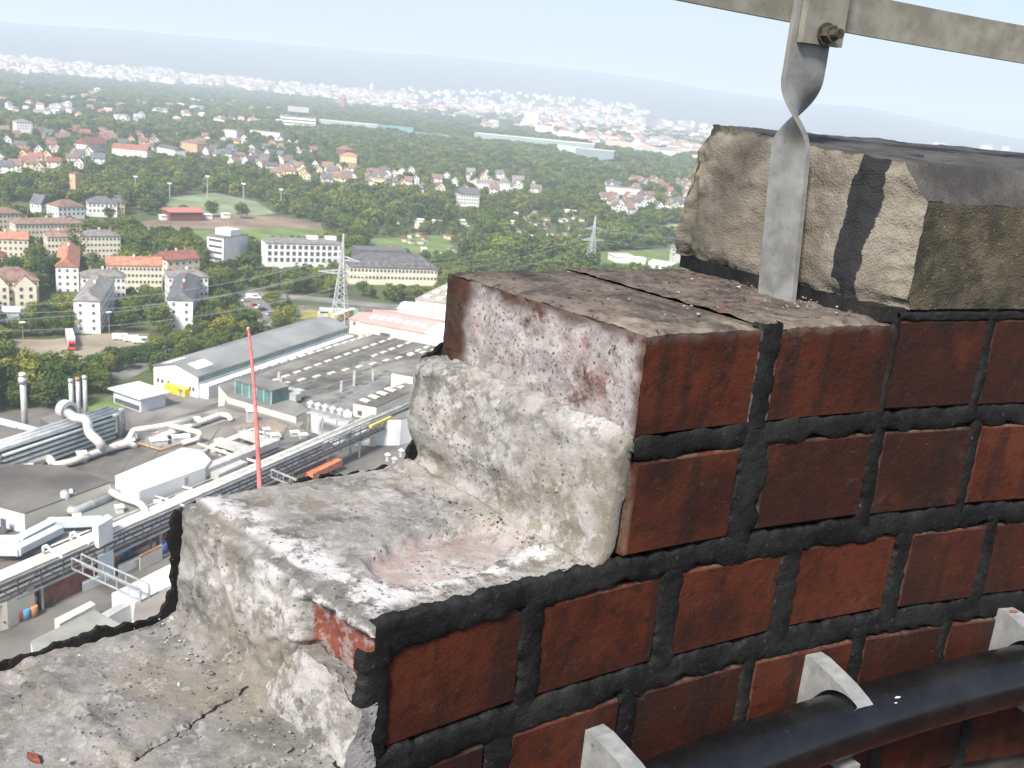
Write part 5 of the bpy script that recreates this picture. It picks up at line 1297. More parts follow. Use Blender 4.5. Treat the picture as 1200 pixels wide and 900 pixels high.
# ---------------------------------------------------------------- pylons and wires
def pylon(label, base, H_, arms, w0, az):
    t = thing('power_pylon', base, label, 'pylon', 'lattice pylons'); ca, sa = math.cos(az), math.sin(az)
    X, Y = np.array([ca, sa, 0]), np.array([-sa, ca, 0]); th = .26
    wid = lambda z: w0 * (1 - .80 * min(1, z / (H_ * .72))) if z < H_ * .72 else w0 * .20 * (1 - (z - H_ * .72) / (H_ * .28) * .9)
    cr = lambda z, a, b: base + X * a * wid(z) / 2 + Y * b * wid(z) / 2 + np.array([0, 0, z])
    zs = [0]
    while zs[-1] < H_ - 1.2: zs.append(min(H_, zs[-1] + max(1.3, wid(zs[-1]) * .62)))
    for a, b in ((-1, -1), (1, -1), (1, 1), (-1, 1)):
        mb = MB()
        for z0, z1 in zip(zs, zs[1:]): mb.bar(cr(z0, a, b), cr(z1, a, b), th)
        part('leg', mb, M_PYL, t)
    mb = MB()
    for i, (z0, z1) in enumerate(zip(zs, zs[1:])):
        for (a, b), (c, d) in (((-1, -1), (1, -1)), ((1, -1), (1, 1)), ((1, 1), (-1, 1)), ((-1, 1), (-1, -1))):
            mb.bar(cr(z0, a, b), cr(z1, c, d), th * .6); mb.bar(cr(z0, c, d), cr(z1, a, b), th * .6)
    o = part('bracing', mb, M_PYL, t); tips = []
    for z, L in arms:
        mb = MB()
        for s in (-1, 1):
            tip = base + X * s * L + np.array([0, 0, z])
            for b in (-1, 1):
                mb.bar(cr(z, s, b), tip, th * .8); mb.bar(cr(z + 1.6, s, b), tip, th * .7)
                for k in (.3, .6): mb.bar(cr(z, s, b) * (1 - k) + tip * k, cr(z + 1.6, s, b) * (1 - k) + tip * k, th * .5)
            tips.append(tip)
        part('crossarm', mb, M_PYL, t)
    return tips
M_PYL = mat('pylon_paint', (.50, .52, .52), .6, .1, .3)
b1, b2 = G(398, 386), G(691, 316)
dirw = b2 - b1; az1 = math.atan2(dirw[1], dirw[0]) + math.pi / 2
T1 = pylon('tall lattice pylon beside the yellow lorry', b1, 42, ((24, 10.5), (30, 7.5)), 7.0, -.15)
T2 = pylon('lattice pylon among the allotment gardens', b2, 35, ((19, 9), (26, 7)), 6.0, .5)
M_WIRE = mat('wire', (.34, .35, .36), .5, .1)
def wire(label, a, b, sag, r=.085):
    mb = MB(); P = [a + (b - a) * s + np.array([0, 0, -sag * 4 * s * (1 - s)]) for s in np.linspace(0, 1, 25)]; mb.tube(P, r, 5, False)
    solo('power_line', mb, M_WIRE, label, 'wire', 'overhead power lines')
for k, tp in enumerate(T1):
    off = tp - b1; far_ = G(-260, 470 + 3 * k, 0) + [0, 0, off[2]] + off * [1, 1, 0]
    wire('power line from the tall pylon across the estate trees', tp - [0, 0, 1], far_, 9)
    wire('power line between the two lattice pylons', tp - [0, 0, 1], T2[k], 7)
for k, tp in enumerate(T2):
    e = G(1000, 316, 0) + (tp - b2); wire('power line running from the allotment pylon to the coping stone side', tp, e, 6)
def lamp(label, px, py, h, double=False):
    p = G(px, py); t = thing('street_lamp', p, label, 'street lamp', 'street lamps'); mb = MB(); mb.tube([p, p + [0, 0, h]], [.14, .09], 8); part('pole', mb, M_STEEL, t)
    mb = MB(); mb.tube([p + [0, 0, h], p + [0, 0, h + .35]], [1.0, 1.15], 12); part('lamp_shade', mb, M_WHITE, t)
lamp('street lamp with round white head between yard and trees', 27, 397, 6); lamp('street lamp with round white head at the far edge of the sandy yard', 128, 390, 8); lamp('street lamp with round white head over the parked cars', 8, 425, 7)
lamp('street lamp near the allotment gardens', 547, 289, 14); lamp('street lamp standing on the dark wooded slope', 320, 331, 9); lamp('street lamp among the slope trees beside the curved street', 329, 335, 9)

# ---------------------------------------------------------------- vehicles
M_TYRE = mat('tyre', (.02, .02, .02), .8); M_GLASS = mat('car_glass', (.03, .035, .04), .15)
CARM = {}
def car(px, py, colname, col, az, label, kind='car', L=4.3, Wd=1.75):
    p = G(px, py, 0.1); t = thing('parked_car' if kind == 'car' else 'van', p, label, kind, 'parked cars' if kind == 'car' else 'parked vans'); t.rotation_euler = (0, 0, az)
    key = (kind, L)
    if key not in CARM:
        b = MB(); hL, hW = L / 2, Wd / 2
        prof = [(-hL, .35), (-hL, .85), (-hL * .62, .95), (hL * .35, .92), (hL * .92, .72), (hL, .35)] if kind == 'car' else [(-hL, .4), (-hL, 2.3), (hL * .55, 2.3), (hL * .85, 1.25), (hL, 1.1), (hL, .4)]
        n = len(prof); b.add([(x, -hW, z) for x, z in prof] + [(x, hW, z) for x, z in prof], [(i, (i + 1) % n, n + (i + 1) % n, n + i) for i in range(n)] + [tuple(range(n))[::-1], tuple(range(n, 2 * n))])
        c = MB()
        if kind == 'car':
            lo = [(-hL * .68, -hW * .92), (hL * .4, -hW * .92), (hL * .4, hW * .92), (-hL * .68, hW * .92)]; up = [(-hL * .45, -hW * .75), (hL * .1, -hW * .75), (hL * .1, hW * .75), (-hL * .45, hW * .75)]
            c.add([(x, y, .9) for x, y in lo] + [(x, y, 1.42) for x, y in up], [(0, 1, 5, 4), (1, 2, 6, 5), (2, 3, 7, 6), (3, 0, 4, 7), (4, 5, 6, 7)])
        else: c.box((hL * .7, 0, 1.75), (.04, 0, 0), (0, hW * .85, 0), (0, 0, .4)); c.box((hL * .25, -hW - .01, 1.7), (hL * .25, 0, 0), (0, .02, 0), (0, 0, .35))
        w = MB(); w.tube([(0, -.11, 0), (0, .11, 0)], .32, 10)
        rf = MB(); rf.box((-hL * .17, 0, 1.45 if kind == 'car' else 2.33), (hL * .27 if kind == 'car' else hL * .7, 0, 0), (0, hW * .74, 0), (0, 0, .03))
        CARM[key] = (b.mesh('car_body'), c.mesh('car_cabin', mats=[M_GLASS]), w.mesh('car_wheel', mats=[M_TYRE]), rf.mesh('car_roof'))
    m = mat('car_paint_' + colname, col, .3, .05, .5)
    bm, cm, wm, rm = CARM[key]
    for nm, me in (('body', bm), ('roof_panel', rm)):
        me2 = me.copy(); me2.materials.clear(); me2.materials.append(m); link(nm, me2, t)
    link('cabin_glass', cm, t)
    for sx in (-.31, .31):
        for sy in (-1, 1): link('wheel', wm, t, (sx * L, sy * Wd * .46, .32))
    EXC.append(([G(px + a, py + b)[:2] for a, b in ((-5, -2), (5, -2), (5, 4), (-5, 4))], 2.0))
CW, CS, CB, CR, CK = (.75, .75, .74), (.42, .44, .46), (.08, .14, .30), (.50, .06, .05), (.03, .03, .035)
for x, y, n_, c_, a, l_ in ((288, 353, 'white', CW, 1.0, 'white car on the curved street below the white van'), (298, 359, 'red', CR, 1.1, 'red car parked on the curved street'), (304, 361, 'white', CW, 1.1, 'white car next to the red one on the curved street'), (308, 364, 'black', CK, 1.1, 'black car in the row on the curved street'),
                          (317, 369, 'silver', CS, 1.0, 'silver car in the row on the curved street'), (326, 376, 'white', CW, .9, 'white car at the tree end of the curved street row'), (88, 430, 'silver', CS, .4, 'silver car at the yard entrance'), (112, 438, 'black', CK, .1, 'black car on the estate street'),
                          (20, 439, 'blue', (.35, .45, .55), .6, 'pale blue car among the parking trees'), (58, 437, 'silver', CS, .5, 'silver car between the parking trees'), (35, 455, 'red', CR, .4, 'red car parked under trees beside the steel chimney'), (46, 456, 'silver', CS, .3, 'silver car parked beside the red one under trees'),
                          (52, 454, 'white', CW, .3, 'white car under the parking trees'), (71, 444, 'silver', (.55, .6, .63), .8, 'pale silver car deep between the parking trees'), (16, 434, 'white', CW, .7, 'white car in the tree shaded parking row'), (235, 407, 'red', CR, .3, 'red car beside the hedge of the gabled warehouse'), (484, 497, 'silver', CS, .8, 'silver car in front of the office with the faded name'), (460, 511, 'black', CK, .8, 'black car beside a bridge leg at the office'), (470, 504, 'white', CW, .8, 'white car at the office wall')):
    car(x, y, n_, c_, a, l_)
for x, y, l_ in ((143, 398, 'white van parked at the yard edge, first of three'), (156, 400, 'white van parked in the middle of three at the yard'), (166, 402, 'white van parked at the tree end of the yard row'), (297, 350, 'tall white van on the curved street')): car(x, y, 'white', CW, .35, l_, 'van', 7.0, 2.2)
for x, y, l_ in ((290, 378, 'white van at the foot of the curved street'), (294, 373, 'white van behind another at the curved street')): car(x, y, 'white', CW, 1.2, l_, 'van', 6.0, 2.1)
def lorry(name, label, A, B, h, wcol, ccol, name2):
    a, b = G(*A, 0), G(*B, 0); d = b - a; L = np.linalg.norm(d); d /= L; n = np.array([-d[1], d[0], 0]); t = thing(name, a, label, 'truck')
    mb = MB(); c = a + d * (L * .6); mb.box(c + [0, 0, h / 2 + .6], d * L * .4, n * 1.25, (0, 0, h / 2 - .5)); part('trailer', mb, mat(name2 + '_tarpaulin', wcol, .6, .08, .3), t)
    mb = MB(); mb.box(c + [0, 0, h + .12], d * L * .4, n * 1.27, (0, 0, .03)); part('trailer_roof', mb, M_WHITE, t)
    mb = MB(); c2 = a + d * L * .08; mb.box(c2 + [0, 0, 1.9], d * 1.2, n * 1.2, (0, 0, 1.4)); part('cab', mb, mat(name2 + '_cab', ccol, .4, .05), t)
    mb = MB(); mb.box(c2 - d * 1.22 + [0, 0, 2.3], d * .03, n * 1.05, (0, 0, .6)); part('windscreen', mb, M_GLASS, t)
    for k in (.08, .2, .75, .83, .92):
        mb = MB(); q = a + d * L * k + [0, 0, .5]; mb.tube([q - n * 1.25, q + n * 1.25], .5, 12); part('wheel', mb, M_TYRE, t)
    exclude([p[:2] for p in (a - n * 2, b - n * 2, b + n * 2, a + n * 2)], 26)
lorry('lorry', 'yellow lorry with a white cab beside the tall pylon', (385, 381), (414, 371), 3.8, (.72, .47, .06), (.8, .8, .8), 'yellow')
lorry('lorry', 'red and white lorry parked on the sandy yard', (85, 412), (81, 396), 3.6, (.72, .60, .60), (.60, .07, .06), 'red_white')
for k, (x0, x1, c_, l_) in enumerate(((372, 385, (.60, .58, .52), 'cream'), (375, 392, (.66, .42, .08), 'orange'), (374.5, 391, (.52, .62, .68), 'pale blue'), (392, 405, (.52, .62, .68), 'light blue'), (406, 420, (.20, .48, .34), 'green'), (437, 449, (.55, .44, .30), 'tan'), (450, 466, (.58, .45, .32), 'sand coloured'), (467, 490, (.42, .20, .16), 'rust red'))):
    y = 361 if k > 1 else 366; a, b = G(x0, y + (x0 - 370) * .04, 3.6), G(x1 - .6, y + (x1 - 370) * .04, 3.6); t = thing('goods_wagon', [*(a + b)[:2] / 2, 0], f'{l_} goods wagon on the railway line below the trees', 'wagon', 'goods wagons')
    d = b - a; L = np.linalg.norm(d); d /= L; n = np.array([-d[1], d[0], 0]); mb = MB(); mb.box((a + b) / 2 - [0, 0, 1.1], d * L / 2, n * 1.4, (0, 0, 1.2)); part('body', mb, mat('wagon_' + l_.replace(' ', '_'), c_, .7, .12, .3), t)
    mb = MB(); mb.box((a + b) / 2 - [0, 0, 2.7], d * L / 2 * .9, n * 1.0, (0, 0, .35)); part('undercarriage', mb, M_TYRE, t)
    exclude([p[:2] for p in (a - n * 2, b - n * 2, b + n * 2, a + n * 2)], 16)

# ---------------------------------------------------------------- suburb houses
HW = [M_WHITE, M_WHITE, M_WHITE, M_CREAM, M_BEIGE, M_YEL]
def inpoly(p, Q):
    x, y = p; c = False; j = len(Q) - 1
    for i in range(len(Q)):
        if (Q[i][1] > y) != (Q[j][1] > y) and x < (Q[j][0] - Q[i][0]) * (y - Q[i][1]) / (Q[j][1] - Q[i][1]) + Q[i][0]: c = not c
        j = i
    return c
rh_ = random.Random(21)
CL = [  # name of the place, pixel polygon, count, spacing, roofs, walls, azimuth
    ('on the rise beyond the poplars', [(0, 182), (60, 178), (120, 183), (120, 196), (60, 204), (0, 206)], 20, 13, [(M_ROOFD, 'slate grey'), (M_ROOFB, 'brown'), (M_ROOFR, 'red')], HW, .3),
    ('in the leafy quarter above the rise', [(0, 147), (70, 150), (190, 162), (190, 180), (90, 180), (0, 180)], 44, 15, [(M_ROOFB, 'brown'), (M_ROOFR, 'red'), (M_ROOFD, 'slate grey'), (M_ROOFB, 'brown')], HW, .5),
    ('in the row of steep gables above the sports field', [(225, 176), (300, 178), (345, 190), (345, 200), (232, 192)], 24, 13, [(M_ROOFB, 'brown'), (M_ROOFD, 'slate grey')], [M_WHITE], -.5),
    ('among trees beyond the steep gables', [(195, 158), (320, 160), (395, 172), (400, 186), (350, 184), (230, 176)], 26, 16, [(M_ROOFD, 'slate grey'), (M_ROOFR, 'red'), (M_ROOFB, 'brown')], HW, .2),
    ('in the dense terrace above the wooded slope', [(315, 196), (372, 196), (455, 205), (465, 220), (400, 216), (318, 209)], 36, 11, [(M_ROOFD, 'slate grey'), (M_ROOFB, 'brown')], [M_WHITE, M_WHITE, M_CREAM, M_YEL], .2),
    ('along the lane above the allotment gardens', [(455, 204), (560, 206), (640, 215), (640, 226), (560, 232), (460, 224)], 30, 14, [(M_ROOFB, 'brown'), (M_ROOFG, 'grey')], [M_WHITE, M_WHITE, M_CREAM], .1),
    ('in the hamlet beside the coping stone', [(690, 222), (745, 213), (830, 215), (830, 238), (770, 254), (705, 250), (684, 234)], 46, 12, [(M_ROOFB, 'brown'), (M_ROOFR, 'red'), (M_ROOFB, 'brown'), (M_ROOFD, 'slate grey')], [M_WHITE, M_WHITE, M_WHITE, M_CREAM], .4),
    ('scattered far off in the woods', [(0, 100), (150, 108), (330, 120), (330, 152), (190, 158), (0, 142)], 36, 30, [(M_ROOFB, 'brown'), (M_ROOFR, 'red'), (M_ROOFD, 'slate grey')], HW, .4),
]
WN = {id(M_WHITE): 'white', id(M_CREAM): 'cream', id(M_BEIGE): 'beige', id(M_YEL): 'yellow'}
HM = {}
def house_meshes(wd, dp, h, rh2):
    k = (wd, dp, h, rh2)
    if k not in HM:
        a = MB(); a.prism([(-wd / 2, -dp / 2), (wd / 2, -dp / 2), (wd / 2, dp / 2), (-wd / 2, dp / 2)], 0, h)
        for x in (-wd / 2, wd / 2): a.add([(x, -dp / 2, h), (x, dp / 2, h), (x, 0, h + rh2)], [(0, 1, 2)])
        b = MB(); o = .5; s = o * rh2 / (dp / 2)
        for sg in (-1, 1):
            P = [(-wd / 2 - o, sg * (dp / 2 + o), h - s + .05), (wd / 2 + o, sg * (dp / 2 + o), h - s + .05), (wd / 2 + o, 0, h + rh2 + .05), (-wd / 2 - o, 0, h + rh2 + .05)]
            b.add(P + [(x, y, z + .3) for x, y, z in P], [(0, 1, 2, 3), (4, 5, 6, 7), (0, 1, 5, 4), (1, 2, 6, 5), (2, 3, 7, 6), (3, 0, 4, 7)])
        c = MB(); c.box((wd * .2, dp * .15, h + rh2 * .9), (.45, 0, 0), (0, .45, 0), (0, 0, 1.0))
        w = MB()
        HM[k] = (a.mesh('house_wall'), b.mesh('house_roof'), c.mesh('house_chimney', mats=[M_TERRA]))
    return HM[k]
HOUSES = []
def house(p, az, wd, dp, h, rh2, wm, rm, rn, place, win=True):
    t = thing('house', p, f'{WN[id(wm)]} house with {rn} roof {place}', 'house', 'houses ' + place); t.rotation_euler = (0, 0, az)
    a, b, c = house_meshes(wd, dp, h, rh2)
    def mm(me, m):
        key = (me.name, m.name)
        if key not in HM: q = me.copy(); q.materials.clear(); q.materials.append(m); HM[key] = q
        return HM[key]
    link('wall', mm(a, wm), t); ro = link('roof', mm(b, rm), t)
    if win and math.hypot(p[0], p[1]) < 1700:
        link('roof_stack', c, ro)
        for sy in (-1, 1):
            for x in (-.28, .28):
                for f in (.32, .75):
                    o = link('window', win_mesh(), t, (x * wd, sy * (dp / 2 + .03), h * f)); o.scale = (1.5, 1, 1.5)
        for sx in (-1, 1):
            for y in (-.22, .22):
                for f in (.32, .75, 1.2):
                    if f > 1 and y > 0: continue
                    o = link('window', win_mesh(), t, (sx * (wd / 2 + .03), (y if f < 1 else 0) * dp, h * f)); o.rotation_euler = (0, 0, math.pi / 2); o.scale = (1.4, 1, 1.5)
    ca, sa = math.cos(az), math.sin(az)
    C = [np.array([p[0] + ca * x - sa * y, p[1] + sa * x + ca * y]) for x, y in ((-wd / 2, -dp / 2), (wd / 2, -dp / 2), (wd / 2, dp / 2), (-wd / 2, dp / 2))]
    exclude(C, 34 if math.hypot(p[0], p[1]) < 1800 else 55, 3.0); HOUSES.append(p)
for place, poly, cnt, sp, roofs, walls, az in CL:
    xs = [q[0] for q in poly]; ys = [q[1] for q in poly]; W_ = [G(*q)[:2] for q in poly]; mn, mx = np.min(W_, 0), np.max(W_, 0); loc = []; tries = 0
    while len(loc) < cnt and tries < 6000:
        tries += 1; p = np.array([rh_.uniform(mn[0], mx[0]), rh_.uniform(mn[1], mx[1])])
        if not inpoly(p, W_) or any(np.hypot(*(p - q)) < sp * 1.25 for q in loc): continue
        loc.append(p)
        rm, rn = rh_.choice(roofs); wm = rh_.choice(walls); wd = rh_.choice((9, 11, 13)); dp = rh_.choice((8.5, 9.5)); h = rh_.choice((5.2, 6.2)); r2 = rh_.choice((3.6, 4.6))
        if 'far off' in place: wd, dp, h = rh_.choice((13, 16)), 11, 8
        house(np.array([p[0], p[1], 0]), az + rh_.choice((0, math.pi / 2)) + rh_.gauss(0, .12), wd, dp, h, r2, wm, rm, rn, place)
# single landmarks of the suburb
def blk(name, label, A, B, D, h, **k): return building(name, label, A, B, D, h, front=k.pop('front', 40), **k)
blk('villa', 'big white villa with flat hipped roof among trees', (19, 143), (38, 144), 20, 16, roof='hip', rh=4, rm=M_ROOFG, floors=3, wins=6)
blk('apartment_house', 'white flat roofed apartment house beyond the steep gables', (260, 151), (277, 153), 18, 15, rm=M_FELT2, floors=3, wins=6)
blk('apartment_house', 'wide white flat roofed apartment house with stepped parts', (293, 152), (328, 156), 18, 14, rm=M_FELT2, floors=3, wins=12)
blk('apartment_house', 'peach coloured apartment house with brown roof above the field', (211, 166), (231, 169), 18, 12, roof='hip', rh=4, wm=M_PEACH, rm=M_ROOFB, floors=3, wins=6)
blk('white_church', 'small white church like building with stub tower', (184, 172), (205, 176), 14, 8, roof='gable', rh=3, rm=M_ROOFD)
blk('terraced_row', 'long row with dark red roof in the leafy quarter', (131, 173), (172, 177), 12, 8, roof='gable', rh=5, rm=M_ROOFR, floors=2, wins=14)
blk('terraced_row', 'white gabled house with broad red roof in the leafy quarter', (103, 170), (127, 168), 16, 9, roof='gable', rh=7, rm=M_ROOFR, floors=2, wins=6)
blk('yellow_house', 'ochre house beside a red one under the wooded ridge', (398, 182), (418, 184), 16, 10, roof='hip', rh=4, wm=M_YEL, rm=M_ROOFO, floors=3, wins=5)
blk('red_house', 'red brick house beside the ochre one', (394, 174), (405, 176), 14, 11, roof='hip', rh=5, wm=M_BRICKW, rm=M_ROOFB)
blk('terraced_row', 'pale yellow terrace at the end of the dense terrace rows', (431, 207), (452, 210), 12, 9, roof='flat', wm=M_YEL, rm=M_FELT2, floors=3, wins=8)
blk('gabled_house', 'big white house with central gable and slate roof above the gardens', (540, 228), (562, 229), 14, 11, roof='gable', rh=6, rm=M_ROOFD, floors=3, wins=7)
blk('long_house', 'long low white house ending in a taller grey roofed part', (561, 214), (588, 216), 12, 6, roof='gable', rh=3, rm=M_ROOFG, floors=1, wins=8)
blk('tower_house', 'white house with a tall grey hipped roof under the ridge', (586, 214), (598, 215), 14, 9, roof='hip', rh=7, rm=M_ROOFG, floors=2, wins=4)
blk('stepped_terrace', 'long white stepped terrace in the hamlet', (710, 218), (752, 222), 14, 9, rm=M_FELT2, floors=2, wins=14)
blk('farm_shed', 'white tent roofed shed in the meadow', (722, 301), (745, 302), 14, 4, rm=M_WHITE, cat='shed', front=10)
blk('farm_shed', 'long white roofed shed at the lower meadow', (760, 307), (787, 311), 12, 3.5, rm=M_WHITE, cat='shed', front=10)
blk('farm_shed', 'small white shed between the two meadow sheds', (744, 303), (757, 304), 8, 3.5, rm=M_WHITE, cat='shed', front=10)
blk('concrete_frame', 'grey concrete frame structure by the coping stone', (786, 290), (812, 293), 18, 10, wm=mat('raw_concrete', (.42, .42, .42), .9), rm=M_FELT2, front=20, floors=2, wins=3)
# allotment huts
for k in range(60):
    z_ = rh_.random()
    x, y = (rh_.uniform(600, 690), rh_.uniform(248, 285)) if z_ < .55 else ((rh_.uniform(480, 560), rh_.uniform(238, 300)) if z_ < .85 else (rh_.uniform(440, 500), rh_.uniform(262, 298)))
    p = G(x, y); t = thing('garden_hut', p, rh_.choice(('small pale hut in the allotment gardens', 'small white roofed hut in the allotment gardens', 'small reddish roofed hut in the allotment gardens')), 'hut', 'allotment huts'); t.rotation_euler = (0, 0, rh_.uniform(0, 3))
    rmx = M_WHITE if 'white' in t['label'] else (M_ROOFR if 'reddish' in t['label'] else M_FELT2)
    wdt = rh_.uniform(3.4, 5.5); mb = MB(); mb.box((0, 0, 1.2), (wdt / 2, 0, 0), (0, 1.6, 0), (0, 0, 1.2)); link('wall', mb.mesh('hut_wall', mats=[M_BEIGE]), t)
    mb = MB(); mb.add([(-wdt / 2 - .3, -2, 2.3), (wdt / 2 + .3, -2, 2.3), (wdt / 2 + .3, 2, 2.3), (-wdt / 2 - .3, 2, 2.3), (-wdt / 2 - .3, 0, 3.1), (wdt / 2 + .3, 0, 3.1)], [(0, 1, 5, 4), (3, 4, 5, 2), (0, 4, 3), (1, 2, 5), (0, 3, 2, 1)]); link('roof', mb.mesh('hut_roof', mats=[rmx]), t)
    EXC.append(([p[:2] + np.array(q) * 4 for q in ((-1, -2.5), (1, -2.5), (1, 1), (-1, 1))], 1))
# ---------------------------------------------------------------- far town
M_FAR = [mat('far_white_render', (.80, .78, .75), .85, .03), mat('far_cream_render', (.70, .62, .50), .85, .03), mat('far_pink_render', (.62, .45, .38), .85, .03), mat('far_grey_render', (.45, .45, .46), .85, .03)]
M_FROOF = [mat('far_roof_red', (.36, .17, .13), .85), mat('far_roof_grey', (.26, .26, .27), .85), mat('far_roof_pale', (.60, .58, .56), .85)]
def gz(px, py):
    d = ray(px, py); lo, hi = 300., 14000.
    f = lambda s: CAM_H + d[2] * s - hz(d[0] * s, d[1] * s)
    if f(hi) > 0: return None
    for _ in range(40):
        m = (lo + hi) / 2
        if f(m) > 0: lo = m
        else: hi = m
    return np.array([d[0] * lo, d[1] * lo, hz(d[0] * lo, d[1] * lo)])
rf_ = random.Random(4)
class Multi:
    def __init__(s): s.mb = MB(); s.mi = []
    def add(s, vs, fs, mi): s.mb.add(vs, fs); s.mi += [mi] * len(fs)
city = Multi()
def far_house(p, wd, dp, h, az, wi, ri, roof):
    ca, sa = math.cos(az), math.sin(az); T = lambda x, y, z: (p[0] + ca * x - sa * y, p[1] + sa * x + ca * y, p[2] + z)
    a, b = wd / 2, dp / 2
    city.add([T(x, y, z) for z in (-3, h) for x, y in ((-a, -b), (a, -b), (a, b), (-a, b))], [(0, 1, 5, 4), (1, 2, 6, 5), (2, 3, 7, 6), (3, 0, 4, 7)], wi)
    if roof: city.add([T(-a - .6, -b - .6, h), T(a + .6, -b - .6, h), T(a + .6, b + .6, h), T(-a - .6, b + .6, h), T(-a * .7, 0, h + dp * .35), T(a * .7, 0, h + dp * .35)], [(0, 1, 5, 4), (3, 4, 5, 2), (0, 4, 3), (1, 2, 5)], 4 + ri)
    else: city.add([T(-a, -b, h), T(a, -b, h), T(a, b, h), T(-a, b, h)], [(0, 1, 2, 3)], 6)
def band(n, x0, x1, ylo, yhi, dens=lambda x, y: 1.0, big=1.0):
    k = 0; tr = 0
    while k < n and tr < n * 30:
        tr += 1; x = rf_.uniform(x0, x1); lo, hi = np.interp(x, *ylo), np.interp(x, *yhi) + 7 * n1(x / 28, 3.3, 1) + 3 * n1(x / 7, 1, 4); y = rf_.uniform(lo, max(lo + 2, hi))
        if rf_.random() > dens(x, y): continue
        p = gz(x, y)
        if p is None: continue
        d = math.hypot(p[0], p[1]); s = big * (.8 + d / 9000)
        far_house(p, rf_.uniform(13, 30) * s, rf_.uniform(11, 15) * s, rf_.uniform(8, 15) * s, rf_.uniform(0, 3.14), rf_.choices((0, 1, 2, 3), (6, 3, 1, 1))[0], rf_.choices((0, 1, 2), (3, 3, 2))[0], rf_.random() < .75); k += 1
        if d < 3500: exclude([p[:2] + np.array(q) * 14 for q in ((-1, -1), (1, -1), (1, 1), (-1, 1))], 70, 2)
clump = lambda x, y: .25 + .75 * sstep(-.1, .35, n1(x / 22, y / 7, 3))
band(430, 0, 200, ([0, 60, 200], [68, 74, 86]), ([0, 60, 200], [86, 88, 95]), clump, 1.15)
band(720, 140, 480, ([140, 300, 480], [83, 96, 112]), ([140, 240, 330, 480], [93, 98, 112, 134]), clump, 1.1)
band(520, 400, 700, ([400, 700], [107, 132]), ([400, 520, 600, 700], [126, 137, 150, 168]), clump, 1.1)
band(430, 600, 840, ([600, 840], [125, 150]), ([600, 700, 840], [148, 172, 196]), clump, 1.2)
band(200, 470, 760, ([470, 620, 760], [104, 110, 128]), ([470, 620, 760], [112, 128, 140]), clump, .9)
band(160, 800, 1200, ([800, 1200], [150, 178]), ([800, 1200], [165, 196]), clump, 1.2)
band(110, 0, 330, ([0, 330], [92, 118]), ([0, 330], [135, 150]), lambda x, y: .5 * clump(x, y), .7)
me = city.mb.mesh('far_town')
for m in M_FAR + M_FROOF: me.materials.append(m)
me.polygons.foreach_set('material_index', city.mi)
ct = link('far_town', me); tag(ct, 'hazy town of pale houses at the foot of the hills', None, None, 'stuff')

def far_block(name, label, px, pyb, wpx, hpx, dep, wm, roof=None, rh=0, group=None, cat='building', rm=None, yaw=0.0):
    p = gz(px, pyb); d = math.hypot(p[0], p[1]); mpp = math.sqrt(d * d + 1e4) / FPX; wd, h = wpx * mpp, hpx * mpp
    az = math.atan2(-p[0], p[1]) + yaw; u = np.array([math.cos(az), math.sin(az)])
    a = p[:2] - u * wd / 2; b = p[:2] + u * wd / 2
    return building(name, label, (*a, p[2] + h), (*b, p[2] + h), dep, p[2] + h, roof=roof or 'flat', rh=rh, wm=wm, rm=rm or M_FROOF[2], z0=p[2] - 2, group=group, cat=cat, front=60)
t, C, u, v, Wd, D = far_block('tower_block', 'white residential tower block in the hazy town', 621, 152, 15, 19, 22, M_FAR[0], cat='tower')
far_block('tower_block', 'lower white slab beside the white tower block', 637, 159, 20, 11, 20, M_FAR[0])
far_block('brown_tower', 'brown and dark office tower in the hazy town', 763, 150, 12, 14, 30, mat('far_dark_facade', (.16, .15, .17), .6), cat='tower')
far_block('brown_tower', 'brick brown annexe tower beside the dark office tower', 772, 149, 7, 10, 20, mat('far_brown_facade', (.38, .24, .18), .8), cat='tower')
far_block('tower_block', 'pale twin tower block left of the dark office tower', 702, 150, 9, 11, 22, M_FAR[3], cat='tower')
for k, (x, y, w, h) in enumerate(((656, 164, 19, 8), (675, 166, 16, 7), (730, 176, 42, 9), (768, 183, 50, 9), (735, 160, 36, 7), (810, 178, 30, 8), (562, 136, 20, 8))):
    far_block('slab_building', f'long pale slab building in the hazy town', x, y, w, h, 30, M_FAR[k % 4], group='far slab buildings')
# church towers
def spire(label, px, pyb, wpx, hpx, sp, m, m2):
    p = gz(px, pyb); d = math.hypot(p[0], p[1]); mpp = d / FPX; w, h, s = wpx * mpp, hpx * mpp, sp * mpp
    t = thing('church_tower', p, label, 'tower'); mb = MB(); mb.prism([p[:2] + np.array(q) * w / 2 for q in ((-1, -1), (1, -1), (1, 1), (-1, 1))], p[2] - 1, p[2] + h); part('shaft', mb, m, t)
    mb = MB(); mb.add([p + [x * w * .58, y * w * .58, h + .02] for x, y in ((-1, -1), (1, -1), (1, 1), (-1, 1))] + [p + [0, 0, h + s]], [(0, 1, 4), (1, 2, 4), (2, 3, 4), (3, 0, 4), (3, 2, 1, 0)]); part('spire', mb, m2, t)
    EXC.append(([p[:2] + np.array(q) * w for q in ((-1, -6), (1, -6), (1, 1), (-1, 1))], 2))
spire('brick red church tower with pointed dark roof among trees', 401, 131, 5.5, 14, 7, mat('far_brick', (.40, .17, .11), .85), M_FROOF[0])
spire('pale slender church tower in front of the hills', 435, 107, 4, 6, 4, M_FAR[2], M_FAR[2])
for k, x in enumerate((506, 511, 520)): spire(['pinkish brick church spire, first of the twin spires', 'pinkish brick church spire, second of the twin spires', 'low pinkish spire beside the twin spires'][k], x, 131, 2.6, 7 - 2 * (k == 2), 6, mat('far_pink_brick', (.50, .25, .20), .85), mat('far_pink_brick', (.50, .25, .20)))
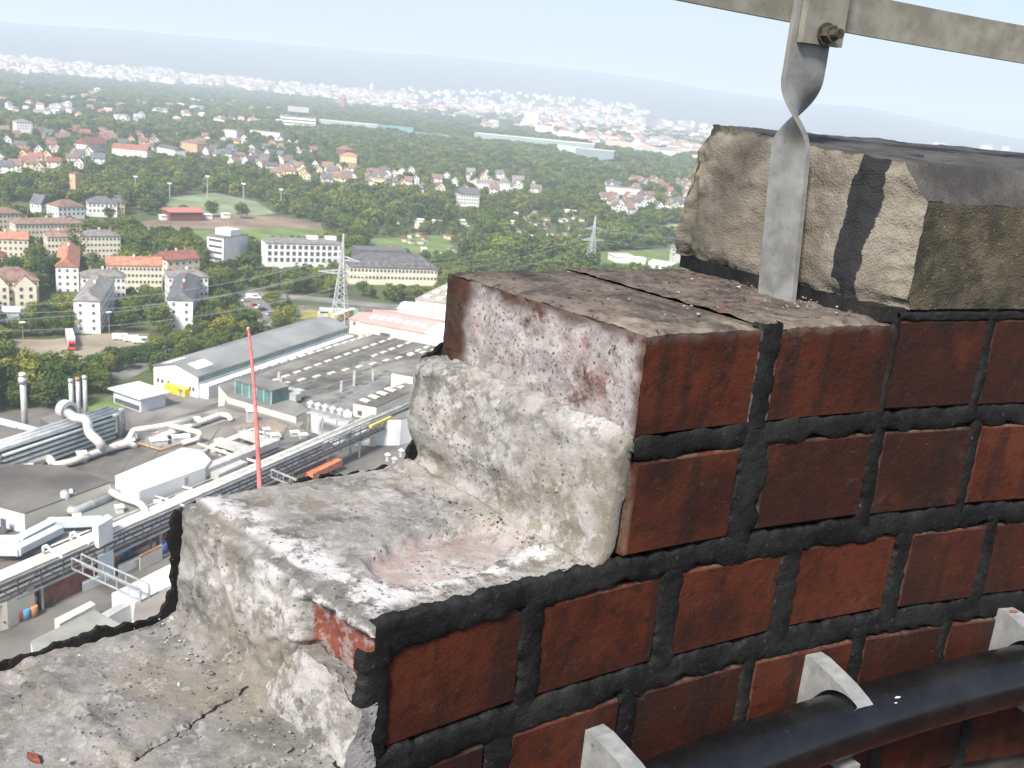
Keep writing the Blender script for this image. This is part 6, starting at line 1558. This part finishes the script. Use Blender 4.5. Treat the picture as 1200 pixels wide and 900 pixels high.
# long halls along the wooded ridge
M_FGLASS = mat('far_green_glass', (.24, .36, .35), .5, .08); M_FTEAL = mat('far_teal_sheet', (.16, .34, .36), .6, .08)
far_block('long_hall', 'long grey green hall with white sawtooth roof on the ridge', 625, 172, 138, 9, 40, mat('far_greygreen_sheet', (.30, .37, .36), .7), rm=M_FAR[0], yaw=-.10)
far_block('long_hall', 'pale glass hall at the end of the ridge', 665, 182, 26, 10, 30, mat('far_pale_glass', (.55, .66, .62), .5), yaw=-.05)
far_block('long_hall', 'dark glass hall beside the pale one on the ridge', 696, 187, 44, 11, 34, mat('far_dark_glass', (.22, .29, .31), .5), rm=M_FAR[1], yaw=-.05)
far_block('long_hall', 'teal hall with low pitched roof above the woods', 462, 156, 42, 7, 40, M_FTEAL, rm=M_FTEAL, yaw=-.1)
far_block('long_hall', 'long flat teal hall joined to the pitched one', 500, 162, 50, 5, 30, M_FTEAL, rm=M_FGLASS, yaw=-.1)
far_block('long_hall', 'grey blue hall beside the terraced office', 408, 152, 66, 8, 30, mat('far_blue_grey', (.36, .42, .45), .7), rm=M_FAR[0], yaw=-.1)
t, C, u, v, Wd, D = far_block('terraced_office', 'wide white terraced office building with dark window bands', 349, 152, 38, 14, 34, M_FAR[0], rm=M_FROOF[2])
z_ = float(t.location[2]) + 2
for f in range(4): q = (C[0] + C[1]) / 2 - v * .1; window(t, (q[0], q[1], z_ + 6 + f * 6.5), u, Wd * .96, 2.4)
b_ = MB(); q = (C[0] + C[2]) / 2; b_.box((*q, z_ + 40), u_(u, Wd * .3), u_(v, 10), (0, 0, 5)); part('roof_house', b_, M_FAR[3], t)

# ---------------------------------------------------------------- trees
LEAFC = [((.060, .105, .026), (.028, .052, .014)), ((.085, .130, .030), (.040, .068, .016)), ((.045, .085, .028), (.020, .042, .014)), ((.150, .165, .030), (.075, .090, .018)), ((.036, .068, .034), (.018, .036, .018))]
def leaf_mat(name, pal, bright=1.0):
    m = bpy.data.materials.new(name); m.use_nodes = True; nt = m.node_tree; N = nt.nodes; L = nt.links; b = N['Principled BSDF']; b.inputs['Roughness'].default_value = .75; b.inputs['Specular IOR Level'].default_value = .2
    oi = N.new('ShaderNodeObjectInfo'); cr_ = N.new('ShaderNodeValToRGB'); cr_.color_ramp.interpolation = 'LINEAR'
    el = cr_.color_ramp.elements
    for i, (pos, c) in enumerate(pal):
        e = el[i] if i < 2 else el.new(pos); e.position = pos; e.color = (*c, 1)
    L.new(oi.outputs['Random'], cr_.inputs[0])
    g = N.new('ShaderNodeNewGeometry'); hs = N.new('ShaderNodeHueSaturation'); mr = N.new('ShaderNodeMapRange'); mr.inputs['To Min'].default_value = .70; mr.inputs['To Max'].default_value = 1.30
    L.new(g.outputs['Random Per Island'], mr.inputs[0]); L.new(mr.outputs[0], hs.inputs['Value']); L.new(cr_.outputs[0], hs.inputs['Color']); L.new(hs.outputs[0], b.inputs['Base Color'])
    tr = N.new('ShaderNodeBsdfTranslucent'); mxs = N.new('ShaderNodeMixShader'); mxs.inputs[0].default_value = .25; L.new(hs.outputs[0], tr.inputs[0])
    L.new(b.outputs[0], mxs.inputs[1]); L.new(tr.outputs[0], mxs.inputs[2]); L.new(mxs.outputs[0], N['Material Output'].inputs[0]); return m
M_LEAF = leaf_mat('tree_leaves', [(0, (.046, .085, .024)), (1, (.225, .235, .045)), (.35, (.092, .140, .030)), (.7, (.130, .175, .034)), (.93, (.185, .220, .040))])
M_LEAFD = leaf_mat('dark_needles', [(0, (.026, .056, .026)), (1, (.046, .082, .034))])
M_LEAFY = leaf_mat('yellow_leaves', [(0, (.16, .19, .035)), (1, (.23, .235, .04))])
M_BARK = mat('tree_bark', (.09, .07, .05), .9, .3, 3)
def crown_mesh(seed, nlob, ncl, leaf, shape='round', m=None):
    r_ = np.random.default_rng(seed); mb = MB(); lob = []
    for k in range(nlob):
        if shape == 'round':
            a = r_.uniform(0, 6.28); z = r_.uniform(.30, .88); rad = .36 * math.sqrt(max(.05, 1 - ((z - .52) / .46) ** 2)) * r_.uniform(.45, 1.0); lob.append((rad * math.cos(a), rad * math.sin(a), z, r_.uniform(.12, .21)))
        elif shape == 'column':
            z = .1 + .85 * k / nlob; lob.append((r_.normal(0, .02), r_.normal(0, .02), z, .10 * (1 - .6 * abs(z - .4))))
        else:
            z = .12 + .84 * k / nlob; a = r_.uniform(0, 6.28); w = .26 * (1 - z) + .02; lob.append((w * .6 * math.cos(a), w * .6 * math.sin(a), z, w * .75 + .02))
    for (cx, cyy, cz, cr_) in lob:
        n = int(ncl * (cr_ / .16) ** 2) + 4
        for i in range(n):
            d = r_.normal(size=3); d /= np.linalg.norm(d)
            if d[2] < -.5 and r_.random() < .7: d[2] *= -1
            p = np.array([cx, cyy, cz]) + d * cr_ * r_.uniform(.72, 1.05) * [1, 1, .85]
            nn = d + r_.normal(size=3) * .55; nn /= np.linalg.norm(nn); x = np.cross(nn, r_.normal(size=3)); x /= np.linalg.norm(x); y = np.cross(nn, x); s = leaf * r_.uniform(.6, 1.35)
            mb.add([p + x * s, p + y * s * .8, p - x * s, p - y * s * .8], [(0, 1, 2, 3)])
    return mb.mesh('crown', mats=[m or M_LEAF])
def trunk_mesh(seed, hgt=.55):
    r_ = random.Random(seed); mb = MB(); mb.tube([(0, 0, 0), (.005, 0, hgt * .5), (0, .01, hgt)], [.035, .026, .016], 7)
    for k in range(5):
        a = k * 1.3 + r_.random(); z = hgt * (.5 + .1 * k); mb.tube([(0, 0, z), (.12 * math.cos(a), .12 * math.sin(a), z + .12), (.22 * math.cos(a), .22 * math.sin(a), z + .2)], [.014, .009, .004], 5)
    return mb.mesh('trunk', mats=[M_BARK])
NEAR = [crown_mesh(k, 26, 62, .034) for k in range(5)]; CON = crown_mesh(40, 16, 70, .030, 'cone', M_LEAFD); POP = crown_mesh(41, 14, 90, .022, 'column'); YEL = crown_mesh(42, 26, 62, .034, 'round', M_LEAFY)
TRK = [trunk_mesh(k) for k in range(3)]
FARM = [crown_mesh(60 + k, 16, 20, .06) for k in range(4)]; FARC = crown_mesh(70, 10, 18, .05, 'cone', M_LEAFD)

# raster of the ground that must stay clear
CELL = 2.5; X0, X1, Y0, Y1 = -1500, 1300, 100, 3600
NX, NY = int((X1 - X0) / CELL), int((Y1 - Y0) / CELL); occ = np.zeros((NX, NY), bool); lowz = np.zeros((NX, NY), bool)
for P_ in SHEETS:
    C = np.array(P_); m_ = C.mean(0); d_ = math.hypot(*m_)
    if d_ > 330: LOWZ.append((hull(np.concatenate([C, C - m_ / d_ * (34 if d_ < 600 else 60)])), 2.0)); EXC.append((hull(np.concatenate([C, C - m_ / d_ * 9])), 1.0))
for poly, mg, grid_ in [(p, m, occ) for p, m in EXC] + [(p, m, lowz) for p, m in LOWZ]:
    P = np.array([np.asarray(p, float)[:2] for p in poly]); c = P.mean(0); d = P - c; nr_ = np.linalg.norm(d, axis=1)[:, None] + 1e-6; P = P + d / nr_ * mg * 1.2
    i0, j0 = np.floor((P.min(0) - [X0, Y0]) / CELL).astype(int); i1, j1 = np.ceil((P.max(0) - [X0, Y0]) / CELL).astype(int)
    i0, j0, i1, j1 = max(0, i0), max(0, j0), min(NX, i1), min(NY, j1)
    if i1 <= i0 or j1 <= j0: continue
    gx, gy = np.meshgrid(X0 + (np.arange(i0, i1) + .5) * CELL, Y0 + (np.arange(j0, j1) + .5) * CELL, indexing='ij'); ins = np.zeros(gx.shape, bool); j = len(P) - 1
    for i in range(len(P)):
        dy = P[j][1] - P[i][1]
        if abs(dy) > 1e-9:
            cond = ((P[i][1] > gy) != (P[j][1] > gy)) & (gx < (P[j][0] - P[i][0]) * (gy - P[i][1]) / dy + P[i][0]); ins ^= cond
        j = i
    grid_[i0:i1, j0:j1] |= ins
def free(x, y):
    i, j = int((x - X0) / CELL), int((y - Y0) / CELL)
    return not (0 <= i < NX and 0 <= j < NY) or not occ[i, j]
def low_at(x, y):
    i, j = int((x - X0) / CELL), int((y - Y0) / CELL)
    return 0 <= i < NX and 0 <= j < NY and lowz[i, j]
# candidate trees: density in the place, jittered grid
cands = []; rt = random.Random(99)
ALLOT = [[G(*q)[:2] for q in ((596, 250), (692, 246), (700, 288), (590, 292))], [G(*q)[:2] for q in ((430, 268), (560, 262), (575, 302), (425, 304))]]
def scan(d0, d1, step, hmin, hmax, dens):
    y = d0
    while y < d1:
        x = -y * .62 - 40
        while x < y * .62 + 40:
            px_, py_ = x + rt.uniform(-.45, .45) * step, y + rt.uniform(-.45, .45) * step; x += step
            d = math.hypot(px_, py_)
            if not (d0 <= d < d1): continue
            sx, sy = PX((px_, py_, 6))
            if sx < -60 or sx > 1260 or sy > 900: continue
            if d < 290 and not (sx < 130 and sy < 520): continue
            if not free(px_, py_): continue
            k = n1(px_ / 70, py_ / 70, 2) * .5 + n1(px_ / 22, py_ / 22, 6) * .3
            if rt.random() > dens + k * .5: continue
            h = rt.uniform(hmin, hmax) * (1 + .30 * n1(px_ / 90, py_ / 90, 9))
            if low_at(px_, py_): h = rt.uniform(4.0, 7.0) if d > 600 else rt.uniform(5, 9)
            if any(inpoly((px_, py_), q) for q in ALLOT):
                if rt.random() < .55: continue
                h *= .55
            h = max(h, 2.5)
            cands.append((px_, py_, h, sx, sy, d))
        y += step
scan(225, 700, 7.0, 7, 14, .78)
scan(700, 1500, 8.5, 7, 13, .84)
near = [c for c in cands if c[5] < 700]; near.sort(key=lambda c: -c[2] / c[5])
vis = [c for c in near if -20 < c[3] < 545 and c[4] > 262]
NI = 256; indiv = set(map(id, vis[:NI]))
def zone(sx, sy):
    if sy > 425: return 'in the parking grove beside the works'
    if sx < 60 and sy > 350: return 'below the gabled villa'
    if sx < 250 and sy > 350: return 'between the sandy yard and the warehouse'
    if sx < 150: return 'on the housing estate'
    if sx < 300 and sy > 330: return 'beside the gabled warehouse'
    if sx < 310: return 'between estate and office block'
    return 'on the slope above the railway'
LM = [(87, 395, 'beside the white block end at the sandy yard'), (120, 350, 'in front of the white block with the colourful balcony'), (210, 372, 'beside the white block with reddish chimneys'), (235, 345, 'at the side of the white block behind the reddish chimneys'), (78, 322, 'beside the orange gabled house'), (158, 335, 'below the long orange roofed block'),
      (190, 310, 'behind the dark red roofed block'), (70, 298, 'between the cream blocks'), (118, 298, 'in front of the violet roofed block'), (50, 275, 'beside the long dull roofed block'), (15, 300, 'below the orange roof at the photo edge'), (20, 362, 'below the gabled villa'), (250, 300, 'in front of the ribbon windowed office block'), (290, 310, 'between the office block and the school'),
      (350, 320, 'on the slope below the teal windowed building'), (460, 335, 'below the long slate roofed building'), (400, 345, 'behind the tall lattice pylon'), (300, 350, 'beside the curved street'), (250, 385, 'along the uphill side of the gabled warehouse'), (340, 385, 'at the far end of the gabled warehouse'), (150, 410, 'between the vans and the estate street'), (60, 440, 'in the parking grove'), (30, 480, 'behind the silver steel chimney'), (110, 460, 'behind the three silver flues'), (500, 350, 'behind the tall white hall'), (220, 270, 'at the edge of the bare field')]
LMP = [(G(a, b)[:2], t_) for a, b, t_ in LM]
def lmark(x, y): return min(LMP, key=lambda q: math.hypot(q[0][0] - x, q[0][1] - y))[1]
def plant_tree(p, h, crown, trk, label, sc=(1, 1), grp='trees near the works'):
    t = thing('tree', p, label, 'tree', grp); a = rt.uniform(0, 6.28)
    for nm, me in (('crown', crown), ('trunk', trk)):
        o = link(nm, me, t); o.scale = (h * sc[0], h * sc[0], h * sc[1]); o.rotation_euler = (0, 0, a)
for c in vis[:NI]:
    q = rt.random(); hc = 'tall' if c[2] > 11.5 else ('low' if c[2] < 8 else 'middle sized'); cr_, ln = (rt.choice(NEAR), 'broad leafy tree') if q < .90 else ((CON, 'dark conifer') if q < .975 else (YEL, 'yellowish leafy tree'))
    w = rt.uniform(.95, 1.25) if cr_ is not CON else .8
    plant_tree((c[0], c[1], 0), c[2], cr_, rt.choice(TRK), f'{hc} {ln} {lmark(c[0], c[1])}', (w, 1.0 if cr_ is not CON else 1.15), f'trees {lmark(c[0], c[1])}')
for x, y, h, l_ in ((86, 312, 23, 'first slim poplar beside the cream blocks'), (94, 312, 22, 'second slim poplar beside the cream blocks')): plant_tree(G(x, y), h, POP, TRK[0], l_, (1.1, 1.0), 'two poplars')
for x, y, h, l_ in ((331, 388, 11, 'bright yellow green tree at the foot of the curved street'), (262, 398, 10, 'yellow tree behind the gabled warehouse')): plant_tree(G(x, y), h, YEL, TRK[1], l_, (1.1, 1.0), 'yellow trees')
for x, y, h, l_ in ((206, 384, 12, 'dark conifer in front of the white block end'), (248, 254, 12, 'dark round tree beside the dark red sports hall'), (283, 256, 12, 'dark tree pair in front of the pitch'), (128, 258, 9, 'round tree beside the ochre house')): plant_tree(G(x, y), h, CON if 'conifer' in l_ else NEAR[2], TRK[1], l_, (1.0, 1.0), None)
for k, (x, y) in enumerate(((122, 432), (131, 428), (140, 425), (150, 426), (161, 425), (172, 423), (182, 420), (196, 414), (207, 408), (217, 404), (228, 400), (240, 395), (113, 436), (178, 430),
                          (12, 452), (24, 462), (40, 468), (62, 464), (74, 456), (88, 462), (98, 452), (110, 448), (48, 444), (30, 441), (8, 472), (56, 478), (80, 476), (20, 478), (4, 424), (34, 436), (128, 436), (146, 433))):
    p = G(x, y); h = rt.uniform(5.5, 8.0) if y < 440 else rt.uniform(7, 10)
    plant_tree((p[0], p[1], 0), h, NEAR[k % 5] if k % 17 else YEL, TRK[k % 3], f"{'broad' if k % 17 else 'yellowish'} leafy tree {lmark(p[0], p[1])}", (1.15, 1.0), f'trees {lmark(p[0], p[1])}')
# everything farther: woods as one mass
def woods(name, label, pts, coll_objs):
    me = bpy.data.meshes.new(name); me.from_pydata([p[:3] for p in pts], [], [])
    for nm, ty, dat in (('rot', 'FLOAT', [p[4] for p in pts]), ('idx', 'INT', [p[5] for p in pts])):
        at = me.attributes.new(nm, ty, 'POINT'); at.data.foreach_set('value', dat)
    at = me.attributes.new('scl', 'FLOAT_VECTOR', 'POINT'); at.data.foreach_set('vector', np.array([p[3] for p in pts], float).ravel())
    o = link(name, me); tag(o, label, None, None, 'stuff')
    coll = bpy.data.collections.new(name + '_kinds')
    for k, m in enumerate(coll_objs): q = bpy.data.objects.new(f'woods_kind_{chr(97 + k)}', m); coll.objects.link(q)
    ng = bpy.data.node_groups.new(name, 'GeometryNodeTree'); ng.interface.new_socket('Geometry', in_out='INPUT', socket_type='NodeSocketGeometry'); ng.interface.new_socket('Geometry', in_out='OUTPUT', socket_type='NodeSocketGeometry')
    N = ng.nodes; gi, go = N.new('NodeGroupInput'), N.new('NodeGroupOutput'); ip = N.new('GeometryNodeInstanceOnPoints'); ci = N.new('GeometryNodeCollectionInfo')
    ci.inputs['Collection'].default_value = coll; ci.inputs['Separate Children'].default_value = True; ci.inputs['Reset Children'].default_value = True
    def attr(nm, ty): q = N.new('GeometryNodeInputNamedAttribute'); q.data_type = ty; q.inputs[0].default_value = nm; return q.outputs[0]
    cx = N.new('ShaderNodeCombineXYZ'); L = ng.links; L.new(attr('rot', 'FLOAT'), cx.inputs[2]); L.new(gi.outputs[0], ip.inputs['Points']); L.new(ci.outputs[0], ip.inputs['Instance']); ip.inputs['Pick Instance'].default_value = True
    L.new(attr('idx', 'INT'), ip.inputs['Instance Index']); L.new(cx.outputs[0], ip.inputs['Rotation']); L.new(attr('scl', 'FLOAT_VECTOR'), ip.inputs['Scale']); L.new(ip.outputs[0], go.inputs[0])
    md = o.modifiers.new('scatter', 'NODES'); md.node_group = ng; return o
pts = []
for c in cands:
    if id(c) in indiv: continue
    w = rt.uniform(.9, 1.3); pts.append((c[0], c[1], 0, (c[2] * w, c[2] * w, c[2]), rt.uniform(0, 6.28), rt.choices((0, 1, 2, 3, 4), (5, 5, 5, 5, 2))[0]))
n_mid = len(pts)
# woods from 1.5 to 4.4 km, larger clumps with distance
def scan_far(d0, d1, step, h0):
    y = d0 * .8
    while y < d1:
        x = -y * .6
        while x < y * .6:
            qx, qy = x + rt.uniform(-.45, .45) * step, y + rt.uniform(-.45, .45) * step; x += step; d = math.hypot(qx, qy)
            if not (d0 <= d < d1) or not free(qx, qy): continue
            sx, sy = PX((qx, qy, 0))
            if not -20 < sx < 1220: continue
            k = n1(qx / 260, qy / 260, 4)
            if d > 3000 and k < -.12: continue
            if d <= 3000 and k < -.42: continue
            h = h0 * rt.uniform(.8, 1.2) * (.45 if low_at(qx, qy) else 1); pts.append((qx, qy, hz(qx, qy), (h * 1.35, h * 1.35, h), rt.uniform(0, 6.28), rt.choices((0, 1, 2, 3, 4), (5, 5, 5, 5, 2))[0]))
        y += step
scan_far(1500, 2400, 12, 15); scan_far(2400, 3600, 17, 17); scan_far(3600, 5200, 26, 19)
woods('woods', 'dense green woods and gardens stretching to the far town', pts, FARM + [FARC])
# scattered bushes of the allotments and grounds
bp = []
for k in range(1500):
    x, y = (rt.uniform(430, 700), rt.uniform(240, 305)) if rt.random() < .7 else (rt.uniform(700, 840), rt.uniform(255, 318))
    p = G(x, y); h = rt.uniform(1.5, 4.5)
    if free(p[0], p[1]) : bp.append((p[0], p[1], 0, (h * 1.3, h * 1.3, h), rt.uniform(0, 6), rt.randrange(4)))
woods('garden_shrubs', 'low shrubs and beds of the allotment gardens', bp, FARM)
print('near', len(near), 'indiv', len(indiv), 'mid', n_mid, 'all', len(pts), 'shrubs', len(bp), 'houses', len(HOUSES))

# ---------------------------------------------------------------- haze
hb = MB(); hb.box((0, 5900, 259), (15200, 0, 0), (0, 9100, 0), (0, 0, 261))
hm = bpy.data.materials.new('haze'); hm.use_nodes = True; hn = hm.node_tree; hn.nodes.clear()
ho = hn.nodes.new('ShaderNodeOutputMaterial'); hv = hn.nodes.new('ShaderNodeVolumePrincipled')
hv.inputs['Color'].default_value = (.80, .88, 1.0, 1); hv.inputs['Density'].default_value = HAZE; hv.inputs['Anisotropy'].default_value = 0.0
hn.links.new(hv.outputs[0], ho.inputs['Volume'])
haze = link('haze', hb.mesh('haze', mats=[hm])); tag(haze, None, None, None, 'stuff')
